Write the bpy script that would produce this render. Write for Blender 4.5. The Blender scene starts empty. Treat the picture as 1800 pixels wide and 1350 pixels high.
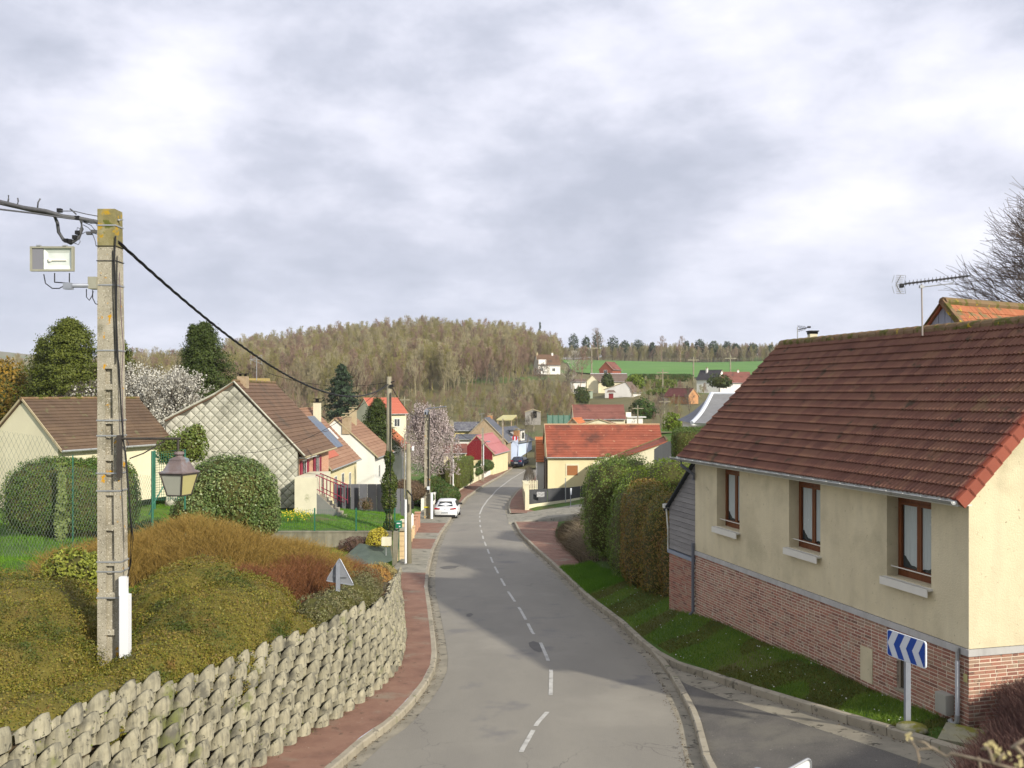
import bpy, math, random
import numpy as np
from mathutils import Vector, Matrix
R = math.radians
rng = np.random.default_rng(7)
random.seed(7)
S = bpy.context.scene
COL = S.collection

# ------------------------------------------------------------------ camera
F = 1680.0
cam_d = bpy.data.cameras.new('camera'); cam = bpy.data.objects.new('camera', cam_d); COL.objects.link(cam)
cam_d.sensor_width = 36; cam_d.lens = 36 * F / 1800; cam_d.shift_y = 16 / 1800
cam_d.clip_start = 0.1; cam_d.clip_end = 9000
cam_d.dof.use_dof = True; cam_d.dof.focus_distance = 30; cam_d.dof.aperture_fstop = 2.8
cam.location = (0, 0, 0); cam.rotation_euler = (R(90), 0, 0)
S.camera = cam
S.view_settings.view_transform = 'Standard'; S.view_settings.look = 'None'
S.view_settings.gamma = 1; S.view_settings.use_curve_mapping = False
S.view_settings.exposure = 0.42
S.cycles.max_bounces = 6; S.cycles.diffuse_bounces = 3; S.cycles.glossy_bounces = 2; S.cycles.transparent_max_bounces = 8
S.cycles.volume_bounces = 0
SUN_AZ = math.atan2(0.68, -0.73); SUN_EL = R(27)

# ------------------------------------------------------------------ node helpers
def new_nodes(idb):
    idb.use_nodes = True
    nt = idb.node_tree; nt.nodes.clear(); return nt
def nd(nt, t, **kw):
    n = nt.nodes.new(t)
    for k, v in kw.items():
        if k.startswith('i_'): n.inputs[k[2:].replace('_', ' ')].default_value = v
        else: setattr(n, k, v)
    return n
def mth(nt, op, a, b=None, c=None, clamp=False):
    n = nt.nodes.new('ShaderNodeMath'); n.operation = op; n.use_clamp = clamp
    for i, v in enumerate((a, b, c)):
        if v is None: continue
        if isinstance(v, (int, float)): n.inputs[i].default_value = v
        else: nt.links.new(v, n.inputs[i])
    return n.outputs[0]
def ramp(nt, fac, stops, interp='LINEAR'):
    n = nt.nodes.new('ShaderNodeValToRGB'); cr = n.color_ramp; cr.interpolation = interp
    while len(cr.elements) < len(stops): cr.elements.new(0.5)
    for e, (p, c) in zip(cr.elements, stops):
        e.position = p; e.color = (*c[:3], 1) if len(c) >= 3 else (c[0], c[0], c[0], 1)
    nt.links.new(fac, n.inputs[0]); return n.outputs[0]
def mixc(nt, fac, a, b):
    n = nt.nodes.new('ShaderNodeMix'); n.data_type = 'RGBA'
    for i, v in ((0, fac), (6, a), (7, b)):
        if isinstance(v, (int, float)): n.inputs[i].default_value = v
        elif isinstance(v, tuple): n.inputs[i].default_value = (*v[:3], 1)
        else: nt.links.new(v, n.inputs[i])
    return n.outputs[2]
def cracks(nt, P, c, amt=.6):
    vt = nt.nodes.new('ShaderNodeTexVoronoi'); vt.feature = 'DISTANCE_TO_EDGE'; vt.inputs['Scale'].default_value = .55
    ad = nd(nt, 'ShaderNodeVectorMath', operation='ADD'); nn = nt.nodes.new('ShaderNodeTexNoise'); nn.inputs['Scale'].default_value = 3.5; nn.inputs['Detail'].default_value = 6; nt.links.new(P, nn.inputs['Vector'])
    sc = nd(nt, 'ShaderNodeVectorMath', operation='SCALE'); sc.inputs['Scale'].default_value = .5; nt.links.new(nn.outputs['Color'], sc.inputs[0]); nt.links.new(P, ad.inputs[0]); nt.links.new(sc.outputs[0], ad.inputs[1]); nt.links.new(ad.outputs[0], vt.inputs['Vector'])
    f = mth(nt, 'SUBTRACT', 1.0, mth(nt, 'DIVIDE', vt.outputs['Distance'], .008), clamp=True)
    f = mth(nt, 'MULTIPLY', f, mth(nt, 'MULTIPLY_ADD', noise(nt, mapping(nt, P, loc=(3, 9, 1)), .25, 2), 8.0, -4.2, clamp=True))
    ag = mth(nt, 'MULTIPLY_ADD', noise(nt, P, 70, 2, .7), 2.4, -.75, clamp=True)
    c = mixc(nt, mth(nt, 'MULTIPLY', ag, .35), c, (.30, .28, .24)); ag2 = mth(nt, 'MULTIPLY_ADD', noise(nt, mapping(nt, P, loc=(5, 5, 5)), 55, 2, .7), 5, -2.9, clamp=True); c = mixc(nt, mth(nt, 'MULTIPLY', ag2, .5), c, (.07, .068, .06))
    return mixc(nt, mth(nt, 'MULTIPLY', f, amt), c, (.045, .042, .038))
def noise(nt, vec, scale, detail=4, rough=0.6, dist=0.0):
    n = nt.nodes.new('ShaderNodeTexNoise'); n.inputs['Scale'].default_value = scale
    n.inputs['Detail'].default_value = detail; n.inputs['Roughness'].default_value = rough; n.inputs['Distortion'].default_value = dist
    nt.links.new(vec, n.inputs['Vector']); return n.outputs[0]
def mapping(nt, vec, scale=(1, 1, 1), rot=(0, 0, 0), loc=(0, 0, 0)):
    n = nt.nodes.new('ShaderNodeMapping'); n.inputs['Scale'].default_value = scale
    n.inputs['Rotation'].default_value = rot; n.inputs['Location'].default_value = loc
    nt.links.new(vec, n.inputs[0]); return n.outputs[0]

# ------------------------------------------------------------------ world: Nishita sky behind a broken cloud layer
W = bpy.data.worlds.new('World'); S.world = W
nt = new_nodes(W)
sky = nd(nt, 'ShaderNodeTexSky', sky_type='NISHITA', sun_disc=False)
sky.sun_elevation = SUN_EL; sky.sun_rotation = SUN_AZ; sky.altitude = 100; sky.air_density = 1.0; sky.dust_density = 1.0
tc = nd(nt, 'ShaderNodeTexCoord')
sep = nd(nt, 'ShaderNodeSeparateXYZ'); nt.links.new(tc.outputs['Generated'], sep.inputs[0])
zz = mth(nt, 'MAXIMUM', sep.outputs[2], 0.0)
den = mth(nt, 'ADD', zz, 0.22)
cx = mth(nt, 'DIVIDE', sep.outputs[0], den); cy = mth(nt, 'DIVIDE', sep.outputs[1], den)
cmb = nd(nt, 'ShaderNodeCombineXYZ'); nt.links.new(cx, cmb.inputs[0]); nt.links.new(cy, cmb.inputs[1])
cmb2 = nd(nt, 'ShaderNodeCombineXYZ'); nt.links.new(sep.outputs[0], cmb2.inputs[0]); nt.links.new(sep.outputs[1], cmb2.inputs[1]); nt.links.new(mth(nt, 'POWER', zz, 0.8), cmb2.inputs[2])
cv = mapping(nt, cmb2.outputs[0], scale=(1.9, 1.9, 3.6), rot=(0.1, 0, 0.25), loc=(12.4, 3.3, 9.6))
n1 = noise(nt, cv, 1.2, 3, 0.5, 0.0)
n2 = noise(nt, mapping(nt, cv, loc=(9, 4, 2)), 2.9, 10, 0.56, 0.08)
n3 = noise(nt, mapping(nt, cv, loc=(1, 14, 5)), 0.7, 3, 0.5, 0.2)
v = mth(nt, 'ADD', mth(nt, 'MULTIPLY', n1, 0.5), mth(nt, 'MULTIPLY', n2, 0.5))
cloudc = ramp(nt, v, [(0.39, (4.1, 4.4, 5.3)), (0.455, (5.0, 5.25, 6.2)), (0.52, (6.4, 6.55, 7.5)), (0.60, (7.7, 7.75, 8.5))])
hz = ramp(nt, zz, [(0.0, (1,)), (0.16, (0,))])
hzc = mixc(nt, mth(nt, 'MULTIPLY', hz, 0.45), cloudc, (5.9, 6.45, 7.7))
hole = ramp(nt, n3, [(0.70, (0,)), (0.78, (0.5,))])
skyc = mixc(nt, hole, hzc, sky.outputs[0])
bg = nd(nt, 'ShaderNodeBackground'); bg.inputs['Strength'].default_value = 0.1
nt.links.new(skyc, bg.inputs['Color'])
wo = nd(nt, 'ShaderNodeOutputWorld'); nt.links.new(bg.outputs[0], wo.inputs[0])

# ------------------------------------------------------------------ sun
sd = bpy.data.lights.new('sun', 'SUN'); sd.energy = 4.2; sd.angle = R(1.5); sd.color = (1.0, 0.935, 0.82)
so = bpy.data.objects.new('sun', sd); COL.objects.link(so)
sv = Vector((math.sin(SUN_AZ) * math.cos(SUN_EL), math.cos(SUN_AZ) * math.cos(SUN_EL), math.sin(SUN_EL)))
so.rotation_euler = sv.to_track_quat('Z', 'Y').to_euler()

# ------------------------------------------------------------------ materials
MATS = {}
def M(name, cols, scale=3.0, rough=0.85, wn=1.0, wi=0.0, wo=0.0, bump=0.0, bscale=None, detail=5, spec=0.3, stretch=(1, 1, 1),
      metal=0.0, trans=0.0, crack=0, pos=None, spots=None, streak=None, coord='pos'):
    if name in MATS: return MATS[name]
    m = bpy.data.materials.new(name); nt = new_nodes(m)
    geo = nd(nt, 'ShaderNodeNewGeometry')
    if coord == 'obj':
        t = nd(nt, 'ShaderNodeTexCoord'); P = t.outputs['Object']
    else: P = geo.outputs['Position']
    P0 = P
    if stretch != (1, 1, 1): P = mapping(nt, P, scale=stretch)
    if len(cols) == 1: cols = [cols[0], cols[0]]
    tot = 0; acc = None
    n = noise(nt, P, scale, detail)
    n = mth(nt, 'MULTIPLY_ADD', n, 2.0, -0.5)
    acc = mth(nt, 'MULTIPLY', n, wn); tot = wn
    if wi: acc = mth(nt, 'ADD', acc, mth(nt, 'MULTIPLY', geo.outputs['Random Per Island'], wi)); tot += wi
    if wo:
        oi = nd(nt, 'ShaderNodeObjectInfo'); acc = mth(nt, 'ADD', acc, mth(nt, 'MULTIPLY', oi.outputs['Random'], wo)); tot += wo
    acc = mth(nt, 'DIVIDE', acc, tot, clamp=True)
    k = len(cols)
    c = ramp(nt, acc, [((pos[i] if pos else i / (k - 1)), cols[i]) for i in range(k)])
    if spots:      # [(colour, scale, threshold, softness)]
        for q, (sc, ss, th, sf) in enumerate(spots):
            f = noise(nt, mapping(nt, P0, loc=(7.3 * q + 3, 5.1, 2.2 * q)), ss, 4, 0.6)
            f = mth(nt, 'DIVIDE', mth(nt, 'SUBTRACT', f, th), sf, clamp=True)
            c = mixc(nt, f, c, sc)
    if streak:     # (colour, scale, amount): vertical weather streaks
        f = noise(nt, mapping(nt, P0, scale=(1, 1, 0.12)), streak[1], 4, 0.6)
        f = mth(nt, 'MULTIPLY', mth(nt, 'MULTIPLY_ADD', f, 3.0, -1.3, clamp=True), streak[2])
        c = mixc(nt, f, c, streak[0])
    if crack: c = cracks(nt, P0, c, crack)
    b = nd(nt, 'ShaderNodeBsdfPrincipled')
    b.inputs['Roughness'].default_value = rough; b.inputs['Specular IOR Level'].default_value = spec; b.inputs['Metallic'].default_value = metal
    nt.links.new(c, b.inputs['Base Color'])
    out = b.outputs[0]
    if bump:
        bn = nd(nt, 'ShaderNodeBump'); bn.inputs['Strength'].default_value = 1.0; bn.inputs['Distance'].default_value = bump
        nt.links.new(noise(nt, P, bscale or scale * 6, 5, 0.65), bn.inputs['Height']); nt.links.new(bn.outputs[0], b.inputs['Normal'])
    if trans:
        tr = nd(nt, 'ShaderNodeBsdfTranslucent'); nt.links.new(c, tr.inputs[0])
        mx = nd(nt, 'ShaderNodeMixShader'); mx.inputs[0].default_value = trans
        nt.links.new(out, mx.inputs[1]); nt.links.new(tr.outputs[0], mx.inputs[2]); out = mx.outputs[0]
    o = nd(nt, 'ShaderNodeOutputMaterial'); nt.links.new(out, o.inputs[0])
    MATS[name] = m; return m

def glassy(name, col=(0.02, 0.025, 0.03), rough=0.08):
    return M(name, [col], rough=rough, spec=0.6)

# ------------------------------------------------------------------ mesh builder
def frame(o, ux, uy=None, uz=(0, 0, 1)):
    ux = np.array(ux, float); uz = np.array(uz, float)
    uy = np.cross(uz, ux) if uy is None else np.array(uy, float)
    return (np.array(o, float), ux, uy, uz)
WF = frame((0, 0, 0), (1, 0, 0))
class MB:
    def __init__(s, fr=None): s.v = []; s.f = []; s.m = []; s.n = 0; s.fr = fr or WF; s.cm = 0
    def P(s, p):
        o, a, b, c = s.fr; return o + a * p[0] + b * p[1] + c * p[2]
    def add(s, vs, fs):
        b = s.n
        s.v += [tuple(s.P(p)) for p in vs]; s.n += len(vs)
        s.f += [tuple(b + i for i in f) for f in fs]; s.m += [s.cm] * len(fs); return s
    def box(s, x0, x1, y0, y1, z0, z1):
        return s.add([(x0, y0, z0), (x1, y0, z0), (x1, y1, z0), (x0, y1, z0), (x0, y0, z1), (x1, y0, z1), (x1, y1, z1), (x0, y1, z1)],
                     [(0, 3, 2, 1), (4, 5, 6, 7), (0, 1, 5, 4), (1, 2, 6, 5), (2, 3, 7, 6), (3, 0, 4, 7)])
    def cb(s, c, d): return s.box(c[0] - d[0] / 2, c[0] + d[0] / 2, c[1] - d[1] / 2, c[1] + d[1] / 2, c[2] - d[2] / 2, c[2] + d[2] / 2)
    def quad(s, a, b, c, d): return s.add([a, b, c, d], [(0, 1, 2, 3)])
    def poly(s, pts): return s.add(pts, [tuple(range(len(pts)))])
    def prism(s, pts, d):          # extrude polygon by vector d
        n = len(pts); q = [tuple(np.array(p) + np.array(d)) for p in pts]
        return s.add(list(pts) + q, [tuple(range(n))[::-1], tuple(range(n, 2 * n))] + [(i, (i + 1) % n, n + (i + 1) % n, n + i) for i in range(n)])
    def tube(s, pts, r, k=6, cap=True):
        pts = [np.array(p, float) for p in pts]; n = len(pts); rs = r if hasattr(r, '__len__') else [r] * n
        vs = []
        for i, p in enumerate(pts):
            t = pts[min(i + 1, n - 1)] - pts[max(i - 1, 0)]; t = t / (np.linalg.norm(t) + 1e-9)
            a = np.cross(t, (0, 0, 1)); 
            if np.linalg.norm(a) < 0.05: a = np.cross(t, (1, 0, 0))
            a /= np.linalg.norm(a); b = np.cross(t, a)
            for j in range(k):
                an = 2 * math.pi * j / k; vs.append(tuple(p + (a * math.cos(an) + b * math.sin(an)) * rs[i]))
        fs = [(i * k + j, i * k + (j + 1) % k, (i + 1) * k + (j + 1) % k, (i + 1) * k + j) for i in range(n - 1) for j in range(k)]
        if cap: fs += [tuple(range(k))[::-1], tuple((n - 1) * k + j for j in range(k))]
        return s.add(vs, fs)
    def lathe(s, prof, c=(0, 0, 0), k=12, ang0=0.0):
        vs = []; n = len(prof)
        for r, z in prof:
            for j in range(k):
                an = ang0 + 2 * math.pi * j / k; vs.append((c[0] + r * math.cos(an), c[1] + r * math.sin(an), c[2] + z))
        fs = [(i * k + j, i * k + (j + 1) % k, (i + 1) * k + (j + 1) % k, (i + 1) * k + j) for i in range(n - 1) for j in range(k)]
        fs += [tuple(range(k))[::-1], tuple((n - 1) * k + j for j in range(k))]
        return s.add(vs, fs)
    def mesh(s, name, mats):
        me = bpy.data.meshes.new(name); me.from_pydata(s.v, [], s.f)
        for m in (mats if isinstance(mats, (list, tuple)) else [mats]): me.materials.append(m)
        if any(s.m): me.polygons.foreach_set('material_index', s.m)
        me.update(); return me
    def build(s, name, mats, parent=None, smooth=False):
        me = s.mesh(name, mats)
        if smooth: me.shade_smooth() if hasattr(me, 'shade_smooth') else me.polygons.foreach_set('use_smooth', [True] * len(me.polygons))
        return link(name, me, parent)
def link(name, me, parent=None, loc=None):
    o = bpy.data.objects.new(name, me); COL.objects.link(o)
    if parent is not None:
        o.parent = parent
        o.matrix_parent_inverse = Matrix.Identity(4) if loc == 'local' else Matrix.Translation(-parent.location) if True else None
        if loc == 'local': pass
    return o
def thing(name, label, cat, loc=(0, 0, 0), group=None):
    o = bpy.data.objects.new(name, None); COL.objects.link(o); o.location = loc; o.empty_display_size = 0.2
    return tag(o, label, cat, group)
def tag(o, label=None, cat=None, group=None, kind=None):
    if label: o['label'] = label
    if cat: o['category'] = cat
    if group: o['group'] = group
    if kind: o['kind'] = kind
    return o
def piece(name, me, parent, mat4):
    o = bpy.data.objects.new(name, me); COL.objects.link(o); o.parent = parent
    o.matrix_parent_inverse = Matrix.Translation(-parent.location) if parent.type == 'EMPTY' else Matrix.Identity(4)
    o.matrix_basis = mat4; return o
def m4(o, ux, uy, uz):
    return Matrix(((ux[0], uy[0], uz[0], o[0]), (ux[1], uy[1], uz[1], o[1]), (ux[2], uy[2], uz[2], o[2]), (0, 0, 0, 1)))
def grid_mesh(name, V, mat, kind='structure', parent=None, smooth=True):
    """V: array (rows, cols, 3)"""
    r, c, _ = V.shape
    idx = np.arange(r * c).reshape(r, c)
    f = np.stack([idx[:-1, :-1], idx[:-1, 1:], idx[1:, 1:], idx[1:, :-1]], -1).reshape(-1, 4)
    return raw(name, V.reshape(-1, 3), f, mat, parent, kind, smooth)
def raw(name, V, f, mats, parent=None, kind=None, smooth=False, mi=None):
    me = bpy.data.meshes.new(name); k = f.shape[1]
    me.vertices.add(len(V)); me.vertices.foreach_set('co', np.ascontiguousarray(V, dtype=np.float32).ravel())
    me.loops.add(f.size); me.loops.foreach_set('vertex_index', np.ascontiguousarray(f, dtype=np.int32).ravel())
    me.polygons.add(len(f)); me.polygons.foreach_set('loop_start', np.arange(0, f.size, k, dtype=np.int32))
    me.polygons.foreach_set('loop_total', np.full(len(f), k, dtype=np.int32))
    for m in (mats if isinstance(mats, (list, tuple)) else [mats]): me.materials.append(m)
    if mi is not None: me.polygons.foreach_set('material_index', mi.astype(np.int32))
    if smooth: me.polygons.foreach_set('use_smooth', np.ones(len(f), dtype=bool))
    me.update(calc_edges=True); me.validate()
    o = link(name, me, parent)
    if kind: o['kind'] = kind
    return o

# ------------------------------------------------------------------ foliage helpers (numpy)
def leaf_arrays(P, N, size, aspect=0.6, tilt=0.7, seed=0):
    """one rhombic leaf per point, facing N roughly -> V (n*4,3), f (n,4)"""
    g = np.random.default_rng(seed); n = len(P)
    N = N + g.normal(0, tilt, (n, 3)); N /= np.linalg.norm(N, axis=1, keepdims=True) + 1e-9
    A = np.cross(N, g.normal(0, 1, (n, 3))); A /= np.linalg.norm(A, axis=1, keepdims=True) + 1e-9
    B = np.cross(N, A)
    s = (size * g.uniform(0.6, 1.35, n) if np.isscalar(size) else size * g.uniform(0.6, 1.35, n))[:, None] * 0.5
    V = np.stack([P - A * s, P + B * s * aspect, P + A * s, P - B * s * aspect], 1).reshape(-1, 3)
    return V, np.arange(n * 4).reshape(n, 4)
def seg_arrays(P0, P1, R0, R1, k=3):
    n = len(P0); D = P1 - P0; D = D / (np.linalg.norm(D, axis=1, keepdims=True) + 1e-9)
    ref = np.where(np.abs(D[:, 2:3]) > 0.9, np.array([[1., 0, 0]]), np.array([[0., 0, 1]]))
    A = np.cross(D, ref); A /= np.linalg.norm(A, axis=1, keepdims=True) + 1e-9; B = np.cross(D, A)
    V = np.zeros((n, 2 * k, 3))
    for j in range(k):
        an = 2 * math.pi * j / k; o = A * math.cos(an) + B * math.sin(an)
        V[:, j] = P0 + o * R0[:, None]; V[:, k + j] = P1 + o * R1[:, None]
    b = (np.arange(n) * 2 * k)[:, None]
    f = np.stack([np.concatenate([b + j, b + (j + 1) % k, b + k + (j + 1) % k, b + k + j], 1) for j in range(k)], 1).reshape(-1, 4)
    return V.reshape(-1, 3), f
def join_arrays(lst):
    V = []; Fs = []; mi = []; off = 0
    for i, (v, f) in enumerate(lst):
        V.append(v); Fs.append(f + off); mi.append(np.full(len(f), i)); off += len(v)
    return np.concatenate(V), np.concatenate(Fs), np.concatenate(mi)
def nz(P, sc, seed=0):
    """cheap smooth noise -1..1 for arrays of points"""
    g = np.random.default_rng(1000 + seed); out = np.zeros(len(P))
    for q in range(7):
        k = g.normal(0, 1, 3) * sc * (1.0 + 0.5 * q); out += np.sin(P @ k + g.uniform(0, 6.28)) / (1 + 0.35 * q)
    return out / 3.2
def sphere_dirs(n, seed):
    g = np.random.default_rng(seed); d = g.normal(0, 1, (n, 3)); return d / np.linalg.norm(d, axis=1, keepdims=True)
def sup(d, p): return 1.0 / (np.abs(d[:, 0])**p + np.abs(d[:, 1])**p + np.abs(d[:, 2])**p)**(1.0 / p)
def blob_pts(c, a, n, seed, p=2.0, amp=0.08, nsc=1.2, depth=0.12, zmin=-0.5, rot=0.0):
    """points near the surface of a noisy (super)ellipsoid, with outward normals"""
    g = np.random.default_rng(seed); d = sphere_dirs(int(n * 2.2), seed)
    a = np.array(a, float)
    if p > 3:   # box-like: sample the faces by their area
        u = g.uniform(-1, 1, (int(n * 2.2), 3)); ar = np.array([a[1] * a[2], a[0] * a[2], a[0] * a[1]]); ax = g.choice(3, len(u), p=ar / ar.sum())
        u[np.arange(len(u)), ax] = np.sign(u[np.arange(len(u)), ax]); d = u / np.linalg.norm(u, axis=1, keepdims=True)
    r = sup(d, p)
    q = d * r[:, None]; L = q * a
    r2 = 1 + amp * nz(L + np.array(c), nsc, seed) + min(amp, .10) * (.6 * nz(L + np.array(c), nsc * 3.2, seed + 7) + .4 * nz(L + np.array(c), nsc * 8, seed + 8)) + .05 * g.random(len(d))**9
    r2 *= 1 - depth * g.random(len(d))**2
    P = L * r2[:, None]; N = np.sign(d) * np.abs(q)**(p - 1) / a; N /= np.linalg.norm(N, axis=1, keepdims=True) + 1e-9
    k = (P[:, 2] > zmin * a[2]) & (g.random(len(P)) < .62 + .6 * nz(L + np.array(c), nsc * 4.5, seed + 9)); P = P[k][:n]; N = N[k][:n]
    if rot:
        cr, sr = math.cos(rot), math.sin(rot); Rm = np.array([[cr, -sr, 0], [sr, cr, 0], [0, 0, 1]]); P = P @ Rm.T; N = N @ Rm.T
    return P + np.array(c), N
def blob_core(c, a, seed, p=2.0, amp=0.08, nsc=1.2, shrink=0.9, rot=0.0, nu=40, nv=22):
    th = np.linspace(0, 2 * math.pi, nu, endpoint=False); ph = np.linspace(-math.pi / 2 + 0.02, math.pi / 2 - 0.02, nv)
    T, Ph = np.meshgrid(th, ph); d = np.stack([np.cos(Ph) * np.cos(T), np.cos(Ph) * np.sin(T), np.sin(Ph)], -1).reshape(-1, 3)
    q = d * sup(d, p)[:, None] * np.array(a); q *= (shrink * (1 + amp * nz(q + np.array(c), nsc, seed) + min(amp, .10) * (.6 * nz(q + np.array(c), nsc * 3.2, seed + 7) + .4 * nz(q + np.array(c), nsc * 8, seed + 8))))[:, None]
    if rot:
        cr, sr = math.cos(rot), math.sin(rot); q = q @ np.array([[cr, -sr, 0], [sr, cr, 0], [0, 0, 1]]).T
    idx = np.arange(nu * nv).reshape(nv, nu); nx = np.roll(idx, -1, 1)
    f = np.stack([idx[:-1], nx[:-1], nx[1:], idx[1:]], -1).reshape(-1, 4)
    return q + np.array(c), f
def bush(name, label, cat, blobs, mat, core, leaf=0.06, n=8000, p=2.0, amp=0.1, nsc=1.2, seed=1, aspect=0.6, tilt=0.7, depth=0.12, shrink=0.9, rot=0.0, group=None, kind=None, zmin=-0.6):
    L = []; K = []
    ar = [b[1][0] * b[1][1] + b[1][2] * (b[1][0] + b[1][1]) for b in blobs]; tot = sum(ar)
    for i, (c, a) in enumerate(blobs):
        P, N = blob_pts(c, a, int(n * ar[i] / tot), seed * 31 + i, p, amp, nsc, depth, zmin, rot)
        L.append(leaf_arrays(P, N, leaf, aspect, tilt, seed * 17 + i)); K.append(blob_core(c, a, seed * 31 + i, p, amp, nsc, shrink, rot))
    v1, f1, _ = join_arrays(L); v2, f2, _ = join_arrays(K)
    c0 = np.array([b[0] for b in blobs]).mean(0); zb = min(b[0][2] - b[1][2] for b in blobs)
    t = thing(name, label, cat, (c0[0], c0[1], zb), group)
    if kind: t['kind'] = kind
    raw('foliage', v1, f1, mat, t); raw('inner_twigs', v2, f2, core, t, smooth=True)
    return t
def grow(p, d, L, r, lev, segs, g, spread=0.55, up=0.15, nb=3, droop=0.0, taper=0.72, minr=0.006, tips=None, sub=2):
    """recursive limbs; segs collects (p0, p1, r0, r1)"""
    q = p; dd = d
    for i in range(sub):
        dd = dd + g.normal(0, 0.10, 3) + np.array([0, 0, up * 0.4 - droop * 0.3]); dd = dd / np.linalg.norm(dd)
        q2 = q + dd * L / sub; rr = r * (1 - (i + 1) / sub * (1 - taper))
        segs.append((q, q2, max(r * (1 - i / sub * (1 - taper)), minr), max(rr, minr))); q = q2
    if lev <= 0:
        if tips is not None: tips.append(q)
        return
    for k in range(nb):
        nd_ = dd + g.normal(0, spread, 3) + np.array([0, 0, up]); nd_ /= np.linalg.norm(nd_)
        grow(q, nd_, L * g.uniform(0.6, 0.85), r * taper * g.uniform(0.55, 0.8), lev - 1, segs, g, spread, up, nb, droop, taper, minr, tips, sub)
    if lev > 1:
        nd_ = dd + g.normal(0, 0.2, 3); nd_ /= np.linalg.norm(nd_)
        grow(q, nd_, L * 0.8, r * taper * 0.85, lev - 1, segs, g, spread, up, nb, droop, taper, minr, tips, sub)
def bare_tree_arrays(h, seed, lev=4, nb=3, spread=0.5, up=0.2, trunk=0.25, first=0.3, minr=0.006, k=3, limbs=7, r=None):
    g = np.random.default_rng(seed); segs = []; tips = []
    r0 = r or h * 0.018; z = 0; p = np.zeros(3); n = 9; d = np.array([g.normal(0, .04), g.normal(0, .04), 1.0])
    for i in range(n):
        d = d + np.array([g.normal(0, .04), g.normal(0, .04), 0.05]); d /= np.linalg.norm(d)
        q = p + d * h * 0.85 / n; ra = r0 * (1 - i / n * 0.85); rb = r0 * (1 - (i + 1) / n * 0.85); segs.append((p, q, max(ra, minr), max(rb, minr)))
        if i / n >= first - 0.05:
            for _ in range(limbs // 3 + 1):
                a = g.uniform(0, 6.28); el = g.uniform(0.3, 0.9) + 0.5 * i / n
                dl = np.array([math.cos(a) * math.cos(el), math.sin(a) * math.cos(el), math.sin(el)])
                grow(q, dl, h * 0.16 * (1.15 - 0.7 * i / n), rb * 0.5, lev - 2, segs, g, spread, up, nb, 0, 0.7, minr, tips)
        p = q
    grow(p, d, h * 0.09, r0 * .2, max(lev - 2, 1), segs, g, spread, up, nb, 0, .7, minr, tips)
    s = np.array([[*a, *b, c, e] for a, b, c, e in segs]); V, f = seg_arrays(s[:, :3], s[:, 3:6], s[:, 6], s[:, 7], k)
    return V, f, np.array(tips)

# ------------------------------------------------------------------ projection helpers and terrain
def at(px, py, Y): return ((px - 900) / F * Y, Y, -(py - 691) / F * Y)
def interp(x, xs, ys): return float(np.interp(x, xs, ys))
DY = [(-40, 3.5), (0, 5.5), (16, 6.49), (60, 9.15), (76, 9.95), (88, 10.35), (100, 10.7), (144, 11.3), (190, 12.2), (215, 12.5), (400, 12.5)]
DYx = [a for a, b in DY]; DYy = [b for a, b in DY]
def D(Y): return np.interp(Y, DYx, DYy)
def Yroad(py):
    lo, hi = 5.0, 400.0
    for _ in range(60):
        m = (lo + hi) / 2
        if 691 + F * D(m) / m > py: lo = m
        else: hi = m
    return (lo + hi) / 2
def conv(pts): 
    o = sorted((Yroad(py), (px - 900) / F * Yroad(py)) for px, py in pts); return np.array([a for a, b in o]), np.array([b for a, b in o])
KL = conv([(600, 1350), (650, 1305), (693, 1276), (727, 1240), (752, 1207), (765, 1180), (768, 1157), (765, 1125), (758, 1075), (752, 1037), (754, 1005), (762, 970), (775, 940), (789, 920), (800, 899), (821, 875), (846, 857), (880, 838), (899, 825), (912, 812)])
KL = (np.concatenate([[4, 8, 12.], KL[0], [215, 260]]), np.concatenate([[-6.8, -5.2, -3.95], KL[1], [3.0, 5.5]]))
KI = conv([(1237, 1350), (1217, 1267), (1183, 1200), (1152, 1158), (1133, 1137)])      # island kerb
KI = (np.concatenate([[4, 10.], KI[0]]), np.concatenate([[2.6, 3.35], KI[1]]))
KR = conv([(1090, 1100), (1033, 1056), (983, 1006), (943, 970), (913, 940), (903, 920), (896, 905), (893, 893), (896, 882), (906, 868), (921, 855), (938, 841), (950, 830)])
KR = (np.concatenate([[4, 12, 16.3, 18, 20.9, 24, 27.2], KR[0], [160, 215, 260]]), np.concatenate([[11.5, 8.6, 7.0, 6.3, 5.13, 4.05, 3.62], KR[1], [5.8, 9.5, 13]]))
def smooth1(K, ys):
    x = np.interp(ys, K[0], K[1]); return x
def XL(Y): return np.interp(Y, KL[0], KL[1])
def XR(Y): return np.interp(Y, KR[0], KR[1])
def XI(Y): return np.interp(Y, KI[0], KI[1])
def zside(X, Y):      # side road climbing to the right of the island kerb
    return -D(Y) + np.clip(0.13 * (X - 3.3), 0, 1.2) * np.clip((27 - Y) / 4, 0, 1)
SWL = (np.array([4, 12, 14, 16.8, 19.5, 22.3, 27.6, 34.9, 43, 50, 54, 60, 66, 73, 80, 100, 120, 150, 260]), np.array([1.9, 1.5, 1.45, 1.4, 1.25, 1.05, 1.05, 1.2, 1.45, 1.1, 1.25, 1.35, 1.5, 2.2, 2.6, 1.5, 1.4, 1.2, 1.2]))
def dsl(Y): return np.interp(Y, SWL[0], SWL[1])
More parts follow.
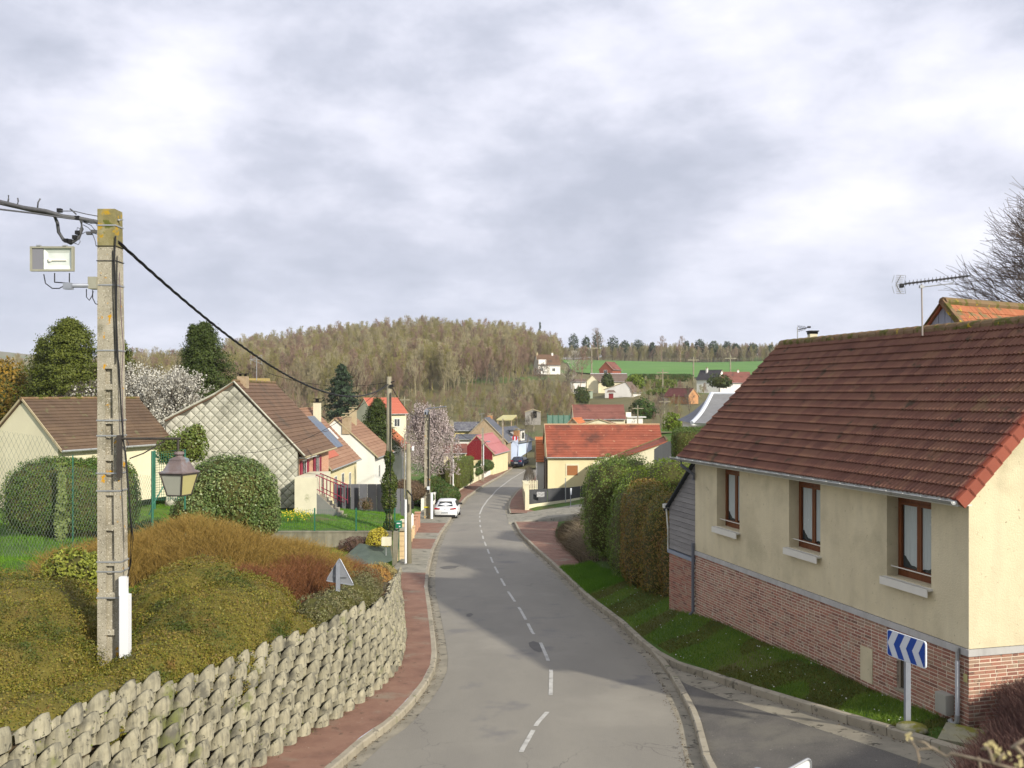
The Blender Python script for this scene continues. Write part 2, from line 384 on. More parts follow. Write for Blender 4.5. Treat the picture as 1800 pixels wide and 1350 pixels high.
ZL = {4: [(0, -4.6), (5, -3.9), (30, -3.2)], 12: [(0, -4.35), (2, -4.15), (5, -4.0), (10, -3.8), (30, -3.5)], 16: [(0, -4.7), (2, -4.35), (5, -4.1), (10, -3.9), (30, -3.6)],
      22: [(0, -5.2), (2, -4.8), (5, -4.35), (10, -4.05), (30, -3.8)], 28: [(0, -6.1), (2, -5.6), (5, -4.9), (10, -4.25), (30, -4.0)], 34: [(0, -6.9), (2, -6.4), (5, -5.5), (10, -4.8), (30, -4.2)],
      40: [(0, -7.85), (2, -7.4), (5, -6.4), (10, -5.6), (30, -4.6)], 44: [(0, -8.1), (2, -7.65), (5, -7.0), (10, -6.3), (30, -4.9)], 47.3: [(0, -8.4), (2, -7.75), (5, -7.45), (10, -7.3), (30, -5.2)],
      47.6: [(0, -8.5), (1, -7.3), (5, -6.9), (10, -6.75), (30, -5.2)], 57: [(0, -9.0), (.8, -7.5), (5, -6.95), (12, -6.75), (30, -5.6)], 65: [(0, -9.45), (1, -8.2), (5, -7.9), (12, -7.5), (30, -6)],
      80: [(0, -10.1), (2, -9.5), (5, -9.0), (15, -8.4), (30, -7)], 100: [(0, -10.65), (5, -10.2), (15, -9.5), (30, -8.5), (60, -7.5)], 150: [(0, -11.35), (15, -10.8), (30, -10), (60, -9), (140, -9)],
      250: [(0, -12.6), (15, -12), (30, -12), (60, -12)]}
ZR = {4: [(0, -5.2), (10, -5), (30, -4.5)], 16: [(0, -5.95), (1, -5.85), (2, -5.85), (10, -5.5), (30, -5)], 21: [(0, -6.42), (1.7, -6.02), (10, -5.8), (30, -5)], 27.4: [(0, -7.02), (1.4, -6.35), (4, -6.1), (10, -5.9), (30, -5)],
      31: [(0, -7.25), (1.9, -6.5), (6, -6.2), (30, -5.2)], 38: [(0, -7.66), (2, -7.05), (6, -6.6), (30, -5.4)], 44: [(0, -8.05), (.6, -8.05), (2.4, -7.6), (6, -7), (30, -5.6)], 48: [(0, -8.3), (1.3, -8.3), (3, -7.7), (8, -7), (30, -5.7)],
      60: [(0, -9.02), (1.6, -9.0), (3.1, -8.5), (8, -7.8), (30, -6)], 67: [(0, -9.4), (2, -9.35), (5, -9.1), (10, -8.6), (30, -7)], 71: [(0, -9.68), (3, -9.62), (10, -9.35), (30, -8)], 78: [(0, -10.0), (5, -9.72), (10, -9.5), (30, -8)],
      95: [(0, -10.5), (1.5, -10.5), (3, -9.7), (15, -9.3), (30, -7.5)], 120: [(0, -10.9), (5, -10), (20, -8), (60, -6)], 146: [(0, -11.2), (8, -8.5), (16, -5.2), (60, -4.5)], 160: [(0, -11.5), (8, -9.5), (16, -6.2), (60, -4.5)], 250: [(0, -12.6), (60, -6)]}
def ztab(tab, Y, off):
    ks = sorted(tab); Y = min(max(Y, ks[0]), ks[-1])
    for a, b in zip(ks[:-1], ks[1:]):
        if a <= Y <= b:
            t = (Y - a) / (b - a)
            fa = np.interp(off, [p[0] for p in tab[a]], [p[1] for p in tab[a]]); fb = np.interp(off, [p[0] for p in tab[b]], [p[1] for p in tab[b]])
            return fa * (1 - t) + fb * t
FARX = [-1400, 0, 300, 450, 600, 750, 900, 1000, 1100, 1250, 1400, 1800, 3200]
FAR = {140: [-9.6, -9.9, -10.3, -10.8, -11.3, -11.6, -11.6, -10, -6.0, -5.6, -5, -4.6, -4], 200: [-7, -7.5, -8, -8.2, -8.2, -7.2, -7, -5.5, -3.2, -3, -2, -2, -2], 260: [-2, -4, -4, -3.5, -3, -2.2, -1.5, -.5, 0, 0, 1, 2, 2],
       330: [3, 0, 1, 2, 3.5, 5, 6, 6.5, 3, 3, 3, 4, 4], 420: [6, 4, 6, 9, 14, 16, 15, 9, 7, 7, 7, 8, 8], 520: [8, 8, 10, 19, 25, 28.5, 25, 16, 14, 14, 14, 14, 14],
       600: [8, 8, 10, 17, 23, 26, 23, 19.8, 19.3, 19.3, 19.3, 19, 19], 700: [8, 8, 9, 14, 19, 21, 22, 25, 28, 28, 28, 27, 25], 900: [8, 8, 8, 12, 15, 17, 18, 20, 24, 24, 24, 22, 20], 1500: [30, 24, 15, 12, 12, 12, 12, 12, 12, 12, 12, 12, 12],
       2600: [125, 112, 70, 45, 20, 12, 12, 12, 12, 12, 12, 12, 12], 3600: [60, 60, 40, 30, 10, 5, 5, 5, 5, 5, 5, 5, 5], 6000: [-20] * 13}
def zfar(X, Y):
    px = 900 + F * X / Y; ks = sorted(FAR); Y = min(max(Y, ks[0]), ks[-1])
    for a, b in zip(ks[:-1], ks[1:]):
        if a <= Y <= b:
            t = (Y - a) / (b - a); t = t * t * (3 - 2 * t) if a >= 200 else t
            return np.interp(px, FARX, FAR[a]) * (1 - t) + np.interp(px, FARX, FAR[b]) * t
def loff(Y): return np.interp(Y, [38, 46], [.95, .35])
def gz(X, Y):
    """ground height at a point (near ground up to 146 m, far ground beyond)"""
    if Y > 146: return float(zfar(X, Y))
    if X < XL(Y) - dsl(Y) - loff(Y): return float(ztab(ZL, Y, XL(Y) - dsl(Y) - loff(Y) - X))
    if X > XR(Y): return float(ztab(ZR, Y, X - XR(Y)))
    return float(-D(Y))
# ------------------------------------------------------------------ materials of the setting
m_ground = M('grassland', [(0.035, 0.07, 0.008), (0.06, 0.12, 0.012), (0.11, 0.17, 0.02)], scale=0.7, bump=0.05, bscale=9, detail=8, spots=[((0.13, 0.11, 0.05), 0.35, 0.55, 0.12)])
m_soil = M('bank_soil', [(0.06, 0.045, 0.025), (0.10, 0.08, 0.04), (0.08, 0.10, 0.02)], scale=2.5, bump=0.04, bscale=20)
m_asphalt = M('asphalt', [(0.17, 0.157, 0.13), (0.205, 0.19, 0.155), (0.245, 0.226, 0.182)], scale=0.55, stretch=(1, .35, 1), rough=0.78, bump=0.005, bscale=60, detail=9, spec=0.35, crack=.7,
              spots=[((0.15, 0.142, 0.13), 0.6, 0.60, 0.10), ((0.26, 0.24, 0.195), 0.28, 0.54, 0.2), ((0.10, 0.095, 0.09), 3.4, 0.72, 0.03)])
m_asphalt2 = M('dark_asphalt', [(0.05, 0.047, 0.042), (0.08, 0.074, 0.064), (0.11, 0.10, 0.085)], scale=1.6, rough=0.8, bump=0.008, bscale=45, detail=9, crack=.5,
               spots=[((0.30, 0.28, 0.22), 14, 0.69, 0.02), ((0.13, 0.12, 0.095), 0.5, 0.55, 0.1)])
m_red = M('red_pavement', [(0.15, 0.08, 0.056), (0.22, 0.12, 0.083), (0.27, 0.16, 0.11)], scale=1.6, rough=0.9, bump=0.006, bscale=50, detail=9,
          spots=[((0.36, 0.29, 0.22), 16, 0.68, 0.03), ((0.24, 0.20, 0.145), 0.9, 0.56, 0.16), ((0.12, 0.075, 0.05), 4, 0.62, 0.08)])
m_conc = M('kerb_concrete', [(0.21, 0.19, 0.14), (0.31, 0.275, 0.205), (0.38, 0.345, 0.26)], scale=2.4, wo=0.5, rough=0.9, bump=0.006, bscale=30, detail=8, spots=[((0.11, 0.10, 0.075), 5, 0.58, 0.1), ((0.13, 0.15, 0.05), 1.7, 0.66, 0.06)])
m_gut = M('gutter_concrete', [(0.17, 0.155, 0.115), (0.25, 0.225, 0.17), (0.32, 0.29, 0.215)], scale=2.0, rough=0.9, bump=0.006, bscale=30, detail=8, spots=[((0.075, 0.068, 0.05), 4, 0.58, 0.06)])
m_grey = M('grey_pavement', [(0.17, 0.16, 0.13), (0.25, 0.235, 0.185), (0.31, 0.29, 0.23)], scale=1.8, rough=0.88, bump=0.005, bscale=40, detail=8, spots=[((0.10, 0.10, 0.07), 1.5, 0.58, 0.08)])
m_paint = M('road_paint', [(0.20, 0.19, 0.165), (0.42, 0.41, 0.37), (0.55, 0.54, 0.49)], scale=5, rough=0.7, bump=0.002, pos=[0.0, 0.42, 1], detail=8)
m_field = M('crop_field', [(0.065, 0.155, 0.028), (0.09, 0.20, 0.035), (0.12, 0.235, 0.045)], scale=0.035, rough=0.9, bump=0.05, bscale=1.5, stretch=(1, 2.2, 1))
m_hill = M('hill_ground', [(0.09, 0.085, 0.03), (0.13, 0.115, 0.045), (0.16, 0.135, 0.065)], scale=0.04, detail=8, bump=0.2, bscale=0.6, spots=[((0.09, 0.135, 0.03), 0.02, 0.56, 0.05), ((0.17, 0.13, 0.08), 0.03, 0.60, 0.04)])

YS = np.unique(np.concatenate([np.arange(4, 26, 0.5), np.arange(26, 60, 1.0), [47.3, 47.6], np.arange(60, 152, 2.5), [215.]]))
def wob(X, Y, s=0.06): return s * (np.sin(X * 1.7 + Y * .6) + np.sin(X * .53 - Y * 1.31 + 1) + .6 * np.sin(X * 3.1 + Y * 2.3))
# near ground, both sides of the street (conforms to the kerbs)
offs = np.array([0, .3, .8, 1.5, 2.4, 3.5, 5, 7, 9, 12, 15, 20, 26, 34, 45, 60, 85, 120, 200.])
G = np.zeros((len(YS), len(offs) + 1, 3)); GR = np.zeros((len(YS), len(offs) + 1, 3))
for i, Y in enumerate(YS):
    x0 = XL(Y) - dsl(Y) - loff(Y)
    G[i, 0] = (x0 + .06, Y, -D(Y) - .2)
    z = ztab(ZL, Y, offs); G[i, 1:, 0] = x0 - offs; G[i, 1:, 1] = Y; G[i, 1:, 2] = z + wob(x0 - offs, Y) * np.clip(offs / 3, 0, 1) * min(1, Y / 30) - (0.0 if Y < 148 else 1.2)
    x1 = XR(Y) + .14; GR[i, 0] = (x1 - .02, Y, -D(Y) - .25)
    z = ztab(ZR, Y, offs); GR[i, 1:, 0] = x1 + offs; GR[i, 1:, 1] = Y; GR[i, 1:, 2] = z + wob(x1 + offs, Y) * np.clip(offs / 3, 0, 1) * min(1, Y / 40) - (0.0 if Y < 148 else 1.2) - .28 * (offs < (2.6 if 44 < Y < 71 else 1.3 if Y > 80 else 0)) - (.4 if 70.5 < Y < 80.5 else 0) * (offs < 1.2) - (.12 if 70.5 < Y < 80.5 else 0)
grid_mesh('ground_left', G, m_ground); grid_mesh('ground_right', GR[:, ::-1], m_ground)
# behind and below the viewer
B = np.array([[(x, y, z) for x in (-60, -20, -6.8, 0, 3, 12, 60)] for y, z in ((-60, -2.2), (-5, -2.2), (2.5, -2.3), (4.0, -4.2), (4.6, -5.9), (5.5, -6.2))], float)
grid_mesh('ground_behind', B, m_ground)
# far valley side and hills (polar grid)
ry = np.unique(np.concatenate([np.arange(140, 300, 8), np.arange(300, 700, 12), np.arange(700, 1500, 60), np.arange(1500, 6001, 300)]))
pxs = np.concatenate([np.arange(-1400, 0, 100), np.arange(0, 1500, 25), np.arange(1500, 3201, 100)])
FV = np.zeros((len(ry), len(pxs), 3))
for i, Y in enumerate(ry):
    for j, px in enumerate(pxs):
        X = (px - 900) / F * Y; FV[i, j] = (X, Y, zfar(X, Y) + (0.5 * math.sin(X * .05 + Y * .03) if Y > 180 else 0))
grid_mesh('hills', FV, m_hill)
# the green crop field on the rise
FX = np.zeros((14, 30, 3))
for i, Y in enumerate(np.linspace(385, 601, 14)):
    for j, px in enumerate(np.linspace(985 + (600 - Y) * 0.12, 1480, 30)):
        X = (px - 900) / F * Y; FX[i, j] = (X, Y, zfar(X, Y) + (0.5 * math.sin(X * .05 + Y * .03)) + 0.5)
grid_mesh('crop_field', FX, m_field)

# ------------------------------------------------------------------ road
yr = np.unique(np.concatenate([np.arange(4, 60, 0.5), np.arange(60, 216, 2.0)]))
GW = 0.30
def xright_asph(Y): return np.where(Y < 25.3, np.minimum(XI(np.minimum(Y, 25.3)) - GW, XR(Y) - GW), XR(Y) - GW)
V = np.zeros((len(yr), 9, 3))
for j in range(9):
    t = j / 8; xl = XL(yr) + GW; xr = xright_asph(yr)
    V[:, j, 0] = xl * (1 - t) + xr * t; V[:, j, 1] = yr; V[:, j, 2] = -D(yr) + 0.05 * math.sin(math.pi * t)
grid_mesh('road', V, m_asphalt)
def strip(name, ys, xa, xb, za, zb, mat, kind='structure', cols=2):
    V = np.zeros((len(ys), cols, 3))
    for j in range(cols):
        t = j / (cols - 1); V[:, j, 0] = xa * (1 - t) + xb * t; V[:, j, 1] = ys; V[:, j, 2] = za * (1 - t) + zb * t
    return grid_mesh(name, V, mat, kind)
strip('gutter_left', yr, XL(yr) - .02, XL(yr) + GW + .04, -D(yr) - .015, -D(yr) - .006, m_gut)
yb = yr[yr > 25.3]; strip('gutter_right', yb, XR(yb) - GW - .04, XR(yb) + .02, -D(yb) - .006, -D(yb) - .015, m_gut)
ya = yr[yr < 26.5]; strip('gutter_island', ya, xright_asph(ya) - .04, XI(ya) + .03, -D(ya) - .006, -D(ya) - .02, m_gut)
# side road (dark patch, lighter gutter along the bank kerb)
V = np.zeros((len(ya), 10, 3))
for j in range(10):
    t = j / 9; xa = XI(ya) + .15; xb = np.maximum(XR(ya) - .62, xa + .01); V[:, j, 0] = xa * (1 - t) + xb * t; V[:, j, 1] = ya; V[:, j, 2] = zside(V[:, j, 0], ya) + 0.005
grid_mesh('side_road', V, m_asphalt2)
xa = np.maximum(XR(ya) - .62, XI(ya) + .16); strip('side_gutter', ya, xa, np.maximum(XR(ya) + .02, xa + .02), zside(xa, ya) + .006, zside(XR(ya), ya) - .01, m_gut, cols=4)
yc = np.arange(22, 30, .5); strip('gutter_apron', yc, np.minimum(XI(yc), XR(yc)) - .28, XR(yc) + .02, -D(yc) - .008, -D(yc) - .008, m_gut)
# side street branching off on the right beyond the brown hedge
SS = []
for t in np.linspace(0, 1, 16):
    a = np.array([-.25 + 34 * t, 70.6 + 14 * t]); b = np.array([-.45 + 34 * t, 79.4 + 13 * t])
    row = []
    for s in (-.004, *np.linspace(0, 1, 6)):
        p = a * (1 - s) + b * s; row.append((p[0], p[1], -D(p[1]) + .012 + .115 * max(0, p[0] - .3) - (.9 if s < 0 else 0)))
    SS.append(row)
grid_mesh('side_street', np.array(SS), m_grey)

# pavements
def pave(name, y0, y1, side, mat, w=None):
    ys = np.unique(np.concatenate([[y0], yr[(yr > y0) & (yr < y1)], [y1]]))
    if side < 0: strip(name, ys, XL(ys) - .14, XL(ys) - dsl(ys) - .25, -D(ys) + .135, -D(ys) + .16, mat, cols=4)
    else: strip(name, ys, XR(ys) + .14, XR(ys) + .14 + w(ys), -D(ys) + .135, -D(ys) + .15, mat, cols=4)
pave('pavement_left', 4, 42.3, -1, m_red); pave('pavement_left_grey', 42.3, 52.5, -1, m_grey); pave('pavement_left_middle', 52.5, 58.5, -1, m_red)
pave('pavement_left_pale', 58.5, 62.5, -1, m_grey); pave('pavement_left_beyond', 62.5, 70, -1, m_red); pave('pavement_left_parking', 70, 88, -1, m_grey); pave('pavement_left_far', 88, 215, -1, m_red)
pave('pavement_right', 42, 71.2, 1, m_red, lambda y: np.interp(y, [42, 46, 60, 66, 71.2], [0.15, 1.2, 1.9, 2.6, 3.2]))
pave('pavement_right_far', 79, 215, 1, m_red, lambda y: np.interp(y, [79, 82, 90, 110, 215], [2.4, 1.7, 1.5, 1.5, 1.5]))

# kerb stones, each one a piece (near ones), the far rest joined
def kerb(name, K, y0, y1, sgn, L=1.0, nmax=75, zf=None, h=.13):
    root = thing(name, None, None, (float(K(y0)), y0, -D(y0))); root['kind'] = 'structure'
    pts = []; y = y0; mb_faces = None
    me = MB().box(0.006, L - 0.006, 0, .14, -.12, h).mesh('kerb_stone', m_conc)
    # bevel the front edge by hand: a small chamfer
    mb = MB(); a = .014
    prof = [(0, -.12), (0, h - .025), (.025, h), (.14, h), (.14, -.12)]
    n = len(prof)
    vs = [(0.007, p[0], p[1]) for p in prof] + [(L - 0.007, p[0], p[1]) for p in prof]
    mb.add(vs, [(4, 3, 2, 1, 0), (5, 6, 7, 8, 9)] + [(i, (i + 1) % n, n + (i + 1) % n, n + i) for i in range(n)])
    me = mb.mesh('kerb_stone', m_conc); mb_faces = list(mb.f); far = MB(); k = 0
    z = zf or (lambda x, yy: -D(yy))
    while y < y1:
        p0 = np.array([K(y), y, 0.]); q = y + L * .95
        for _ in range(4):
            p1 = np.array([K(q), q, 0.]); q += (L - np.linalg.norm(p1 - p0)) * .9
        p1 = np.array([K(q), q, 0.]); p0[2] = z(p0[0], y); p1[2] = z(p1[0], q)
        ux = (p1 - p0) / np.linalg.norm(p1 - p0); uy = np.cross((0, 0, 1), ux) * sgn; uy /= np.linalg.norm(uy); uz = np.cross(ux, uy) * sgn
        if uz[2] < 0: uz = -uz
        if k < nmax: piece('kerb_stone', me, root, m4(p0 + uz * rng.uniform(-.004, .006), ux, uy, uz))
        else:
            far.fr = (p0, ux, uy, uz); far.add(vs, mb_faces)
        y = q; k += 1
    if far.n: far.build('kerb_run', m_conc, root)['kind'] = 'stuff'
kerb('kerb_left', XL, 9, 205, 1, nmax=75)
kerb('kerb_island', XI, 8, 25.2, -1, nmax=30)
kerb('kerb_bank', XR, 10.5, 71.2, -1, nmax=70, zf=lambda x, y: zside(x, y) if y < 25 else -D(y), h=.16)
kerb('kerb_right_far', XR, 79.2, 150, -1, nmax=0)

# centre line dashes, each a painted mark
cl = conv([(916, 1326), (945, 1275), (963, 1255), (968, 1225), (969, 1183), (962, 1160), (948, 1128), (936, 1115), (926, 1095), (915, 1075), (893, 1042), (880, 1018), (868, 995), (858, 970), (850, 950), (844, 925), (843, 905), (848, 893), (857, 880), (873, 862), (898, 843), (923, 828), (938, 817)])
def cline(Y): return np.interp(Y, cl[0], cl[1])
dash = [(1327, 1288), (1281, 1256), (1226, 1181), (1165, 1133), (1118, 1099), (1092, 1070), (1060, 1042), (1032, 1019), (1010, 998), (991, 981), (975, 967), (961, 954), (949, 943), (938, 933), (928, 924), (919, 915), (911, 908)]
marks = thing('road_markings', None, None, (0, 17, -6.5)); marks['kind'] = 'structure'
def mark(pts, w, parent, name='dash', dz=.006):
    V = []
    for i, Y in enumerate(pts):
        t = min(Y + .1, 300); dx = (cline(t) - cline(Y)) / .1; nrm = np.array([1, -dx]); nrm /= np.linalg.norm(nrm)
        x = cline(Y); z = -D(Y) + .05 * math.sin(math.pi * np.clip((x - XL(Y) - GW) / (xright_asph(Y) - XL(Y) - GW), 0, 1)) + dz
        V.append([(x - nrm[0] * w, Y - nrm[1] * w, z), (x + nrm[0] * w, Y + nrm[1] * w, z)])
    return grid_mesh(name, np.array(V, float), m_paint, None, parent, False)
for a, b in dash: mark(np.linspace(Yroad(a), Yroad(b), 7), .046, marks)
mark(np.linspace(Yroad(905), Yroad(822), 40), .06, marks, 'solid_line')
a = MB()
for (px, py) in [(0, 0)]:
    q = [at(908, 906, 78.2), at(916, 905.5, 78.4), at(920.5, 915, 74.6), at(911, 915.5, 74.2)]
    a.quad(*[(x, y, -D(y) + .02 + .115 * max(0, x - .3)) for x, y, z in q])
a.build('give_way_mark', M('white_marking', [(0.75, 0.75, 0.72)]), marks)

# cracks / patches on the road: sunken manhole ring and tar patches as thin sheets
def patch(name, pts, mat, dz=.004, kind='structure'):
    V = []
    for px, py in pts:
        Y = Yroad(py); X = (px - 900) / F * Y; V.append((X, Y, -D(Y) + .05 * math.sin(math.pi * float(np.clip((X - XL(Y) - GW) / (xright_asph(Y) - XL(Y) - GW), 0, 1))) + dz))
    o = MB().poly(V).build(name, mat); o['kind'] = kind; return o
m_tar = M('tar_repair', [(0.085, 0.08, 0.07), (0.12, 0.113, 0.098)], scale=5, rough=0.7, bump=.003)
patch('road_manhole', [(929, 1133), (937, 1130), (947, 1133), (952, 1141), (953, 1149), (947, 1150), (938, 1146), (931, 1140)], m_tar)
patch('road_repair', [(772, 997), (790, 995), (808, 996), (800, 1000), (780, 1001)], m_tar)
patch('road_repair', [(820, 1081), (828, 1079), (832, 1082), (826, 1086), (820, 1085)], m_tar)
m_litter = M('gutter_litter', [(0.05, 0.035, 0.02), (0.10, 0.07, 0.035), (0.16, 0.12, 0.06)], wi=1, wn=.3)
g = np.random.default_rng(5); P = []
for _ in range(2600):
    Y = 13 + 50 * g.random()**1.8
    if g.random() < .45 and Y < 25: X = XI(Y) - GW + abs(g.normal(0, .06)) * g.choice([-1, 1]) ; 
    elif g.random() < .5: X = XL(Y) + .04 + abs(g.normal(0, .05))
    else: X = XR(Y) - .03 - abs(g.normal(0, .06))
    if Y < 25 and X > XI(Y) : z = zside(X, Y)
    else: z = -D(Y)
    P.append((X, Y, z + .012))
for _ in range(1800):   # grit and leaves at the wall foot on the left pavement
    Y = 12 + 28 * g.random(); P.append((XL(Y) - dsl(Y) + .02 + abs(g.normal(0, .12)), Y, -D(Y) + .165))
P = np.array(P); v, f = leaf_arrays(P, np.tile((0, 0, 1.), (len(P), 1)), .035, .6, .35, 3); raw('leaf_litter', v, f, m_litter, kind='stuff')

# ------------------------------------------------------------------ scalloped block retaining wall on the left
m_block = M('planter_block_concrete', [(0.19, 0.175, 0.12), (0.30, 0.275, 0.19), (0.40, 0.365, 0.255)], scale=3.2, wi=0.25, wo=.5, rough=0.95, bump=0.006, bscale=45, detail=8,
            spots=[((0.12, 0.113, 0.085), 2.6, 0.52, 0.14), ((0.14, 0.15, 0.05), 1.1, 0.60, 0.08), ((0.07, 0.065, 0.045), 9, 0.60, 0.06)], streak=((0.10, 0.095, 0.075), 16, .9))
m_dirt = M('wall_soil', [(0.045, 0.03, 0.015), (0.085, 0.06, 0.03), (0.10, 0.10, 0.025)], scale=6, bump=.02, bscale=25)
def block_mesh():
    k = 12; r = .19; t = .05; H = .285; vs = []; fs = []
    for i in range(k + 1):
        an = math.pi * i / k; c, s = math.cos(an), math.sin(an); bul = 1.0
        yf = -.20 * s**.7 - .03; yi = -.14 * s**.7 - .03
        top = H * (.30 + .70 * s**.55)                    # rim rises towards the nose
        vs += [(r * c, yf * .96, 0), (r * c, yf - .02 * s, top * .55), (r * c * .97, yf, top), ((r - t) * c, yi, top - .005), ((r - t) * c, yi, top - .09)]
    for i in range(k):
        a = i * 5; b = a + 5
        for j in range(4): fs.append((a + j, a + j + 1, b + j + 1, b + j))
    cap = [i * 5 + 4 for i in range(k + 1)]
    fs.append(tuple(cap)); fs.append(tuple(i * 5 for i in range(k, -1, -1)))
    b_ = len(vs)          # concave wings that join the noses
    for sg in (-1, 1):
        n0 = len(vs)
        for q in range(4):
            t_ = q / 3; x_ = sg * (r - .02 + (.31 - r) * t_); y_ = -.07 * (1 - t_)**2 + .0; vs += [(x_, y_, 0), (x_, y_, .19 - .07 * t_), (x_, y_ + .05, .18 - .07 * t_)]
        for q in range(3):
            a = n0 + q * 3; fs += [(a, a + 1, a + 4, a + 3), (a + 1, a + 2, a + 5, a + 4)] if sg < 0 else [(a + 3, a + 4, a + 1, a), (a + 4, a + 5, a + 2, a + 1)]
    return vs, fs
bv, bf = block_mesh(); mb = MB(); mb.add(bv, bf); bme = mb.mesh('planter_block', m_block); bme.polygons.foreach_set('use_smooth', [len(p.vertices) == 4 for p in bme.polygons])
wallroot = thing('retaining_wall', 'long retaining wall of scalloped concrete planter blocks beside the red pavement', 'retaining wall', (-5, 15, -6.4))
def wallbase(Y): return XL(Y) - dsl(Y)
def walltop(Y): return float(ztab(ZL, Y, 0.0)) + .1
PITCH, ROW, BAT = .60, .20, .07
blocks = []
for r_ in range(12):
    y = 6.0 + (PITCH / 2 if r_ % 2 else 0)
    while y < 42:
        x = wallbase(y) - .02 - BAT * r_; z = -D(y) + .10 + ROW * r_
        zt = walltop(y)
        if z < zt - .02:
            t = np.array([wallbase(y + .3) - wallbase(y - .3), .6, 0.]); t /= np.linalg.norm(t)
            tz = np.array([wallbase(y + .3) - wallbase(y - .3), .6, -(D(y + .3) - D(y - .3))]); tz /= np.linalg.norm(tz)
            blocks.append((np.array([x, y, z]), -tz, t, r_))
        y += PITCH * .965
vis = []
for i, (o, tz, t, r_) in enumerate(blocks):
    px = 900 + o[0] / o[1] * F; py = 691 - o[2] / o[1] * F
    vis.append((o[1] if (-30 < px < 1830 and py < 1385) else 1e6 + o[1], i))
vis.sort(); near = set(i for _, i in vis[:300]); rest = MB()
for i, (o, tz, t, r_) in enumerate(blocks):
    if vis and o[1] < 11: continue
    ux = -tz; n = np.cross(ux, (0, 0, 1)); n /= np.linalg.norm(n)          # towards the street
    uy = -n; uz = np.cross(ux, uy); uz = uz if uz[2] > 0 else -uz
    uz = uz + uy * .22; uz /= np.linalg.norm(uz)
    j = rng.normal(0, .012, 3); sc = rng.uniform(.96, 1.05)
    an = rng.normal(0, .05); ux2 = ux * math.cos(an) + uy * math.sin(an); uy2 = uy * math.cos(an) - ux * math.sin(an)
    if i in near: piece('planter_block', bme, wallroot, m4(o + j, ux2 * sc, uy2 * sc, uz * sc))
    else: rest.fr = (o + j, ux2, uy2, uz); rest.add(bv, bf)
rest.build('block_courses', m_block, wallroot, smooth=True)['kind'] = 'stuff'
ys = yr[(yr < 44)]; V = np.zeros((len(ys), 3, 3))
nrow = np.array([max(0, (walltop(y) + D(y)) / ROW) for y in ys])
V[:, 0] = np.stack([wallbase(ys) - .08, ys, -D(ys)], -1); V[:, 2] = np.stack([wallbase(ys) - .10 - BAT * nrow, ys, [walltop(y) - .02 for y in ys]], -1); V[:, 1] = (V[:, 0] + V[:, 2]) / 2
grid_mesh('soil_fill', V, m_dirt, None, wallroot)
# soil lid between wall crest and the ground behind
V2 = np.zeros((len(ys), 2, 3)); V2[:, 0] = V[:, 2]; V2[:, 1] = np.stack([wallbase(ys) - 1.6, ys, [float(ztab(ZL, y, .7)) + .06 for y in ys]], -1)
V2[:, 1, 0] = np.minimum(V2[:, 1, 0], V2[:, 0, 0] - .05)
grid_mesh('planted_bank', V2, m_soil)

# weeds and moss growing in the pockets of the wall
g = np.random.default_rng(31); PP = []
for _ in range(150):
    o, tz, t, r_ = blocks[g.integers(0, len(blocks))]
    if o[1] < 11: continue
    k = int(g.integers(8, 40)); PP.append(o + np.array([.14, 0, .16]) + g.normal(0, 1, (k, 3)) * (.06, .09, .05))
PP = np.concatenate(PP); v, f = leaf_arrays(PP, np.tile((.8, -.4, .5), (len(PP), 1)), .035, .6, .8, 8)
raw('wall_weeds', v, f, M('weed_leaf', [(0.06, 0.08, 0.01), (0.12, 0.15, 0.02), (0.20, 0.17, 0.05)], wi=1, wn=.3), kind='stuff')
# ------------------------------------------------------------------ rendered house on the right
u = np.array([-.254, .967, 0]); u /= np.linalg.norm(u); w = np.array([u[1], -u[0], 0])   # u: along the street wall (away), w: into the house
C0 = np.array([8.03, 16.8, 0.0])
HF = (C0, u, w, np.array([0, 0, 1.]))        # local x = along facade, y = into the house, z = up
def fs(px): k = (px - 900) / F; return (C0[0] - C0[1] * k) / (-u[0] + u[1] * k)
def fz(px, py): return -(py - 691) / F * (C0[1] + u[1] * fs(px))
m_rend = M('cream_render', [(0.54, 0.47, 0.31), (0.62, 0.545, 0.36), (0.67, 0.595, 0.40)], scale=1.2, rough=0.95, bump=0.010, bscale=32, detail=9,
           spots=[((0.34, 0.30, 0.20), 3.2, 0.715, 0.02), ((0.47, 0.415, 0.27), .8, 0.5, 0.2), ((0.40, 0.35, 0.23), 14, 0.66, 0.03)], streak=((0.43, 0.38, 0.26), 4, .30))
m_band = M('plinth_band', [(0.38, 0.37, 0.35), (0.5, 0.49, 0.46)], scale=2, rough=.9, bump=.002, streak=((0.28, 0.27, 0.25), 5, .6))
m_mort = M('mortar', [(0.60, 0.51, 0.40), (0.72, 0.62, 0.49)], scale=4, rough=0.95, bump=.004, bscale=60)
_bk = dict(cols=[(0.15, 0.095, 0.07), (0.28, 0.13, 0.095), (0.38, 0.175, 0.12), (0.32, 0.22, 0.155), (0.45, 0.20, 0.13)], scale=9, wn=.25, rough=0.93, bump=0.006, bscale=50, detail=8,
            spots=[((0.40, 0.36, 0.27), 5, 0.60, 0.10), ((0.07, 0.06, 0.05), 9, 0.66, 0.05)])
m_brick = M('house_brick', wi=1.0, **_bk); m_brickp = M('laid_brick', wo=1.0, **_bk)
_tk = dict(cols=[(0.10, 0.046, 0.033), (0.15, 0.066, 0.045), (0.185, 0.088, 0.056), (0.215, 0.115, 0.062)], scale=1.1, wn=.9, rough=0.82, bump=0.005, bscale=40, detail=8,
           spots=[((0.075, 0.05, 0.03), 2.2, 0.62, 0.07), ((0.22, 0.15, 0.07), .8, 0.64, 0.10), ((0.09, 0.09, 0.014), 2.3, 0.74, 0.02), ((0.42, 0.38, 0.33), 11, 0.75, 0.02)])
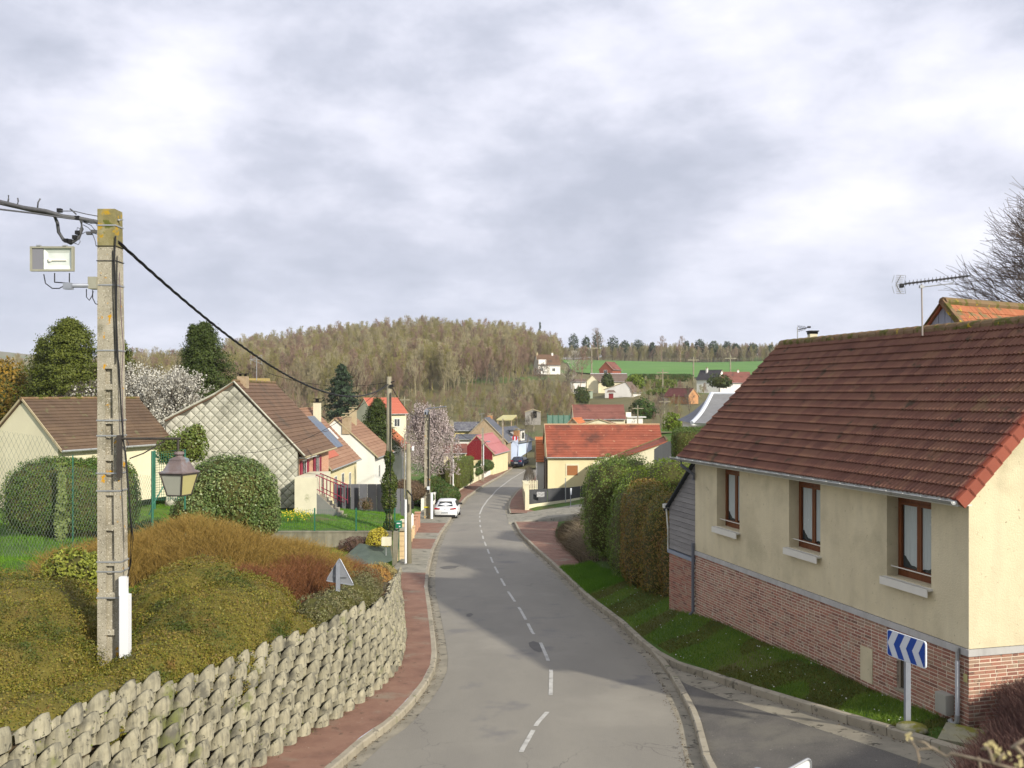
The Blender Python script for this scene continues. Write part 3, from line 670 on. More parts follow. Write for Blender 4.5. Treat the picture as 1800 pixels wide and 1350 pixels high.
m_tile = M('roof_tile', wi=.9, **_tk); m_tilep = M('laid_tile', wo=.9, **_tk)
m_verge = M('verge_tile_red', [(0.22, 0.058, 0.034), (0.29, 0.078, 0.045)], scale=3, wo=.7, rough=.75, bump=.003)
m_ridge = M('mossy_ridge', [(0.13, 0.07, 0.04), (0.20, 0.13, 0.07), (0.16, 0.12, 0.06)], scale=5, wo=.5, rough=.95, bump=.012, bscale=35, spots=[((0.10, 0.095, 0.02), 3.2, 0.5, 0.08), ((0.42, 0.30, 0.03), 5, 0.64, 0.04)])
m_zinc = M('zinc', [(0.33, 0.34, 0.33), (0.46, 0.47, 0.45)], scale=3, rough=.45, metal=.4, spec=.5, spots=[((0.22, 0.21, 0.18), 5, .6, .1)])
m_pvc = M('pale_pvc', [(0.60, 0.60, 0.53), (0.68, 0.67, 0.6)], scale=2, rough=.5)
m_wood = M('window_wood', [(0.11, 0.035, 0.012), (0.20, 0.065, 0.02)], scale=3, stretch=(6, 6, 1), rough=.45, bump=.001)
m_glass = glassy('window_glass', (0.035, 0.045, 0.045))
def curt():
    m = M('net_curtain', [(0.36, 0.40, 0.38), (0.46, 0.50, 0.47)], scale=14, stretch=(3, 3, .3), rough=.9, spots=[((0.62, 0.66, 0.62), 9, .68, .03)]); return m
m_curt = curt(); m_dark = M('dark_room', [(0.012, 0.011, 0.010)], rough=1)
m_sill = M('sill_pvc', [(0.62, 0.60, 0.52), (0.68, 0.66, 0.58)], scale=3, rough=.6)

LH = fs(1222); zb = -3.2        # facade length
ztop = fz(1703, 880) + .12; zbandT = fz(1703, 1141); zbandB = zbandT - .13; zbot = -6.9
GL = 9.0                        # gable depth away from the street
WT = .38
house = thing('rendered_house', 'cream rendered house with a brick plinth and mossy brown tiled roof above the grass bank', 'house', tuple(C0 + np.array([0, 0, -5.9])))
wins = []
for (a, b, t, bt) in [(1260, 1300, 829, 942), (1387, 1442, 855, 988), (1559, 1637, 880, 1045)]:
    s1, s0 = fs(a), fs(b); wins.append((s0, s1, fz(b, bt - 18), fz(a, t)))
zo = sum(q[2] for q in wins) / 3 ; zt_ = sum(q[3] for q in wins) / 3
zo, zt_ = -3.62, -1.98
wins = [(a, b, zo, zt_) for a, b, _, _ in wins]
print('WINS', wins, 'LH', LH, 'ztop', ztop, 'band', zbandT, [fz(b, bt) for b, bt in ((1637, 1045), (1442, 975), (1300, 930))], [fz(a, t) for a, t in ((1559, 880), (1387, 855), (1260, 829))])
mb = MB(HF)                      # street wall with openings
xs = [WT] + [v for q in sorted(wins) for v in q[:2]] + [LH]
for i in range(0, len(xs) - 1):
    if i % 2 == 0: mb.box(xs[i], xs[i + 1], 0, WT, zbandT, ztop)
    else: mb.box(xs[i], xs[i + 1], 0, WT, zbandT, zo); mb.box(xs[i], xs[i + 1], 0, WT, zt_, ztop)
mb.build('street_wall', m_rend, house)
EAVE_Y = -.30; RS = 1.0          # roof starts .3 outside the wall, 45 degrees
z_e = -1.86; RW = 3.34; z_r = z_e + RW
mb = MB(HF); mb.prism([(0, 0, zbandT), (0, 2 * RW - .5, zbandT), (0, 2 * RW - .5, z_e + .25), (0, RW - .28, z_r - .10), (0, 0.0, z_e + .18)], (WT, 0, 0)); mb.build('gable_wall', m_rend, house)
mb = MB(HF); mb.prism([(LH - WT, 0.5, zbandT), (LH - WT, 2 * RW - .5, zbandT), (LH - WT, 2 * RW - .5, z_e + .25), (LH - WT, RW - .28, z_r - .12), (LH - WT, 0.5, z_e + .6)], (WT, 0, 0)); mb.build('far_gable_wall', m_rend, house)
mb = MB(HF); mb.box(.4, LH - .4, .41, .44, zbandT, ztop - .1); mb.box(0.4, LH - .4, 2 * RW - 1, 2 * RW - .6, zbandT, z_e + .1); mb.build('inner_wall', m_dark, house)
mb = MB(HF); mb.box(-.03, LH, -.03, WT, zbandB, zbandT - .012); mb.box(-.03, WT, WT, 2 * RW - .4, zbandB, zbandT - .012); mb.build('plinth_band', m_band, house)
# plinth: mortar body + bricks
mb = MB(HF); [mb.box(a_, b_, .004, WT, c_, d_) for a_, b_, c_, d_ in ((.004, 1.75, zbot, zbandB), (1.97, LH, zbot, zbandB), (1.75, 1.97, zbot, -5.78), (1.75, 1.97, -5.10, zbandB), (1.75, 1.97, zbot, zbandB)) if not (c_ == zbot and d_ == zbandB and a_ == 1.75)]; mb.box(.004, WT, WT, 2 * RW - .5, zbot, zbandB); plinth = mb.build('plinth', m_mort, house)
brs = []; CH = .0675; BLn = .215
vent = (1.75, 1.97); panel = (2.72, 3.14)
row = 0; z = zbandB - .008
while z > -6.85:
    zz = z - CH + .017
    x = 0.0 + (BLn / 2 + .006 if row % 2 else 0)
    if row % 2: brs.append((0.0, BLn / 2 - .006, zz, z, 0))
    while x < LH - .05:
        L = BLn if rng.random() > .3 else BLn / 2 - .005
        e = min(x + L, LH)
        hole = None
        for h0, h1, c0_, c1_ in ((vent[0], vent[1], -5.78, -5.10), (panel[0], panel[1], -5.95, -5.20)):
            if zz > c0_ and z < c1_ and e > h0 and x < h1: hole = (h0, h1)
        if hole:
            if hole[0] - x > .05: brs.append((x, hole[0], zz, z, 0))
            if e - hole[1] > .05: brs.append((hole[1], e, zz, z, 0))
            x = e + .014; continue
        brs.append((x, e, zz, z, 0))
        x = e + .016
    x = 0.0 if row % 2 else -0.0
    y = .0 + (0.11 if row % 2 == 0 else 0.0)
    if row % 2 == 0: brs.append((0.0, .10, zz, z, 1))
    while y < 3.2:
        L = BLn if rng.random() > .3 else BLn / 2; brs.append((y, y + L, zz, z, 1)); y += L + .016
    z -= CH; row += 1
def brick_score(b):
    x = (b[0] + b[1]) / 2
    P = C0 + (u * x if b[4] == 0 else w * x); px = 900 + P[0] / P[1] * F; py = 691 - b[2] / P[1] * F
    vis_ = px < 1815 and py < (1290 if b[4] == 0 else 1275) and b[2] > (-5.9 - .04 * x)
    return P[1] + (0 if vis_ else 100)
brs.sort(key=brick_score)
def brick_mesh(L):
    m = MB(); d = .05; m.box(0, L, -.0, d, 0, CH - .017); return m.mesh('brick', m_brickp)
bm_cache = {}; rest = MB()
def brick_base(x, z, side):
    j = rng.uniform(-.003, .004)
    if side == 0: return C0 + u * x + w * (j - .002) + np.array([0, 0, z]), u, w
    return C0 + w * x + u * (j - .002) + np.array([0, 0, z]), w, u
for i, (x0, x1, z0, z1, side) in enumerate(brs):
    L = round(x1 - x0, 2)
    if side == 1 and x0 > 3: continue
    o, ux, uy = brick_base(x0, z0, side)
    if i < 300:
        if L not in bm_cache: bm_cache[L] = brick_mesh(L)
        piece('brick', bm_cache[L], plinth, m4(o, ux, uy, (0, 0, 1)))
    else: rest.fr = (o, ux, uy, np.array([0, 0, 1.])); rest.box(0, L, 0, .05, 0, CH - .017)
rest.build('brickwork', m_brick, plinth)['kind'] = 'stuff'
mb = MB(HF); mb.box(panel[0] + .01, panel[1] - .01, -.012, .02, -5.93, -5.22); mb.build('meter_panel', m_rend, plinth)
mb = MB(HF); mb.box(vent[0], vent[1], .09, .13, -5.76, -5.12); mb.build('cellar_shutter', M('rust_brown', [(0.07, 0.055, 0.035)]), plinth)
mb = MB(HF); mb.box(vent[0] - .03, vent[1] + .03, -.03, .08, -5.80, -5.76); mb.build('cellar_sill', m_conc, plinth)

# windows
for (s0, s1, z0, z1) in wins:
    wr = MB(HF); yw = .26; f = .065
    wr.box(s0, s1, yw, yw + .07, z0, z0 + f + .06); wr.box(s0, s1, yw, yw + .07, z1 - .17, z1); wr.box(s0, s0 + f, yw, yw + .07, z0, z1); wr.box(s1 - f, s1, yw, yw + .07, z0, z1)
    win = wr.build('window', m_wood, house)
    mid = (s0 + s1) / 2
    for a, b in ((s0 + f, mid - .005), (mid + .005, s1 - f)):
        k = MB(HF); g_ = .055; zb0, zb1 = z0 + f + .06, z1 - .17
        k.box(a, b, yw - .02, yw + .05, zb0, zb0 + g_); k.box(a, b, yw - .02, yw + .05, zb1 - g_, zb1); k.box(a, a + g_, yw - .02, yw + .05, zb0 + g_, zb1 - g_); k.box(b - g_, b, yw - .02, yw + .05, zb0 + g_, zb1 - g_)
        k.build('casement', m_wood, win)
        k = MB(HF); k.box(a + g_, b - g_, yw + .03, yw + .045, zb0 + g_, zb1 - g_)
        pn = k.build('pane', m_glass, win)
        # net curtain: scalloped lower edge, gathered towards the middle
        V = []; n = 14; lft = a < mid - .2
        a2 = a + (.06 if a > mid - .1 else .11); b2 = b - (.11 if a > mid - .1 else .06)
        for q in range(n + 1):
            t = q / n; x = a2 + (b2 - a2) * t; yy = yw + .015 + .006 * math.sin(t * 22)
            edge = (1 - t) if a > mid - .1 else t
            V.append([(x, yy, zb1 - g_), (x, yy, zb0 + g_ + .03 + .20 * (1 - edge)**1.6 + .02 * math.sin(t * 9))])
        k = MB(HF)
        for q in range(n): k.quad(V[q][1], V[q + 1][1], V[q + 1][0], V[q][0])
        k.build('net_curtain', m_curt, win)
    k = MB(HF); k.box(s0 - .05, s1 + .05, -.13, yw, z0 - .05, z0 - .012); k.box(s0 - .05, s1 + .05, -.135, -.115, z0 - .165, z0 - .012); k.build('sill', m_sill, win)
    k = MB(HF); k.tube([(s0, .10, z0 + .19), (s1, .10, z0 + .19)], .012, 6); k.build('safety_rail', m_sill, win)

# roof: tiles in courses, each near tile a piece
slope = RW * math.sqrt(2) + .0; NR = 18; EX = slope / NR
rz = (w + np.array([0, 0, 1.])) / math.sqrt(2); rn = np.cross(u, rz); rn = rn if rn[2] > 0 else -rn
RO = C0 + w * EAVE_Y + np.array([0, 0, z_e]) + u * -.12
LR = LH + .12 + .62
TW = .235
def tile_geo():
    vs = []; fs_ = []; n = 10
    for i in range(n + 1):
        t = i / n; h = .018 * math.cos(t * 4 * math.pi) + .018; 
        vs += [(t * TW * 1.02, -.02, h + .034 - .02), (t * TW * 1.02, -.02, h + .052), (t * TW * 1.02, EX + .04, h + .004)]
    for i in range(n):
        a = i * 3; b = a + 3; fs_ += [(a, b, b + 1, a + 1), (a + 1, b + 1, b + 2, a + 2)]
    return vs, fs_
tv, tf = tile_geo(); mb = MB(); mb.add(tv, tf); tme = mb.mesh('tile', m_tilep)
roof = MB((RO, u, rz, rn))
roof.box(0, LR, .0, slope, -.06, -.012)
roof_o = roof.build('roof', M('roof_batten', [(0.05, 0.03, 0.02)]), house)
NC = int(LR / TW); tiles = []
for r_ in range(NR):
    for c in range(NC): tiles.append((r_, c, RO + u * (c * TW + .0) + rz * (r_ * EX)))
def tsc(t):
    P = t[2]; px = 900 + P[0] / P[1] * F; return P[1] + (0 if px < 1795 and (691 - P[2] / P[1] * F) > 545 else 100)
tiles.sort(key=tsc); rest = MB()
for i, (r_, c, o) in enumerate(tiles):
    j = rn * rng.uniform(-.003, .004); tl = rng.normal(0, .006)
    ux = u; uy = rz + rn * tl; uz = rn
    if i < 300: piece('tile', tme, roof_o, m4(o + j, ux, uy, uz))
    else: rest.fr = (o + j, ux, uy, uz); rest.add(tv, tf)
rest.build('tile_courses', m_tile, roof_o)['kind'] = 'stuff'
# back slope
rz2 = (-w + np.array([0, 0, 1.])) / math.sqrt(2); mb = MB((RO + w * 2 * RW, u, rz2, np.cross(rz2, u))); mb.box(0, LR, 0, slope, -.03, .03); mb.build('back_slope', m_tile, roof_o)
# verge tiles on the near gable
for r_ in range(NR):
    o = RO + rz * (r_ * EX) - u * .0
    mb = MB((o, u, rz, rn)); mb.add([(-.03, -.03, -.17), (-.03, -.03, .045), (.05, -.03, .075), (.16, -.03, .06), (-.03, EX + .02, -.19), (-.03, EX + .02, .02), (.05, EX + .02, .05), (.16, EX + .02, .035), (.0, -.03, -.17), (.0, EX + .02, -.19)],
                                     [(0, 1, 5, 4), (1, 2, 6, 5), (2, 3, 7, 6), (0, 8, 9, 4), (0, 1, 2, 3, 8)]); mb.build('verge_tile', m_verge, roof_o)
# ridge tiles
for k in range(int(LR / .36)):
    x = k * .36; prof = [(.13 * math.cos(a), .13 * math.sin(a) - .03) for a in np.linspace(-.25, math.pi + .25, 8)]
    o = RO + rz * slope + u * x; mb = MB((o, u, w, np.array([0, 0, 1.])))
    r1, r2 = 1.0, 1.16; vs = [(0 - .02, p[0] * r2, p[1] * r2) for p in prof] + [(.36, p[0] * r1, p[1] * r1) for p in prof]; n = len(prof)
    mb.add(vs, [(i, i + 1, n + i + 1, n + i) for i in range(n - 1)] + [tuple(range(n))[::-1]])
    mb.build('ridge_tile', m_ridge, roof_o)
# gutter, fascia, downpipe
k = MB(HF); pr = [(-.07 + .065 * math.cos(a), .065 * math.sin(a)) for a in np.linspace(math.pi, 2 * math.pi, 8)]
gy = EAVE_Y - .02; gz0 = z_e - .02
vs = []
for x in (-.10, LR - .05): vs += [(x, gy + p[0], gz0 + p[1]) for p in pr]; vs += [(x, gy + p[0] * .9 - .0, gz0 + p[1] * .8 + .004) for p in pr]
n = len(pr)
k.add(vs, [(i, i + 1, 2 * n + i + 1, 2 * n + i) for i in range(n - 1)] + [(n + i, n + i + 1, 3 * n + i + 1, 3 * n + i) for i in range(n - 1)] + [(0, n, 3 * n, 2 * n), (n - 1, 2 * n - 1, 4 * n - 1, 3 * n - 1)] + [tuple(range(n))])
gut = k.build('gutter', m_zinc, house, smooth=True)
k = MB(HF); k.box(-.08, LR - .1, EAVE_Y + .0, .0, z_e - .115, z_e - .085); k.box(-.08, LR - .1, EAVE_Y - .005, EAVE_Y + .015, z_e - .12, z_e + .01); k.build('soffit', m_pvc, house)
for q in range(24): 
    k = MB(HF); x = .2 + q * .5; k.box(x, x + .02, gy - .14, gy, gz0 + .0, gz0 + .012); k.build('gutter_bracket', m_zinc, gut)
k = MB(HF); x = LH + .1; k.tube([(x, gy - .07, gz0 - .05), (x, gy - .07, gz0 - .18), (x - .15, -.06, gz0 - .45), (x - .1, -.055, gz0 - .6)], .045, 8)
k.tube([(LH + .02, -.06, -4.3), (LH + .02, -.06, -6.25), (LH + .05, -.14, -6.36)], .048, 8); k.build('downpipe', M('grey_pipe', [(0.10, 0.11, 0.13), (0.15, 0.16, 0.18)], scale=2, rough=.5), house)
# electric pipe and grey box at the near corner
k = MB(HF); k.tube([(.20, -.07, zbandT - .02), (.20, -.07, zbandB - .12)], .035, 8); k.build('pipe_collar', m_zinc, plinth)
k = MB(HF); k.tube([(.20, -.07, zbandB - .12), (.20, -.07, -5.72)], .04, 8); k.build('white_pipe', M('white_pipe', [(0.52, 0.54, 0.56)], rough=.5), plinth)
k = MB(HF); k.tube([(.20, -.07, -5.72), (.20, -.08, -5.84), (.24, -.10, -5.9), (.32, -.10, -5.9), (.36, -.10, -5.84)], .045, 8); k.build('pipe_elbow', m_zinc, plinth)
k = MB(HF); k.box(.36, .66, -.17, -.01, -5.78, -5.42); k.box(.37, .65, -.18, -.17, -5.77, -5.43); k.build('service_box', M('grey_box', [(0.33, 0.32, 0.27), (0.4, 0.385, 0.33)], scale=3, rough=.7), plinth)
k = MB(HF); k.box(.03, .12, -.012, .01, -5.10, -4.96); k.build('yellow_plate', M('yellow_plate', [(0.5, 0.46, 0.2)]), plinth)

# grey timber lean-to beyond the house
m_board = M('weathered_board', [(0.13, 0.125, 0.12), (0.22, 0.21, 0.20), (0.32, 0.31, 0.29)], scale=2.0, stretch=(1, 1, 7), wi=.5, wo=.6, rough=.9, bump=.004, bscale=16, detail=9)
shed = thing('timber_shed', 'grey weathered timber shed on a brick base between the hedge and the cream house', 'shed', tuple(C0 + u * (LH + 1) + np.array([0, 0, -6.4])))
sx0 = LH + .07; sx1 = fs(1175) ; y0 = .02
def ztop_s(x): return -2.02 - (x - sx0) / (sx1 - sx0) * 1.45 + .0
mb = MB(HF); mb.prism([(sx0, y0 + .05, -4.75), (sx1, y0 + .05, -4.75), (sx1, y0 + .05, ztop_s(sx1) - .03), (sx0, y0 + .05, ztop_s(sx0) - .03)], (0, 3.2, 0)); body = mb.build('shed_body', m_dark, shed)
z = -4.72; kk = 0
while z < -2.0:
    zt2 = z + .148; x1 = sx1
    if zt2 > ztop_s(sx1): x1 = sx0 + (sx1 - sx0) * min(1, max(0.02, (ztop_s(sx0) - z - .0) / (ztop_s(sx0) - ztop_s(sx1))))
    x2 = sx0 + (sx1 - sx0) * min(1, max(0.0, (ztop_s(sx0) - zt2) / (ztop_s(sx0) - ztop_s(sx1))))
    if zt2 <= ztop_s(sx1): x2 = sx1
    mb = MB(HF); mb.prism([(sx0, y0, z), (x1, y0, z), (x2, y0 + .018, z + .14), (sx0, y0 + .018, z + .14)], (0, .02, 0)); mb.build('board', m_board, body); z += .15
mb = MB(HF); mb.box(sx0, sx1 + .02, y0 - .05, y0 + .1, -4.86, -4.76); mb.build('zinc_flashing', M('blue_zinc', [(0.22, 0.25, 0.30), (0.27, 0.30, 0.35)], rough=.5), shed)
mb = MB(HF); mb.box(sx0, sx1, y0 + .012, y0 + 3.2, -7.3, -4.87); sp = mb.build('shed_plinth', m_mort, shed)
mb = MB(HF); z = -4.88; row = 0
while z > -6.9:
    x = sx0 + (.11 if row % 2 else 0)
    while x < sx1 - .05: mb.box(x, min(x + .21, sx1), y0, y0 + .05, z - .056, z); x += .222
    z -= CH; row += 1
mb.build('brickwork', m_brick, sp)['kind'] = 'stuff'
mb = MB(HF); mb.prism([(sx0 - .02, y0 - .12, ztop_s(sx0) - .02), (sx1 + .15, y0 - .12, ztop_s(sx1 + .15) - .02), (sx1 + .15, y0 - .12, ztop_s(sx1 + .15) + .03), (sx0 - .02, y0 - .12, ztop_s(sx0) + .03)], (0, 3.6, 0)); mb.build('shed_roof', M('dark_sheet', [(0.04, 0.045, 0.05)]), shed)
mb = MB(HF); mb.cb((sx1 + .08, y0 - .08, -3.45), (.14, .14, .12)); mb.tube([(sx1 + .08, y0 - .06, -3.5), (sx1 + .02, y0 - .03, -4.1), (sx1 + .02, y0 - .03, -4.8)], .025); mb.build('shed_downpipe', m_pvc, shed)

# chevron board
m_blue = M('sign_blue', [(0.008, 0.06, 0.33)], rough=.4); m_white = M('sign_white', [(0.62, 0.66, 0.70)], rough=.4); m_galv = M('galvanised', [(0.24, 0.26, 0.30), (0.36, 0.38, 0.42)], scale=5, rough=.5, metal=.35)
P = at(1598, 1262, 17.02); sn = np.array([-.62, -.78, 0]); sn /= np.linalg.norm(sn)
a = np.array(at(1560, 1127, 17.36)); b = np.array(at(1628, 1153.5, 16.45)); sx = b - a; Wd = np.linalg.norm(sx[:2]); sx[2] = 0; sx /= np.linalg.norm(sx)
Ht = .56; zc = (a[2] + b[2]) / 2; o = np.array([(a[0] + b[0]) / 2, (a[1] + b[1]) / 2, zc]); sy = np.cross((0, 0, 1), sx)
cs = thing('chevron_sign', 'blue bend marker board with three white chevrons on a square grey post', 'road sign', P)
print('chevron width', Wd)
FRM = (o, sx, sy, np.array([0, 0, 1.])); hw = Wd / 2; hh = .235
mb = MB(FRM); r_ = .05
pts = []
for cx_, cz_, a0 in ((hw - r_, -hh + r_, -90), (hw - r_, hh - r_, 0), (-hw + r_, hh - r_, 90), (-hw + r_, -hh + r_, 180)):
    for q in range(5): an = R(a0 + q * 22.5); pts.append((cx_ + r_ * math.cos(an), -.012, cz_ + r_ * math.sin(an)))
mb.prism(pts, (0, .03, 0)); mb.build('sign_rim', m_white, cs)
mb = MB(FRM); mb.prism([(p[0] * .965, -.0135, p[2] * .955) for p in pts], (0, .0012, 0)); bd = mb.build('sign_board', m_blue, cs)
W3 = 2 * hw * .965; st = W3 / 3.0; hz_ = hh * .955
for q in range(3):
    x0 = -W3 / 2 + st * q + .0; th = st * .50; tip = -st * .40
    mb = MB(FRM)
    A = [(x0 + .42 * st, hz_), (x0 + .42 * st + th, hz_), (x0 + .42 * st + th + tip, 0), (x0 + .42 * st + th, -hz_), (x0 + .42 * st, -hz_), (x0 + .42 * st + tip, 0)]
    A = [(min(max(x, -W3 / 2), W3 / 2), z_) for x, z_ in A]
    mb.prism([(x, -.0165, z_) for x, z_ in [A[0], A[1], A[2], A[5]]], (0, .0025, 0)); mb.prism([(x, -.0165, z_) for x, z_ in [A[5], A[2], A[3], A[4]]], (0, .0025, 0)); mb.build('chevron', m_white, bd)
mb = MB(); mb.box(P[0] - .045, P[0] + .045, P[1] + .03, P[1] + .12, P[2] - .15, zc - .1); mb.build('sign_post', m_galv, cs)
mb = MB(); mb.lathe([(.04, -.03), (.15, -.04), (.25, -.075), (.28, -.15)], (P[0], P[1] - .12, P[2] - .02), 14); mb.build('concrete_footing', M('mossy_concrete', [(0.24, 0.23, 0.16), (0.33, 0.31, 0.2)], scale=4, bump=.02, bscale=14, spots=[((0.20, 0.19, 0.03), 3, .48, .1)]), cs, smooth=True)
mb = MB(); Q = at(1695, 1285, 16.3); mb.add([(Q[0] - .5, Q[1] - .1, Q[2] - .3), (Q[0] + .1, Q[1] - .35, Q[2] - .3), (Q[0] + .45, Q[1] + .1, Q[2] - .3), (Q[0] - .1, Q[1] + .45, Q[2] - .3), (Q[0] - .5, Q[1] - .1, Q[2] - .09), (Q[0] + .1, Q[1] - .35, Q[2] - .12), (Q[0] + .45, Q[1] + .1, Q[2] - .03), (Q[0] - .1, Q[1] + .45, Q[2] + .0)], [(0, 3, 2, 1), (4, 5, 6, 7), (0, 1, 5, 4), (1, 2, 6, 5), (2, 3, 7, 6), (3, 0, 4, 7)]); tag(mb.build('concrete_slab', M('mossy_concrete', [(0.2, 0.2, 0.15)])), 'cracked mossy concrete slab at the foot of the brick corner', 'slab')

# corner of a white panel poking in at the bottom edge
Q = at(1425, 1331, 9.0); q2 = at(1352, 1352, 8.7)
sg = thing('white_sign', 'white metal panel whose rounded upper corner shows at the bottom edge', 'road sign', (Q[0], Q[1], -5.6))
sx = np.array([Q[0] - q2[0], Q[1] - q2[1], 0]); sx /= np.linalg.norm(sx); sy = np.cross((0, 0, 1), sx); tilt = .17
fr = (np.array(Q), np.array([sx[0], sx[1], tilt]), sy, np.array([0, 0, 1.])); mb = MB(fr)
pp = [(-1.0, 0, -.75), (0, 0, -.75), (0, 0, -.06)] + [(-.06 + .06 * math.cos(R(a)), 0, -.06 + .06 * math.sin(R(a))) for a in range(0, 91, 18)] + [(-1.0, 0, 0)]
mb.prism(pp, (0, .02, 0)); mb.build('panel', M('sign_back', [(0.62, 0.63, 0.62)], rough=.35), sg)
mb = MB(fr); mb.tube([(p[0], 0, p[2]) for p in pp[1:]], .012, 6); mb.build('panel_rim', M('rim_dark', [(0.30, 0.31, 0.32)], rough=.4, metal=.4), sg)
mb = MB(); mb.tube([(Q[0] - .5, Q[1] - .02, -5.7), (Q[0] - .5, Q[1] - .02, Q[2] - .1)], .035, 8); mb.build('panel_post', m_galv, sg)

# neighbour roof beyond the ridge of the cream house, with its grey-blue boarded gable
m_otile = M('old_orange_tile', [(0.22, 0.085, 0.04), (0.34, 0.12, 0.055), (0.42, 0.18, 0.09)], scale=3, wi=1, wo=.8, rough=.9, bump=.01, bscale=30, spots=[((0.16, 0.13, 0.06), 3, .55, .08), ((0.40, 0.27, 0.03), 5, .66, .04)])
A = np.array(at(1657, 529, 26.0)); nb = thing('neighbour_house', 'old house whose mossy orange tiled roof and blue boarded gable rise behind the brown roof', 'house', (A[0], A[1], -5.5))
ax = np.array([.97, -.05, 0.0]); ax /= np.linalg.norm(ax); ay = np.array([.05, .97, 0]); ay /= np.linalg.norm(ay)
NF = (np.array([A[0], A[1], 0]), ax, ay, np.array([0, 0, 1.]))
# gable lies in the plane facing the viewer-left: build as a gable whose axis runs right
gaf = np.array([-.80, -.60, 0]); 
d1 = np.array([.86, .5, 0]); d1 /= np.linalg.norm(d1); d2 = np.array([-.5, .86, 0]); d2 /= np.linalg.norm(d2)   # d1 ridge direction, d2 across
NF = (np.array([A[0], A[1], 0]), d1, d2, np.array([0, 0, 1.])); zr = A[2]; hw2 = 2.6; dz = 3.1
mb = MB(NF); mb.prism([(.12, -hw2, zr - dz), (.12, hw2, zr - dz), (.12, 0, zr - .08)], (.1, 0, 0)); ga = mb.build('gable', m_dark, nb)
m_bluebd = M('blue_grey_board', [(0.25, 0.29, 0.34), (0.33, 0.37, 0.43)], wo=1, wi=.5, scale=3, rough=.8, bump=.002)
for q in range(-12, 12):
    y0_, y1_ = q * .2 + .008, q * .2 + .192; t0 = zr - .1 - max(abs(y0_), abs(y1_)) * dz / hw2
    mb = MB(NF); mb.prism([(.10, y0_, zr - dz), (.10, y1_, zr - dz), (.10, y1_, zr - .1 - abs(y1_) * dz / hw2), (.10, y0_, zr - .1 - abs(y0_) * dz / hw2)], (.03, 0, 0)); mb.build('board', m_bluebd, ga)
mb = MB(NF); mb.box(.1, 9, -hw2 + .1, hw2 - .1, -5.9, zr - dz); mb.build('wall', m_rend, nb)
sl = math.hypot(hw2, dz); ry_ = np.array(d2 * hw2 + np.array([0, 0, dz])) / sl; rnn = np.cross(d1, ry_)
OO = NF[0] - d2 * hw2 + np.array([0, 0, zr - dz]); rb = MB((OO, d1, ry_, rnn)); rb.box(0, 9, -.1, sl, -.05, .0); rf = rb.build('roof', m_otile, nb)
rb = MB((OO + d2 * 2 * hw2, d1, np.array([-ry_[0], -ry_[1], ry_[2]]), -np.cross(d1, np.array([-ry_[0], -ry_[1], ry_[2]])))); rb.box(0, 9, -.1, sl, -.05, .0); rb.build('roof_slope', m_otile, rf)
tm = MB().box(0, .19, 0, .30, 0, .022).mesh('tile', m_otile); tb = MB(); nt_ = 0
for r_ in range(int(sl / .26)):
    for c in range(46):
        o = OO + d1 * (c * .2 + (r_ % 2) * .0) + ry_ * (r_ * .26) + rnn * rng.uniform(.0, .012); tl = .05
        if r_ > int(sl / .26) - 7 and c < 40: piece('tile', tm, rf, m4(o, d1, ry_ * .998 - rnn * .06, rnn + ry_ * .06))
        else: tb.fr = (o, d1, ry_ - rnn * .06, rnn); tb.box(0, .19, 0, .30, 0, .022)
tb.build('tile_courses', m_otile, rf)['kind'] = 'stuff'
mb = MB((NF[0] + np.array([0, 0, zr]), d1, d2, np.array([0, 0, 1.]))); mb.tube([(0, 0, -.02), (9, 0, -.02)], .13, 8); mb.build('ridge', m_ridge, rf)
mb = MB((OO, d1, ry_, rnn)); mb.box(-.08, .1, -.1, sl + .02, -.08, .06); mb.build('verge', m_ridge, rf)
mb = MB((OO + d2 * 2 * hw2, d1, np.array([-ry_[0], -ry_[1], ry_[2]]), rnn)); mb.box(-.08, .1, -.1, sl + .02, -.05, .08); mb.build('verge', m_ridge, rf)
# ------------------------------------------------------------------ poles
m_pole = M('pole_concrete', [(0.20, 0.18, 0.13), (0.33, 0.30, 0.225), (0.42, 0.385, 0.30)], scale=2.2, rough=.95, bump=.006, bscale=70, detail=10,
           spots=[((0.13, 0.12, 0.07), 1.1, .60, .12), ((0.66, 0.62, 0.52), 40, .60, .04), ((0.09, 0.075, 0.05), 48, .60, .04), ((0.50, 0.26, 0.012), 4.2, .635, .03)])
m_polet = M('pole_top_lichen', [(0.13, 0.12, 0.06), (0.22, 0.19, 0.08), (0.30, 0.27, 0.15)], scale=5, rough=.95, bump=.01, bscale=50, spots=[((0.40, 0.25, 0.02), 6, .55, .06), ((0.10, 0.11, 0.02), 4, .58, .08)])
m_black = M('black_cable', [(0.012, 0.012, 0.013)], rough=.6); m_cable = M('grey_cable', [(0.06, 0.062, 0.065), (0.10, 0.10, 0.105)], scale=20, rough=.6)
m_steel = M('steel_band', [(0.32, 0.33, 0.33), (0.42, 0.43, 0.43)], scale=6, rough=.45, metal=.5)
m_pvcw = M('white_conduit', [(0.70, 0.71, 0.72)], rough=.45)
PY = 15.5; PX0, PZ0 = at(171, 1165, PY)[0], at(171, 1165, PY)[2]; PZ1 = at(190, 367, PY)[2]
pole = thing('concrete_pole', 'tall lichen-spotted concrete utility pole with ladder recesses rising from the clipped bank shrubs', 'utility pole', (PX0 + .2, PY, PZ0))
def hwid(z): return np.interp(z, [PZ0, PZ1], [.405, .285])       # width of the front face
xl_ = PX0
zs = np.linspace(PZ0 - .3, PZ1, 2)
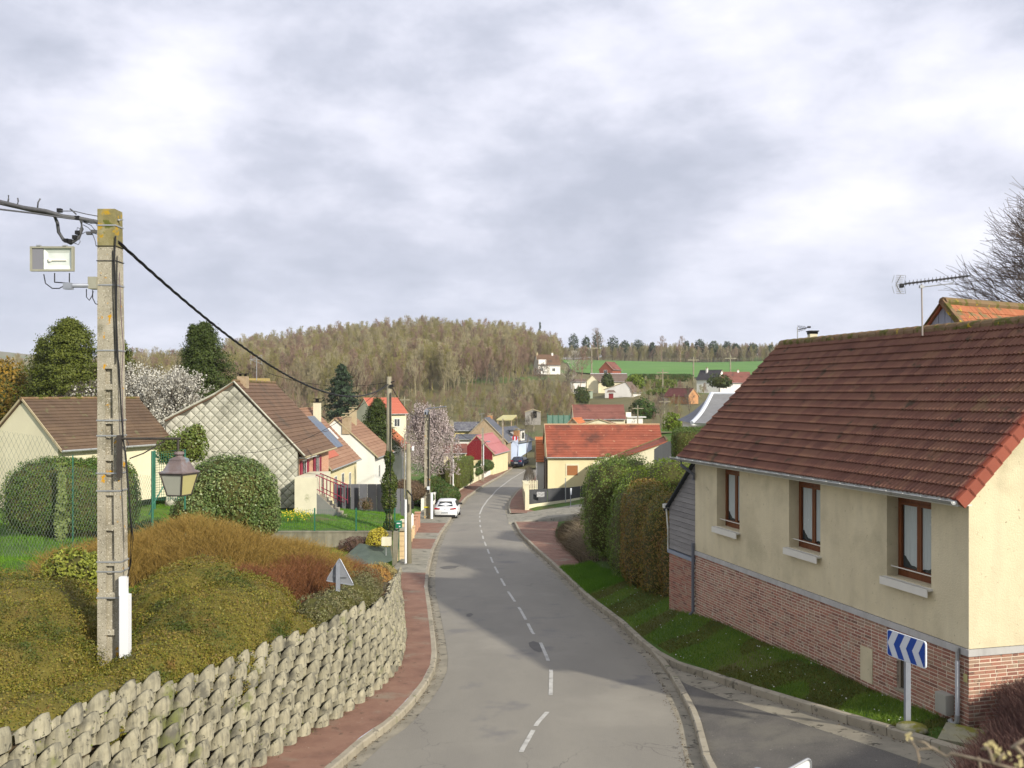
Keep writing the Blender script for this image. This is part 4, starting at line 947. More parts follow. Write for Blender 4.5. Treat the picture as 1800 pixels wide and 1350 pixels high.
def slab(name, f0, f1, y0, y1, z0, z1, mat, parent):
    mb = MB(); vs = []
    for z in (z0, z1):
        W_ = hwid(z); a, b = xl_ + W_ * f0, xl_ + W_ * f1
        vs += [(a, PY + y0, z), (b, PY + y0, z), (b, PY + y1, z), (a, PY + y1, z)]
    mb.add(vs, [(0, 3, 2, 1), (4, 5, 6, 7), (0, 1, 5, 4), (1, 2, 6, 5), (2, 3, 7, 6), (3, 0, 4, 7)]); return mb.build(name, mat, parent)
zrec = at(0, 648, PY)[2]
slab('pole_back', .015, .985, .07, .235, PZ0 - .3, zrec, m_pole, pole)
slab('flange', 0, .36, 0, .07, PZ0 - .3, zrec, m_pole, pole); slab('flange', .74, 1, 0, .07, PZ0 - .3, zrec, m_pole, pole)
slab('flange_rear', 0, 1, .235, .30, PZ0 - .3, zrec, m_pole, pole)
slab('pole_head', 0, 1, 0, .30, zrec, PZ1 - .62, m_pole, pole); slab('pole_top', 0, 1, 0, .30, PZ1 - .62, PZ1, m_polet, pole)
for py in (680, 740, 805, 866, 928, 990, 1047, 1112): 
    z = at(0, py, PY)[2]; slab('rung', .36, .74, .008, .07, z - .045, z + .045, m_pole, pole)
def band(z, mat=m_steel, h=.022):
    W_ = hwid(z); mb = MB(); e = .012; x0, x1 = xl_ - e, xl_ + W_ + e
    mb.box(x0, x1, PY - e, PY - .002, z, z + h); mb.box(x0, x1, PY + .302, PY + .30 + e, z, z + h); mb.box(x0, xl_ - .002, PY - .002, PY + .302, z, z + h); mb.box(x1 - e + .002, x1, PY - .002, PY + .302, z, z + h)
    mb.build('steel_band', mat, pole)
for py in (397, 502, 617, 740, 767, 833, 864, 989, 1006, 1052): band(at(0, py, PY)[2])
for py in (433, 459): band(at(0, py, PY)[2], m_black, .012)
xr_ = lambda z: xl_ + hwid(z)
def cable(name, pts, r, mat=m_black, parent=pole, k=5): mb = MB(); mb.tube(pts, r, k); return mb.build(name, mat, parent, smooth=True)
q = lambda px, py, dy=0.0: at(px, py, PY + dy)
cable('cable', [q(203, 415, -.03), q(201, 460, -.03), q(204, 520, -.03), q(206, 620, -.03), q(209, 640, -.03), q(212, 700, -.03), q(216, 770, -.04), q(221, 800, -.06), q(226, 860, -.08), q(231, 930, -.08), q(228, 1000, -.06)], .013)
cable('cable', [q(206, 450, -.02), q(205, 560, -.02), q(209, 660, -.02), q(214, 740, -.02), q(218, 780, -.05), q(224, 850, -.1), q(229, 900, -.12), q(234, 945, -.12), q(230, 990, -.08), q(224, 1015, -.05)], .009)
cable('cable', [q(210, 480, .05), q(213, 560, .05), q(217, 610, .06), q(214, 660, .05), q(217, 760, .02)], .006, M('purple_wire', [(0.10, 0.06, 0.09)]))
cable('cable', [q(198, 440, -.02), q(199, 520, -.02), q(203, 640, -.02)], .007)
mb = MB(); a, b = q(212, 1013, -.05), q(229, 1162, -.05); mb.box(a[0], a[0] + .115, PY - .12, PY - .02, b[2] - .1, a[2]); mb.box(a[0] + .02, a[0] + .16, PY - .15, PY - .01, b[2] - .1, q(0, 1043)[2]); mb.build('white_conduit', m_pvcw, pole)
# bolt through the head, and the cable anchors
mb = MB(); z = q(0, 385)[2]; mb.tube([(xr_(z) - .05, PY + .1, z), (xr_(z) + .09, PY + .1, z + .005)], .012); mb.lathe([(.03, -.01), (.03, .012)], (xr_(z) + .02, PY + .1, z)); mb.build('bolt', m_steel, pole)
# main aerial bundle arriving from the left, with its loop
L1 = [at(-2600, 60, 9), at(-900, 250, 11), at(-60, 345, 13.5), at(0, 355, 14.2), at(40, 365, 14.7), at(80, 371, 15.1), at(110, 380, 15.3), at(140, 384, 15.4), q(160, 388), q(172, 390)]
ab = thing('aerial_cable', 'thick bundled grey cable reaching the tall pole from the left edge with a hanging loop', 'cable', L1[0])
cable('bundle', L1, .035, m_cable, ab, 6)
cable('bundle', [at(-900, 258, 11), at(-60, 352, 13.5), at(0, 357, 14.2), at(60, 371, 15.0), at(95, 378, 15.3), at(101, 392, 15.35), at(103, 408, 15.4), at(112, 422, 15.4), at(124, 428, 15.4), at(138, 418, 15.4), at(144, 402, 15.4), at(143, 388, 15.4)], .028, m_cable, ab, 6)
cable('strand', [at(-2600, 90, 9), at(-900, 275, 11), at(-60, 360, 13.5), at(0, 368, 14.2), at(60, 375, 14.8), at(120, 384, 15.3), q(160, 388), q(172, 394)], .014, m_cable, ab)
cable('strand', [at(105, 371, 15.2), at(130, 371, 15.3), at(150, 376, 15.4), q(172, 380)], .008, m_cable, ab)
for a, b, c in (((14, 356), (15, 350), (15, 343)), ((31, 359), (32, 354), (31, 348)), ((66, 366), (67, 356), (71, 349)), ((134, 377), (128, 371), (123, 367))):
    cable('cut_end', [at(*a, 15.0), at(*b, 15.0), at(*c, 15.0)], .012, m_cable, ab)
for px, py in ((105, 370), (136, 383), (123, 424), (132, 417), (137, 409), (117, 423)): mb = MB(); mb.cb(at(px, py, 15.38), (.07, .07, .06)); mb.build('connector', m_black, ab)
for px, py in ((157, 410), (165, 407), (152, 389), (162, 390)): mb = MB(); mb.cb(q(px, py, -.02), (.08, .06, .05)); mb.build('connector', m_cable, ab)
for pts in ([(143, 412), (150, 408), (158, 410), (166, 410), (172, 412)], [(146, 395), (155, 400), (163, 408)], [(150, 392), (160, 396), (170, 408)], [(141, 402), (136, 400), (135, 405), (142, 413)], [(163, 412), (167, 422), (169, 433)], [(130, 427), (138, 430), (141, 425), (139, 418)]):
    cable('jumper_wire', [q(a, b, .02) for a, b in pts], .006, m_cable, ab)
# twisted service cable sagging to the ivy pole, and onward
def sag_pts(a, b, sag, n=40): a, b = np.array(a), np.array(b); t = np.linspace(0, 1, n); P = a + (b - a) * t[:, None]; P[:, 2] -= sag * 4 * t * (1 - t); return P
def span(label, a, b, sag, r, tw=0.0, mat=m_black, n=60, cat='cable'):
    P = sag_pts(a, b, sag, n); root = thing('overhead_cable', label, cat, tuple(P[0]))
    if tw:
        for ph in (0, 2.1, 4.2):
            tt = np.linspace(0, 1, n * 4); Q = np.stack([np.interp(tt, np.linspace(0, 1, n), P[:, i]) for i in range(3)], 1)
            an = tt * tw + ph; Q[:, 0] += np.cos(an) * r; Q[:, 2] += np.sin(an) * r; mb = MB(); mb.tube(Q, r * .95, 4); mb.build('strand', mat, root, smooth=True)
    else: mb = MB(); mb.tube(P, r, 4); mb.build('strand', mat, root)
    return root
IV = at(683, 675, 51.5)
span('twisted black cable sagging from the tall concrete pole down to the ivy-covered pole', q(208, 425, .1), IV, 1.45, .017, 170)

# floodlight
m_lamp = M('floodlight_case', [(0.30, 0.29, 0.22), (0.40, 0.39, 0.30)], scale=5, rough=.55, metal=.3)
fl = thing('floodlight', 'rectangular floodlight with a glass front on a short arm left of the tall pole', 'floodlight', q(122, 503))
A, B = q(66, 437), q(141, 480); cx_, cz_ = (A[0] + B[0]) / 2, (A[2] + B[2]) / 2; hw_, hh_ = (B[0] - A[0]) / 2, (A[2] - B[2]) / 2
y = PY - .25; e = .03
mb = MB(); mb.box(cx_ - hw_, cx_ + hw_, y, y + .06, cz_ + hh_ - e, cz_ + hh_); mb.box(cx_ - hw_, cx_ + hw_, y, y + .06, cz_ - hh_, cz_ - hh_ + e); mb.box(cx_ - hw_, cx_ - hw_ + e, y, y + .06, cz_ - hh_ + e, cz_ + hh_ - e); mb.box(cx_ + hw_ - e, cx_ + hw_, y, y + .06, cz_ - hh_ + e, cz_ + hh_ - e)
mb.build('lamp_frame', m_lamp, fl)
mb = MB(); mb.add([(cx_ - hw_ + .01, y + .06, cz_ - hh_ + .01), (cx_ + hw_ - .01, y + .06, cz_ - hh_ + .01), (cx_ + hw_ - .01, y + .06, cz_ + hh_ - .01), (cx_ - hw_ + .01, y + .06, cz_ + hh_ - .01), (cx_ - hw_ + .1, y + .25, cz_ - hh_ + .08), (cx_ + hw_ - .1, y + .25, cz_ - hh_ + .08), (cx_ + hw_ - .1, y + .25, cz_ + hh_ - .08), (cx_ - hw_ + .1, y + .25, cz_ + hh_ - .08)],
       [(4, 5, 6, 7), (0, 1, 5, 4), (1, 2, 6, 5), (2, 3, 7, 6), (3, 0, 4, 7)]); mb.build('lamp_housing', m_lamp, fl)
mb = MB(); mb.box(cx_ - hw_ + e, cx_ - hw_ * .42, y + .018, y + .035, cz_ - hh_ + e, cz_ + hh_ - e); mb.build('blank_panel', M('flood_grey', [(0.20, 0.20, 0.22)], rough=.4), fl)
mb = MB(); x0, x1 = cx_ - hw_ * .40, cx_ + hw_ - e; zb_, zt2_ = cz_ - hh_ + e, cz_ + hh_ - e
mb.add([(x0, y + .03, zb_), (x1, y + .03, zb_), (x1, y + .03, zt2_), (x0, y + .03, zt2_), (x0 + .06, y + .055, zb_ + .07), (x1 - .06, y + .055, zb_ + .07), (x1 - .06, y + .055, zt2_ - .07), (x0 + .06, y + .055, zt2_ - .07)], [(4, 5, 6, 7), (0, 1, 5, 4), (1, 2, 6, 5), (2, 3, 7, 6), (3, 0, 4, 7)])
mb.build('reflector', M('reflector', [(0.62, 0.66, 0.60), (0.74, 0.77, 0.72)], scale=6, rough=.35, metal=.2), fl)
mb = MB(); mb.tube([(x0 + .1, y + .04, cz_ - .02), (x1 - .1, y + .04, cz_ - .02)], .011, 6); mb.lathe([(.025, -.02), (.03, .02)], (x0 + .09, y + .04, cz_ - .02), 8); mb.build('lamp_tube', M('lamp_tube', [(0.8, 0.78, 0.7)], rough=.3), fl)
for fx in (-.6, .6): mb = MB(); mb.box(cx_ + hw_ * fx - .03, cx_ + hw_ * fx + .03, y - .01, y + .05, cz_ + hh_, cz_ + hh_ + .02); mb.build('clip', m_steel, fl)
br = MB()
for px in (96, 122): a = q(px, 480, -.2); br.tube([a, (a[0], a[1], a[2] - .15)], .009)
a, b = q(96, 496, -.2), q(124, 498, -.2); br.tube([a, b], .010); br.build('bracket', m_black, fl)
mb = MB(); mb.tube([q(112, 500, -.18), q(128, 502, -.15), q(158, 502, -.02)], .035, 8); mb.cb(q(120, 503, -.17), (.13, .1, .10)); mb.build('arm', m_galv, fl)
mb = MB(); mb.box(q(157, 0)[0], q(172, 0)[0], PY - .06, PY + .12, q(0, 508)[2], q(0, 487)[2]); mb.build('junction_box', m_lamp, fl)
cable('lead', [q(77, 482, -.2), q(80, 498, -.2), q(92, 507, -.2), q(104, 507, -.2), q(112, 503, -.18)], .009, m_black, fl)
cable('lead', [q(152, 508), q(152, 522), q(157, 528), q(162, 520), q(164, 512)], .008, m_black, fl); cable('lead', [q(163, 510), q(163, 524), q(168, 534), q(172, 535)], .008, m_black, fl)

# lantern on a wall bracket fixed to the pole
m_copper = M('patinated_copper', [(0.10, 0.085, 0.09), (0.17, 0.13, 0.12), (0.20, 0.20, 0.22)], scale=5, rough=.6, spots=[((0.16, 0.21, 0.24), 4, .55, .1)])
m_iron = M('dark_iron', [(0.03, 0.028, 0.026), (0.06, 0.05, 0.04)], scale=5, rough=.6)
ln = thing('street_lantern', 'old copper-capped street lantern with milky panes hanging from an iron bracket', 'lantern', q(315, 840))
mb = MB(); a = q(206, 765, -.06); b = q(213, 840, -.06); mb.box(a[0], a[0] + .07, PY - .09, PY - .02, b[2], a[2]); mb.build('mount_plate', m_iron, ln)
mb = MB(); mb.tube([q(213, 771, -.05), q(318, 771, -.05)], .022, 6); mb.tube([q(228, 806, -.05), q(252, 797, -.05), q(290, 775, -.05)], .011); mb.tube([q(313, 771, -.05), q(313, 792, -.05)], .018); mb.tube([q(222, 772, -.05), q(226, 780, -.05), q(224, 788, -.05), q(216, 786, -.05)], .008); mb.build('arm', m_iron, ln)
c = np.array(q(315, 0, -.05)); sc = PY / F
def lz(py): return -(py - 691) / F * (PY - .05)
def ring(mb, pr, k, ang0): mb.lathe([(r_ * sc, lz(py)) for r_, py in pr], (c[0], c[1], 0), k, ang0)
A0 = R(28)
mb = MB(); ring(mb, [(4, 797), (8, 794), (9, 798), (6, 801), (7, 806), (11, 809), (12, 812)], 12, 0); mb.build('finial', m_copper, ln, smooth=False)
mb = MB(); ring(mb, [(8, 803), (17, 807), (17, 810), (27, 826), (35, 829), (35, 831)][::-1], 4, A0); mb.build('cap', m_copper, ln)
mb = MB(); ring(mb, [(33, 831), (33, 834), (31, 834)][::-1], 4, A0); mb.build('rim', m_iron, ln)
zt3, zb3, rt3, rb3 = lz(834), lz(870), 31 * sc, 20 * sc
m_pane = M('milky_pane', [(0.52, 0.52, 0.44), (0.60, 0.60, 0.5)], scale=3, rough=.35, spec=.4, trans=.35)
m_paney = M('yellowed_pane', [(0.55, 0.50, 0.22), (0.62, 0.57, 0.27)], scale=3, rough=.35, spec=.4, trans=.35)
cs_ = [(math.cos(A0 + i * math.pi / 2), math.sin(A0 + i * math.pi / 2)) for i in range(4)]
for i in range(4):
    (x0, y0), (x1, y1) = cs_[i], cs_[(i + 1) % 4]
    mb = MB(); mb.prism([(c[0] + x0 * rb3, c[1] + y0 * rb3, zb3), (c[0] + x1 * rb3, c[1] + y1 * rb3, zb3), (c[0] + x1 * rt3, c[1] + y1 * rt3, zt3), (c[0] + x0 * rt3, c[1] + y0 * rt3, zt3)], (-(x0 + x1) * .004, -(y0 + y1) * .004, 0))
    mb.build('pane', m_paney if (x0 + x1) > 0 and (y0 + y1) < 0 else m_pane, ln)
    mb = MB(); mb.tube([(c[0] + x0 * rb3, c[1] + y0 * rb3, zb3), (c[0] + x0 * rt3, c[1] + y0 * rt3, zt3)], .014, 5); mb.tube([(c[0] + x0 * rb3, c[1] + y0 * rb3, zb3), (c[0] + x1 * rb3, c[1] + y1 * rb3, zb3)], .012, 5); mb.build('glazing_bar', m_iron, ln)

# ------------------------------------------------------------------ other poles
def roundpole(label, px, pyb, pyt, Y, r, mat, cat='utility pole', name='utility_pole', extra=None):
    b = at(px, pyb, Y); t = at(px, pyt, Y); root = thing(name, label, cat, b)
    mb = MB(); mb.lathe([(r * 1.25, b[2] - .3), (r, (b[2] + t[2]) / 2), (r * .8, t[2])], (b[0], Y, 0), 10); mb.build('pole_shaft', mat, root, smooth=True)
    return root, b, t
m_cpole = M('round_pole', [(0.17, 0.15, 0.09), (0.27, 0.245, 0.17), (0.34, 0.31, 0.23)], scale=1.5, rough=.95, stretch=(1, 1, .4), bump=.006, bscale=40, spots=[((0.14, 0.14, 0.04), 1.2, .58, .1)])
ivp, b, t = roundpole('round concrete pole wrapped in ivy up to half its height behind the lawn wall', 684, 985, 662, 51.5, .155, m_cpole)
mb = MB(); mb.tube([(t[0] + .12, 51.4, t[2] - .3), (t[0] + .3, 51.4, t[2] - .25)], .03); mb.cb((t[0] + .15, 51.35, t[2] - .5), (.2, .15, .14)); mb.build('cable_clamp', m_black, ivp)
m_ivy = M('ivy_leaf', [(0.018, 0.035, 0.006), (0.045, 0.075, 0.008), (0.10, 0.12, 0.015), (0.22, 0.22, 0.05)], wi=1, wn=.6, scale=1.2, rough=.5, trans=.15, pos=[0, .4, .8, 1])
n = 9000; g = np.random.default_rng(3); zz_ = g.uniform(-9.3, at(0, 786, 51.5)[2], n); an = g.uniform(0, 6.28, n); rr = (.30 + .10 * np.sin(zz_ * 2.1) + .06 * np.sin(zz_ * 5)) * g.uniform(.75, 1.2, n); rr *= np.clip((at(0, 780, 51.5)[2] - zz_) / .8, .35, 1)
P = np.stack([b[0] + rr * np.cos(an), 51.5 + rr * np.sin(an), zz_], 1); N = np.stack([np.cos(an), np.sin(an), 0 * an + .3], 1)
v, f = leaf_arrays(P, N, .085, .8, .6, 4); raw('ivy', v, f, m_ivy, ivp)
cable('conduit', [at(687, 690, 51.3), at(687, 760, 51.3), at(685, 945, 51.0)], .03, m_black, ivp); cable('white_conduit', [at(687, 945, 50.9), at(687, 985, 50.9)], .06, m_pvcw, ivp)

p2, b, t = roundpole('slim tapering concrete pole with a white conduit at the pavement edge', 718, 998, 780, 45.7, .13, m_cpole)
mb = MB(); a = at(713, 878, 45.4); c2 = at(713, 990, 45.4); mb.tube([a, c2, (c2[0] - .12, 45.4, c2[2] - .15)], .055, 8); mb.build('white_conduit', m_pvcw, p2)
mb = MB(); mb.tube([at(711, 765, 45.6), at(711, 880, 45.5)], .03); mb.tube([at(719, 762, 45.7), at(719, 785, 45.7)], .02); mb.tube([at(710, 763, 45.7), at(729, 763, 45.7)], .015); mb.tube([at(705, 775, 45.7), at(735, 775, 45.7)], .018); mb.build('crossbar', m_cpole, p2)
mb = MB(); mb.cb(at(726, 788, 45.6), (.09, .09, .22)); mb.build('white_box', m_pvcw, p2)
mb = MB(); mb.tube([at(716, 862, 45.5), at(724, 872, 45.3), at(725, 892, 45.3)], .035); mb.cb(at(725, 888, 45.3), (.12, .1, .35)); mb.build('cable_box', m_black, p2)

def ladderpole(label, px, pyb, pyt, Y, wd, dp, extra=None):
    b = at(px, pyb, Y); t = at(px, pyt, Y); root = thing('concrete_pole', label, 'utility pole', b); h = t[2] - b[2]
    mb = MB(); w0, w1 = wd * 1.35, wd
    for (f0, f1) in ((-.5, -.2), (.22, .5)): mb.add([(b[0] + w0 * f0, Y - dp / 2, b[2] - .3), (b[0] + w0 * f1, Y - dp / 2, b[2] - .3), (b[0] + w0 * f1, Y + dp / 2, b[2] - .3), (b[0] + w0 * f0, Y + dp / 2, b[2] - .3), (b[0] + w1 * f0, Y - dp / 2, t[2]), (b[0] + w1 * f1, Y - dp / 2, t[2]), (b[0] + w1 * f1, Y + dp / 2, t[2]), (b[0] + w1 * f0, Y + dp / 2, t[2])], [(0, 3, 2, 1), (4, 5, 6, 7), (0, 1, 5, 4), (1, 2, 6, 5), (2, 3, 7, 6), (3, 0, 4, 7)])
    mb.build('pole_shaft', m_pole, root)
    mb = MB(); mb.add([(b[0] + w0 * -.2, Y - dp * .2, b[2] - .3), (b[0] + w0 * .22, Y - dp * .2, b[2] - .3), (b[0] + w0 * .22, Y + dp * .4, b[2] - .3), (b[0] + w0 * -.2, Y + dp * .4, b[2] - .3), (b[0] + w1 * -.2, Y - dp * .2, t[2]), (b[0] + w1 * .22, Y - dp * .2, t[2]), (b[0] + w1 * .22, Y + dp * .4, t[2]), (b[0] + w1 * -.2, Y + dp * .4, t[2])], [(0, 3, 2, 1), (4, 5, 6, 7), (0, 1, 5, 4), (1, 2, 6, 5), (2, 3, 7, 6), (3, 0, 4, 7)])
    mb.build('pole_web', m_pole, root)
    z = b[2] + .6
    while z < t[2] - .3 and wd > .2:
        mb = MB(); mb.box(b[0] - wd * .24, b[0] + wd * .26, Y - dp * .46, Y - dp * .2, z - .06, z + .06); mb.build('rung', m_pole, root); z += .75
    return root, b, t
p3, b, t = ladderpole('concrete ladder pole with a white conduit standing just before the white car', 751, 921, 724, 74, .36, .3)
mb = MB(); mb.tube([at(758.5, 866, 73.6), at(758.5, 922, 73.6)], .11, 8); mb.build('white_conduit', m_pvcw, p3); mb = MB(); mb.cb(at(753, 858, 73.7), (.2, .1, .25)); mb.build('notice', m_white, p3)
mb = MB(); mb.box(b[0] - .26, b[0] + .18, 73.8, 73.845, at(0, 892, 74)[2], at(0, 890, 74)[2] ); mb.build('yellow_band', M('yellow_tape', [(0.6, 0.5, 0.02)]), p3)
mb = MB(); mb.tube([at(748, 721, 74), at(752, 718, 74), at(768, 716.5, 73), at(784, 714.5, 72)], .04, 5); mb.cb(at(750, 725, 74), (.35, .3, .35)); mb.build('street_lamp_arm', m_galv, p3)
mb = MB(); mb.tube([at(755, 728, 73.8), at(754, 800, 73.8), at(754, 866, 73.8)], .035); mb.build('cable', m_black, p3)
p4, b4, t4 = ladderpole('concrete pole in front of the tall clipped hedge beyond the white car', 794, 874, 738, 98, .26, .22)
mb = MB(); mb.tube([at(796.5, 800, 97.7), at(796.5, 860, 97.7)], .06); mb.build('white_conduit', m_pvcw, p4)
p5, b5, t5 = ladderpole('concrete pole with a street lamp in front of the dark red barn', 848.5, 850, 752, 118, .24, .22)
mb = MB(); mb.tube([at(850, 782, 118), at(853, 777, 117), at(858, 776, 115)], .05, 5); mb.cb(at(859, 776, 115), (.35, .5, .12)); mb.build('street_lamp', m_galv, p5); mb = MB(); mb.tube([at(850, 780, 117.8), at(850, 818, 117.8)], .06); mb.build('white_conduit', m_pvcw, p5)
p6, b6, t6 = ladderpole('slender pole at the kerb just before the parked blue car', 884, 832, 736, 137, .2, .18)
p7, b7, t7 = ladderpole('pole with a white painted foot at the far end of the street', 938.5, 799, 726, 188, .16, .16)
mb = MB(); mb.box(b7[0] - .16, b7[0] + .16, 187.7, 188.3, b7[2], b7[2] + 2.6); mb.build('painted_foot', m_white, p7)
span('thick cable dropping from the ivy pole to the lamp pole by the white car', at(686, 676, 51.5), at(752, 731, 74), .75, .022)
span('cable linking the lamp pole with the next pole down the street', at(757, 734, 74), at(793, 770, 98), .7, .03)
span('thin wire crossing from the ivy pole toward the diamond-clad house', at(682, 672, 51.5), at(470, 655, 54), .45, .012)
span('wire running low across the gables from the lantern side to the ivy pole', at(372, 793, 50), at(682, 672, 51.5), 1.3, .012)
span('line between the hedge pole and the barn pole', at(794, 746, 98), at(848, 770, 118), .8, .025)
span('line between the barn pole and the pole by the blue car', at(849, 772, 118), at(884, 792, 137), .8, .025)

# ------------------------------------------------------------------ traffic sign seen from behind
st_ = thing('triangular_sign', 'grey back of a triangular traffic sign on a post among the red-stemmed shrubs', 'road sign', at(597, 1050, 22.6))
T = [at(597, 981, 22.6), at(622, 1029, 22.6), at(573, 1021, 22.6)]
T = [np.array(p) for p in T]; cen = sum(T) / 3; pts = []
for i in range(3):
    a, b, c3 = T[i - 1], T[i], T[(i + 1) % 3]; pts += [tuple(b + (a - b) / np.linalg.norm(a - b) * .06 + (0, 0, 0)), tuple(b + (cen - b) * .045), tuple(b + (c3 - b) / np.linalg.norm(c3 - b) * .06)]
m_sb = M('sign_grey_back', [(0.22, 0.23, 0.25), (0.28, 0.29, 0.31)], scale=2, rough=.45, metal=.3)
mb = MB(); mb.prism(pts, (0, .025, 0)); mb.build('sign_plate', m_sb, st_); mb = MB(); mb.tube(pts + [pts[0]], .014, 5); mb.build('rim', m_galv, st_)
mb = MB(); a = at(594, 984, 22.6); b = at(594, 1060, 22.6); mb.box(a[0] - .03, a[0] + .06, 22.50, 22.58, b[2] - .8, a[2] - .08); mb.build('sign_post', m_galv, st_)
mb = MB(); mb.box(T[2][0] + .2, T[1][0] - .15, 22.55, 22.59, T[2][2] + .09, T[2][2] + .15); mb.build('stiffener', m_sb, st_)

# ------------------------------------------------------------------ chain-link fence on the left, green posts
m_gw = M('green_fence', [(0.02, 0.11, 0.07), (0.03, 0.15, 0.09)], scale=3, rough=.5); m_wire = M('fence_wire', [(0.10, 0.13, 0.11), (0.18, 0.21, 0.18)], scale=4, rough=.5)
fn = thing('chain_link_fence', 'tall chain-link fence with green posts across the left garden', 'fence', at(268, 990, 26))
fa, fb = np.array(at(-60, 975, 20.0)), np.array(at(268, 985, 26.0)); dd = fb - fa; L_ = np.linalg.norm(dd[:2]); dd[2] = 0; dd /= L_
zA0, zA1, zB0, zB1 = fa[2], at(0, 748, 20.0)[2], fb[2], at(0, 795, 26)[2]
def net(x0, x1, f0, f1, cell, r):
    segs = []
    Hh = lambda x: (zA0 + (zB0 - zA0) * x / L_, zA1 + (zB1 - zA1) * x / L_)
    n = int((x1 - x0 + 4) / cell)
    for sgn in (1, -1):
        for k in range(-n, 2 * n):
            s0 = x0 + k * cell
            # diagonal across the height
            zl_, zh_ = Hh((x0 + x1) / 2); a_, b_ = zl_ + (zh_ - zl_) * f0, zl_ + (zh_ - zl_) * f1; hgt = b_ - a_
            xs0, xs1 = (s0, s0 + hgt * .62) if sgn > 0 else (s0 + hgt * .62, s0)
            p = np.array([xs0, a_]); q_ = np.array([xs1, b_]); t0, t1 = 0., 1.
            for lim, lo in ((x0, True), (x1, False)):
                d_ = q_[0] - p[0]
                t = (lim - p[0]) / d_
                if (d_ > 0) == lo: t0 = max(t0, t)
                else: t1 = min(t1, t)
            if t1 <= t0: continue
            e, f_ = p + (q_ - p) * t0, p + (q_ - p) * t1
            def W3_(v): zl2, zh2 = Hh(v[0]); fr_ = (v[1] - zl_) / (zh_ - zl_); return (fa[0] + dd[0] * v[0], fa[1] + dd[1] * v[0], zl2 + (zh2 - zl2) * fr_)
            segs.append((*W3_(e), *W3_(f_), r, r))
    s = np.array(segs); return seg_arrays(s[:, :3], s[:, 3:6], s[:, 6], s[:, 7], 3)
v1 = net(0, L_, 0.0, .78, .095, .0028); v2 = net(0, 2.6, .78, 1.0, .14, .0028)
V, f, _ = join_arrays([v1, v2]); o = raw('wire_mesh', V, f, m_wire, fn, kind='stuff')
for px, pt, pb, Y in ((268, 793, 985, 26), (128, 800, 985, 23.3)):
    a, b = at(px, pt, Y), at(px, pb, Y); mb = MB(); mb.tube([b, a], .035 if px > 200 else .015, 6); mb.build('post', m_gw, fn)
mb = MB(); mb.tube([at(290, 850, 26.3), at(270, 885, 26), at(262, 905, 26)], .02); mb.build('brace', m_gw, fn)
fn2 = thing('green_mesh_fence', 'short green mesh fence panel behind the lantern beside the laurel', 'fence', at(300, 880, 29))
mb = MB(); 
for k in range(14): a = at(272 + k * 4, 796, 29); b_ = at(272 + k * 4, 880, 29); mb.tube([b_, a], .008, 3)
for k in range(20): mb.tube([at(272, 796 + k * 4.4, 29), at(324, 790 + k * 4.4, 29)], .006, 3)
mb.build('wire_mesh', m_gw, fn2)['kind'] = 'stuff'
mb = MB(); mb.tube([at(272, 895, 29), at(272, 792, 29)], .03, 6); mb.build('post', m_gw, fn2); mb = MB(); mb.tube([at(325, 895, 29), at(325, 790, 29)], .03, 6); mb.build('post', m_gw, fn2)

# lawn wall with rigid green mesh fence
m_oldw = M('old_grey_wall', [(0.14, 0.13, 0.095), (0.24, 0.22, 0.16), (0.30, 0.28, 0.21)], scale=1.5, rough=.95, bump=.01, bscale=14, streak=((0.09, 0.085, 0.06), 3, .8))
A, B = np.array(at(478, 936, 47.3)), np.array(at(690, 938, 47.6)); lw = thing('lawn_wall', 'low grey concrete wall carrying a green wire fence in front of the lawn', 'garden wall', (A[0], 47.3, -7.4))
mb = MB(); mb.box(A[0] - 3, B[0], 47.25, 47.5, -8.4, A[2]); mb.build('wall_body', m_oldw, lw)
mb = MB(); mb.box(A[0] - 3, B[0] + .02, 47.22, 47.53, A[2], A[2] + .06); mb.build('coping', m_oldw, lw)
segs = []
zt4 = A[2] + 1.15
x = A[0] - 1
while x < B[0] + .4: segs.append((x, 47.38, A[2], x, 47.38, zt4, .0035, .0035)); x += .10
z = A[2] + .1
while z < zt4: segs.append((A[0] - 1, 47.38, z, B[0] + .4, 47.38, z, .004, .004)); z += .2
s = np.array(segs); v, f = seg_arrays(s[:, :3], s[:, 3:6], s[:, 6], s[:, 7], 3); raw('wire_mesh', v, f, m_gw, lw, kind='stuff')
for px in (553, 626, 694, 490): a = at(px, 0, 47.38)[0]; mb = MB(); mb.box(a - .03, a + .03, 47.36, 47.42, A[2] - .0, zt4 + .05); mb.build('fence_post', m_gw, lw)
# ------------------------------------------------------------------ village houses
def rcols(*c): return list(c)
m_rbrown = M('brown_tile', [(0.10, 0.06, 0.038), (0.145, 0.088, 0.055), (0.185, 0.115, 0.07)], scale=1.4, wi=.6, rough=.9, bump=.012, bscale=12, detail=8, spots=[((0.09, 0.065, 0.045), .5, .55, .12)])
m_rdark = M('dark_brown_tile', [(0.075, 0.05, 0.033), (0.11, 0.072, 0.045), (0.15, 0.10, 0.06)], scale=1.4, wi=.6, rough=.9, bump=.014, bscale=12, spots=[((0.13, 0.12, 0.06), 2, .62, .1)])
m_rbrown2 = M('pale_brown_tile', [(0.20, 0.11, 0.068), (0.28, 0.16, 0.10), (0.33, 0.20, 0.13)], scale=1.2, wi=.6, rough=.9, bump=.012, bscale=10, spots=[((0.12, 0.08, 0.055), .6, .6, .1)])
m_rred = M('red_tile', [(0.17, 0.052, 0.032), (0.27, 0.075, 0.042), (0.34, 0.115, 0.065)], scale=1.0, wi=.5, rough=.85, bump=.015, bscale=9, detail=8, spots=[((0.12, 0.045, 0.03), .35, .52, .14), ((0.40, 0.22, 0.13), 2.2, .64, .06)])
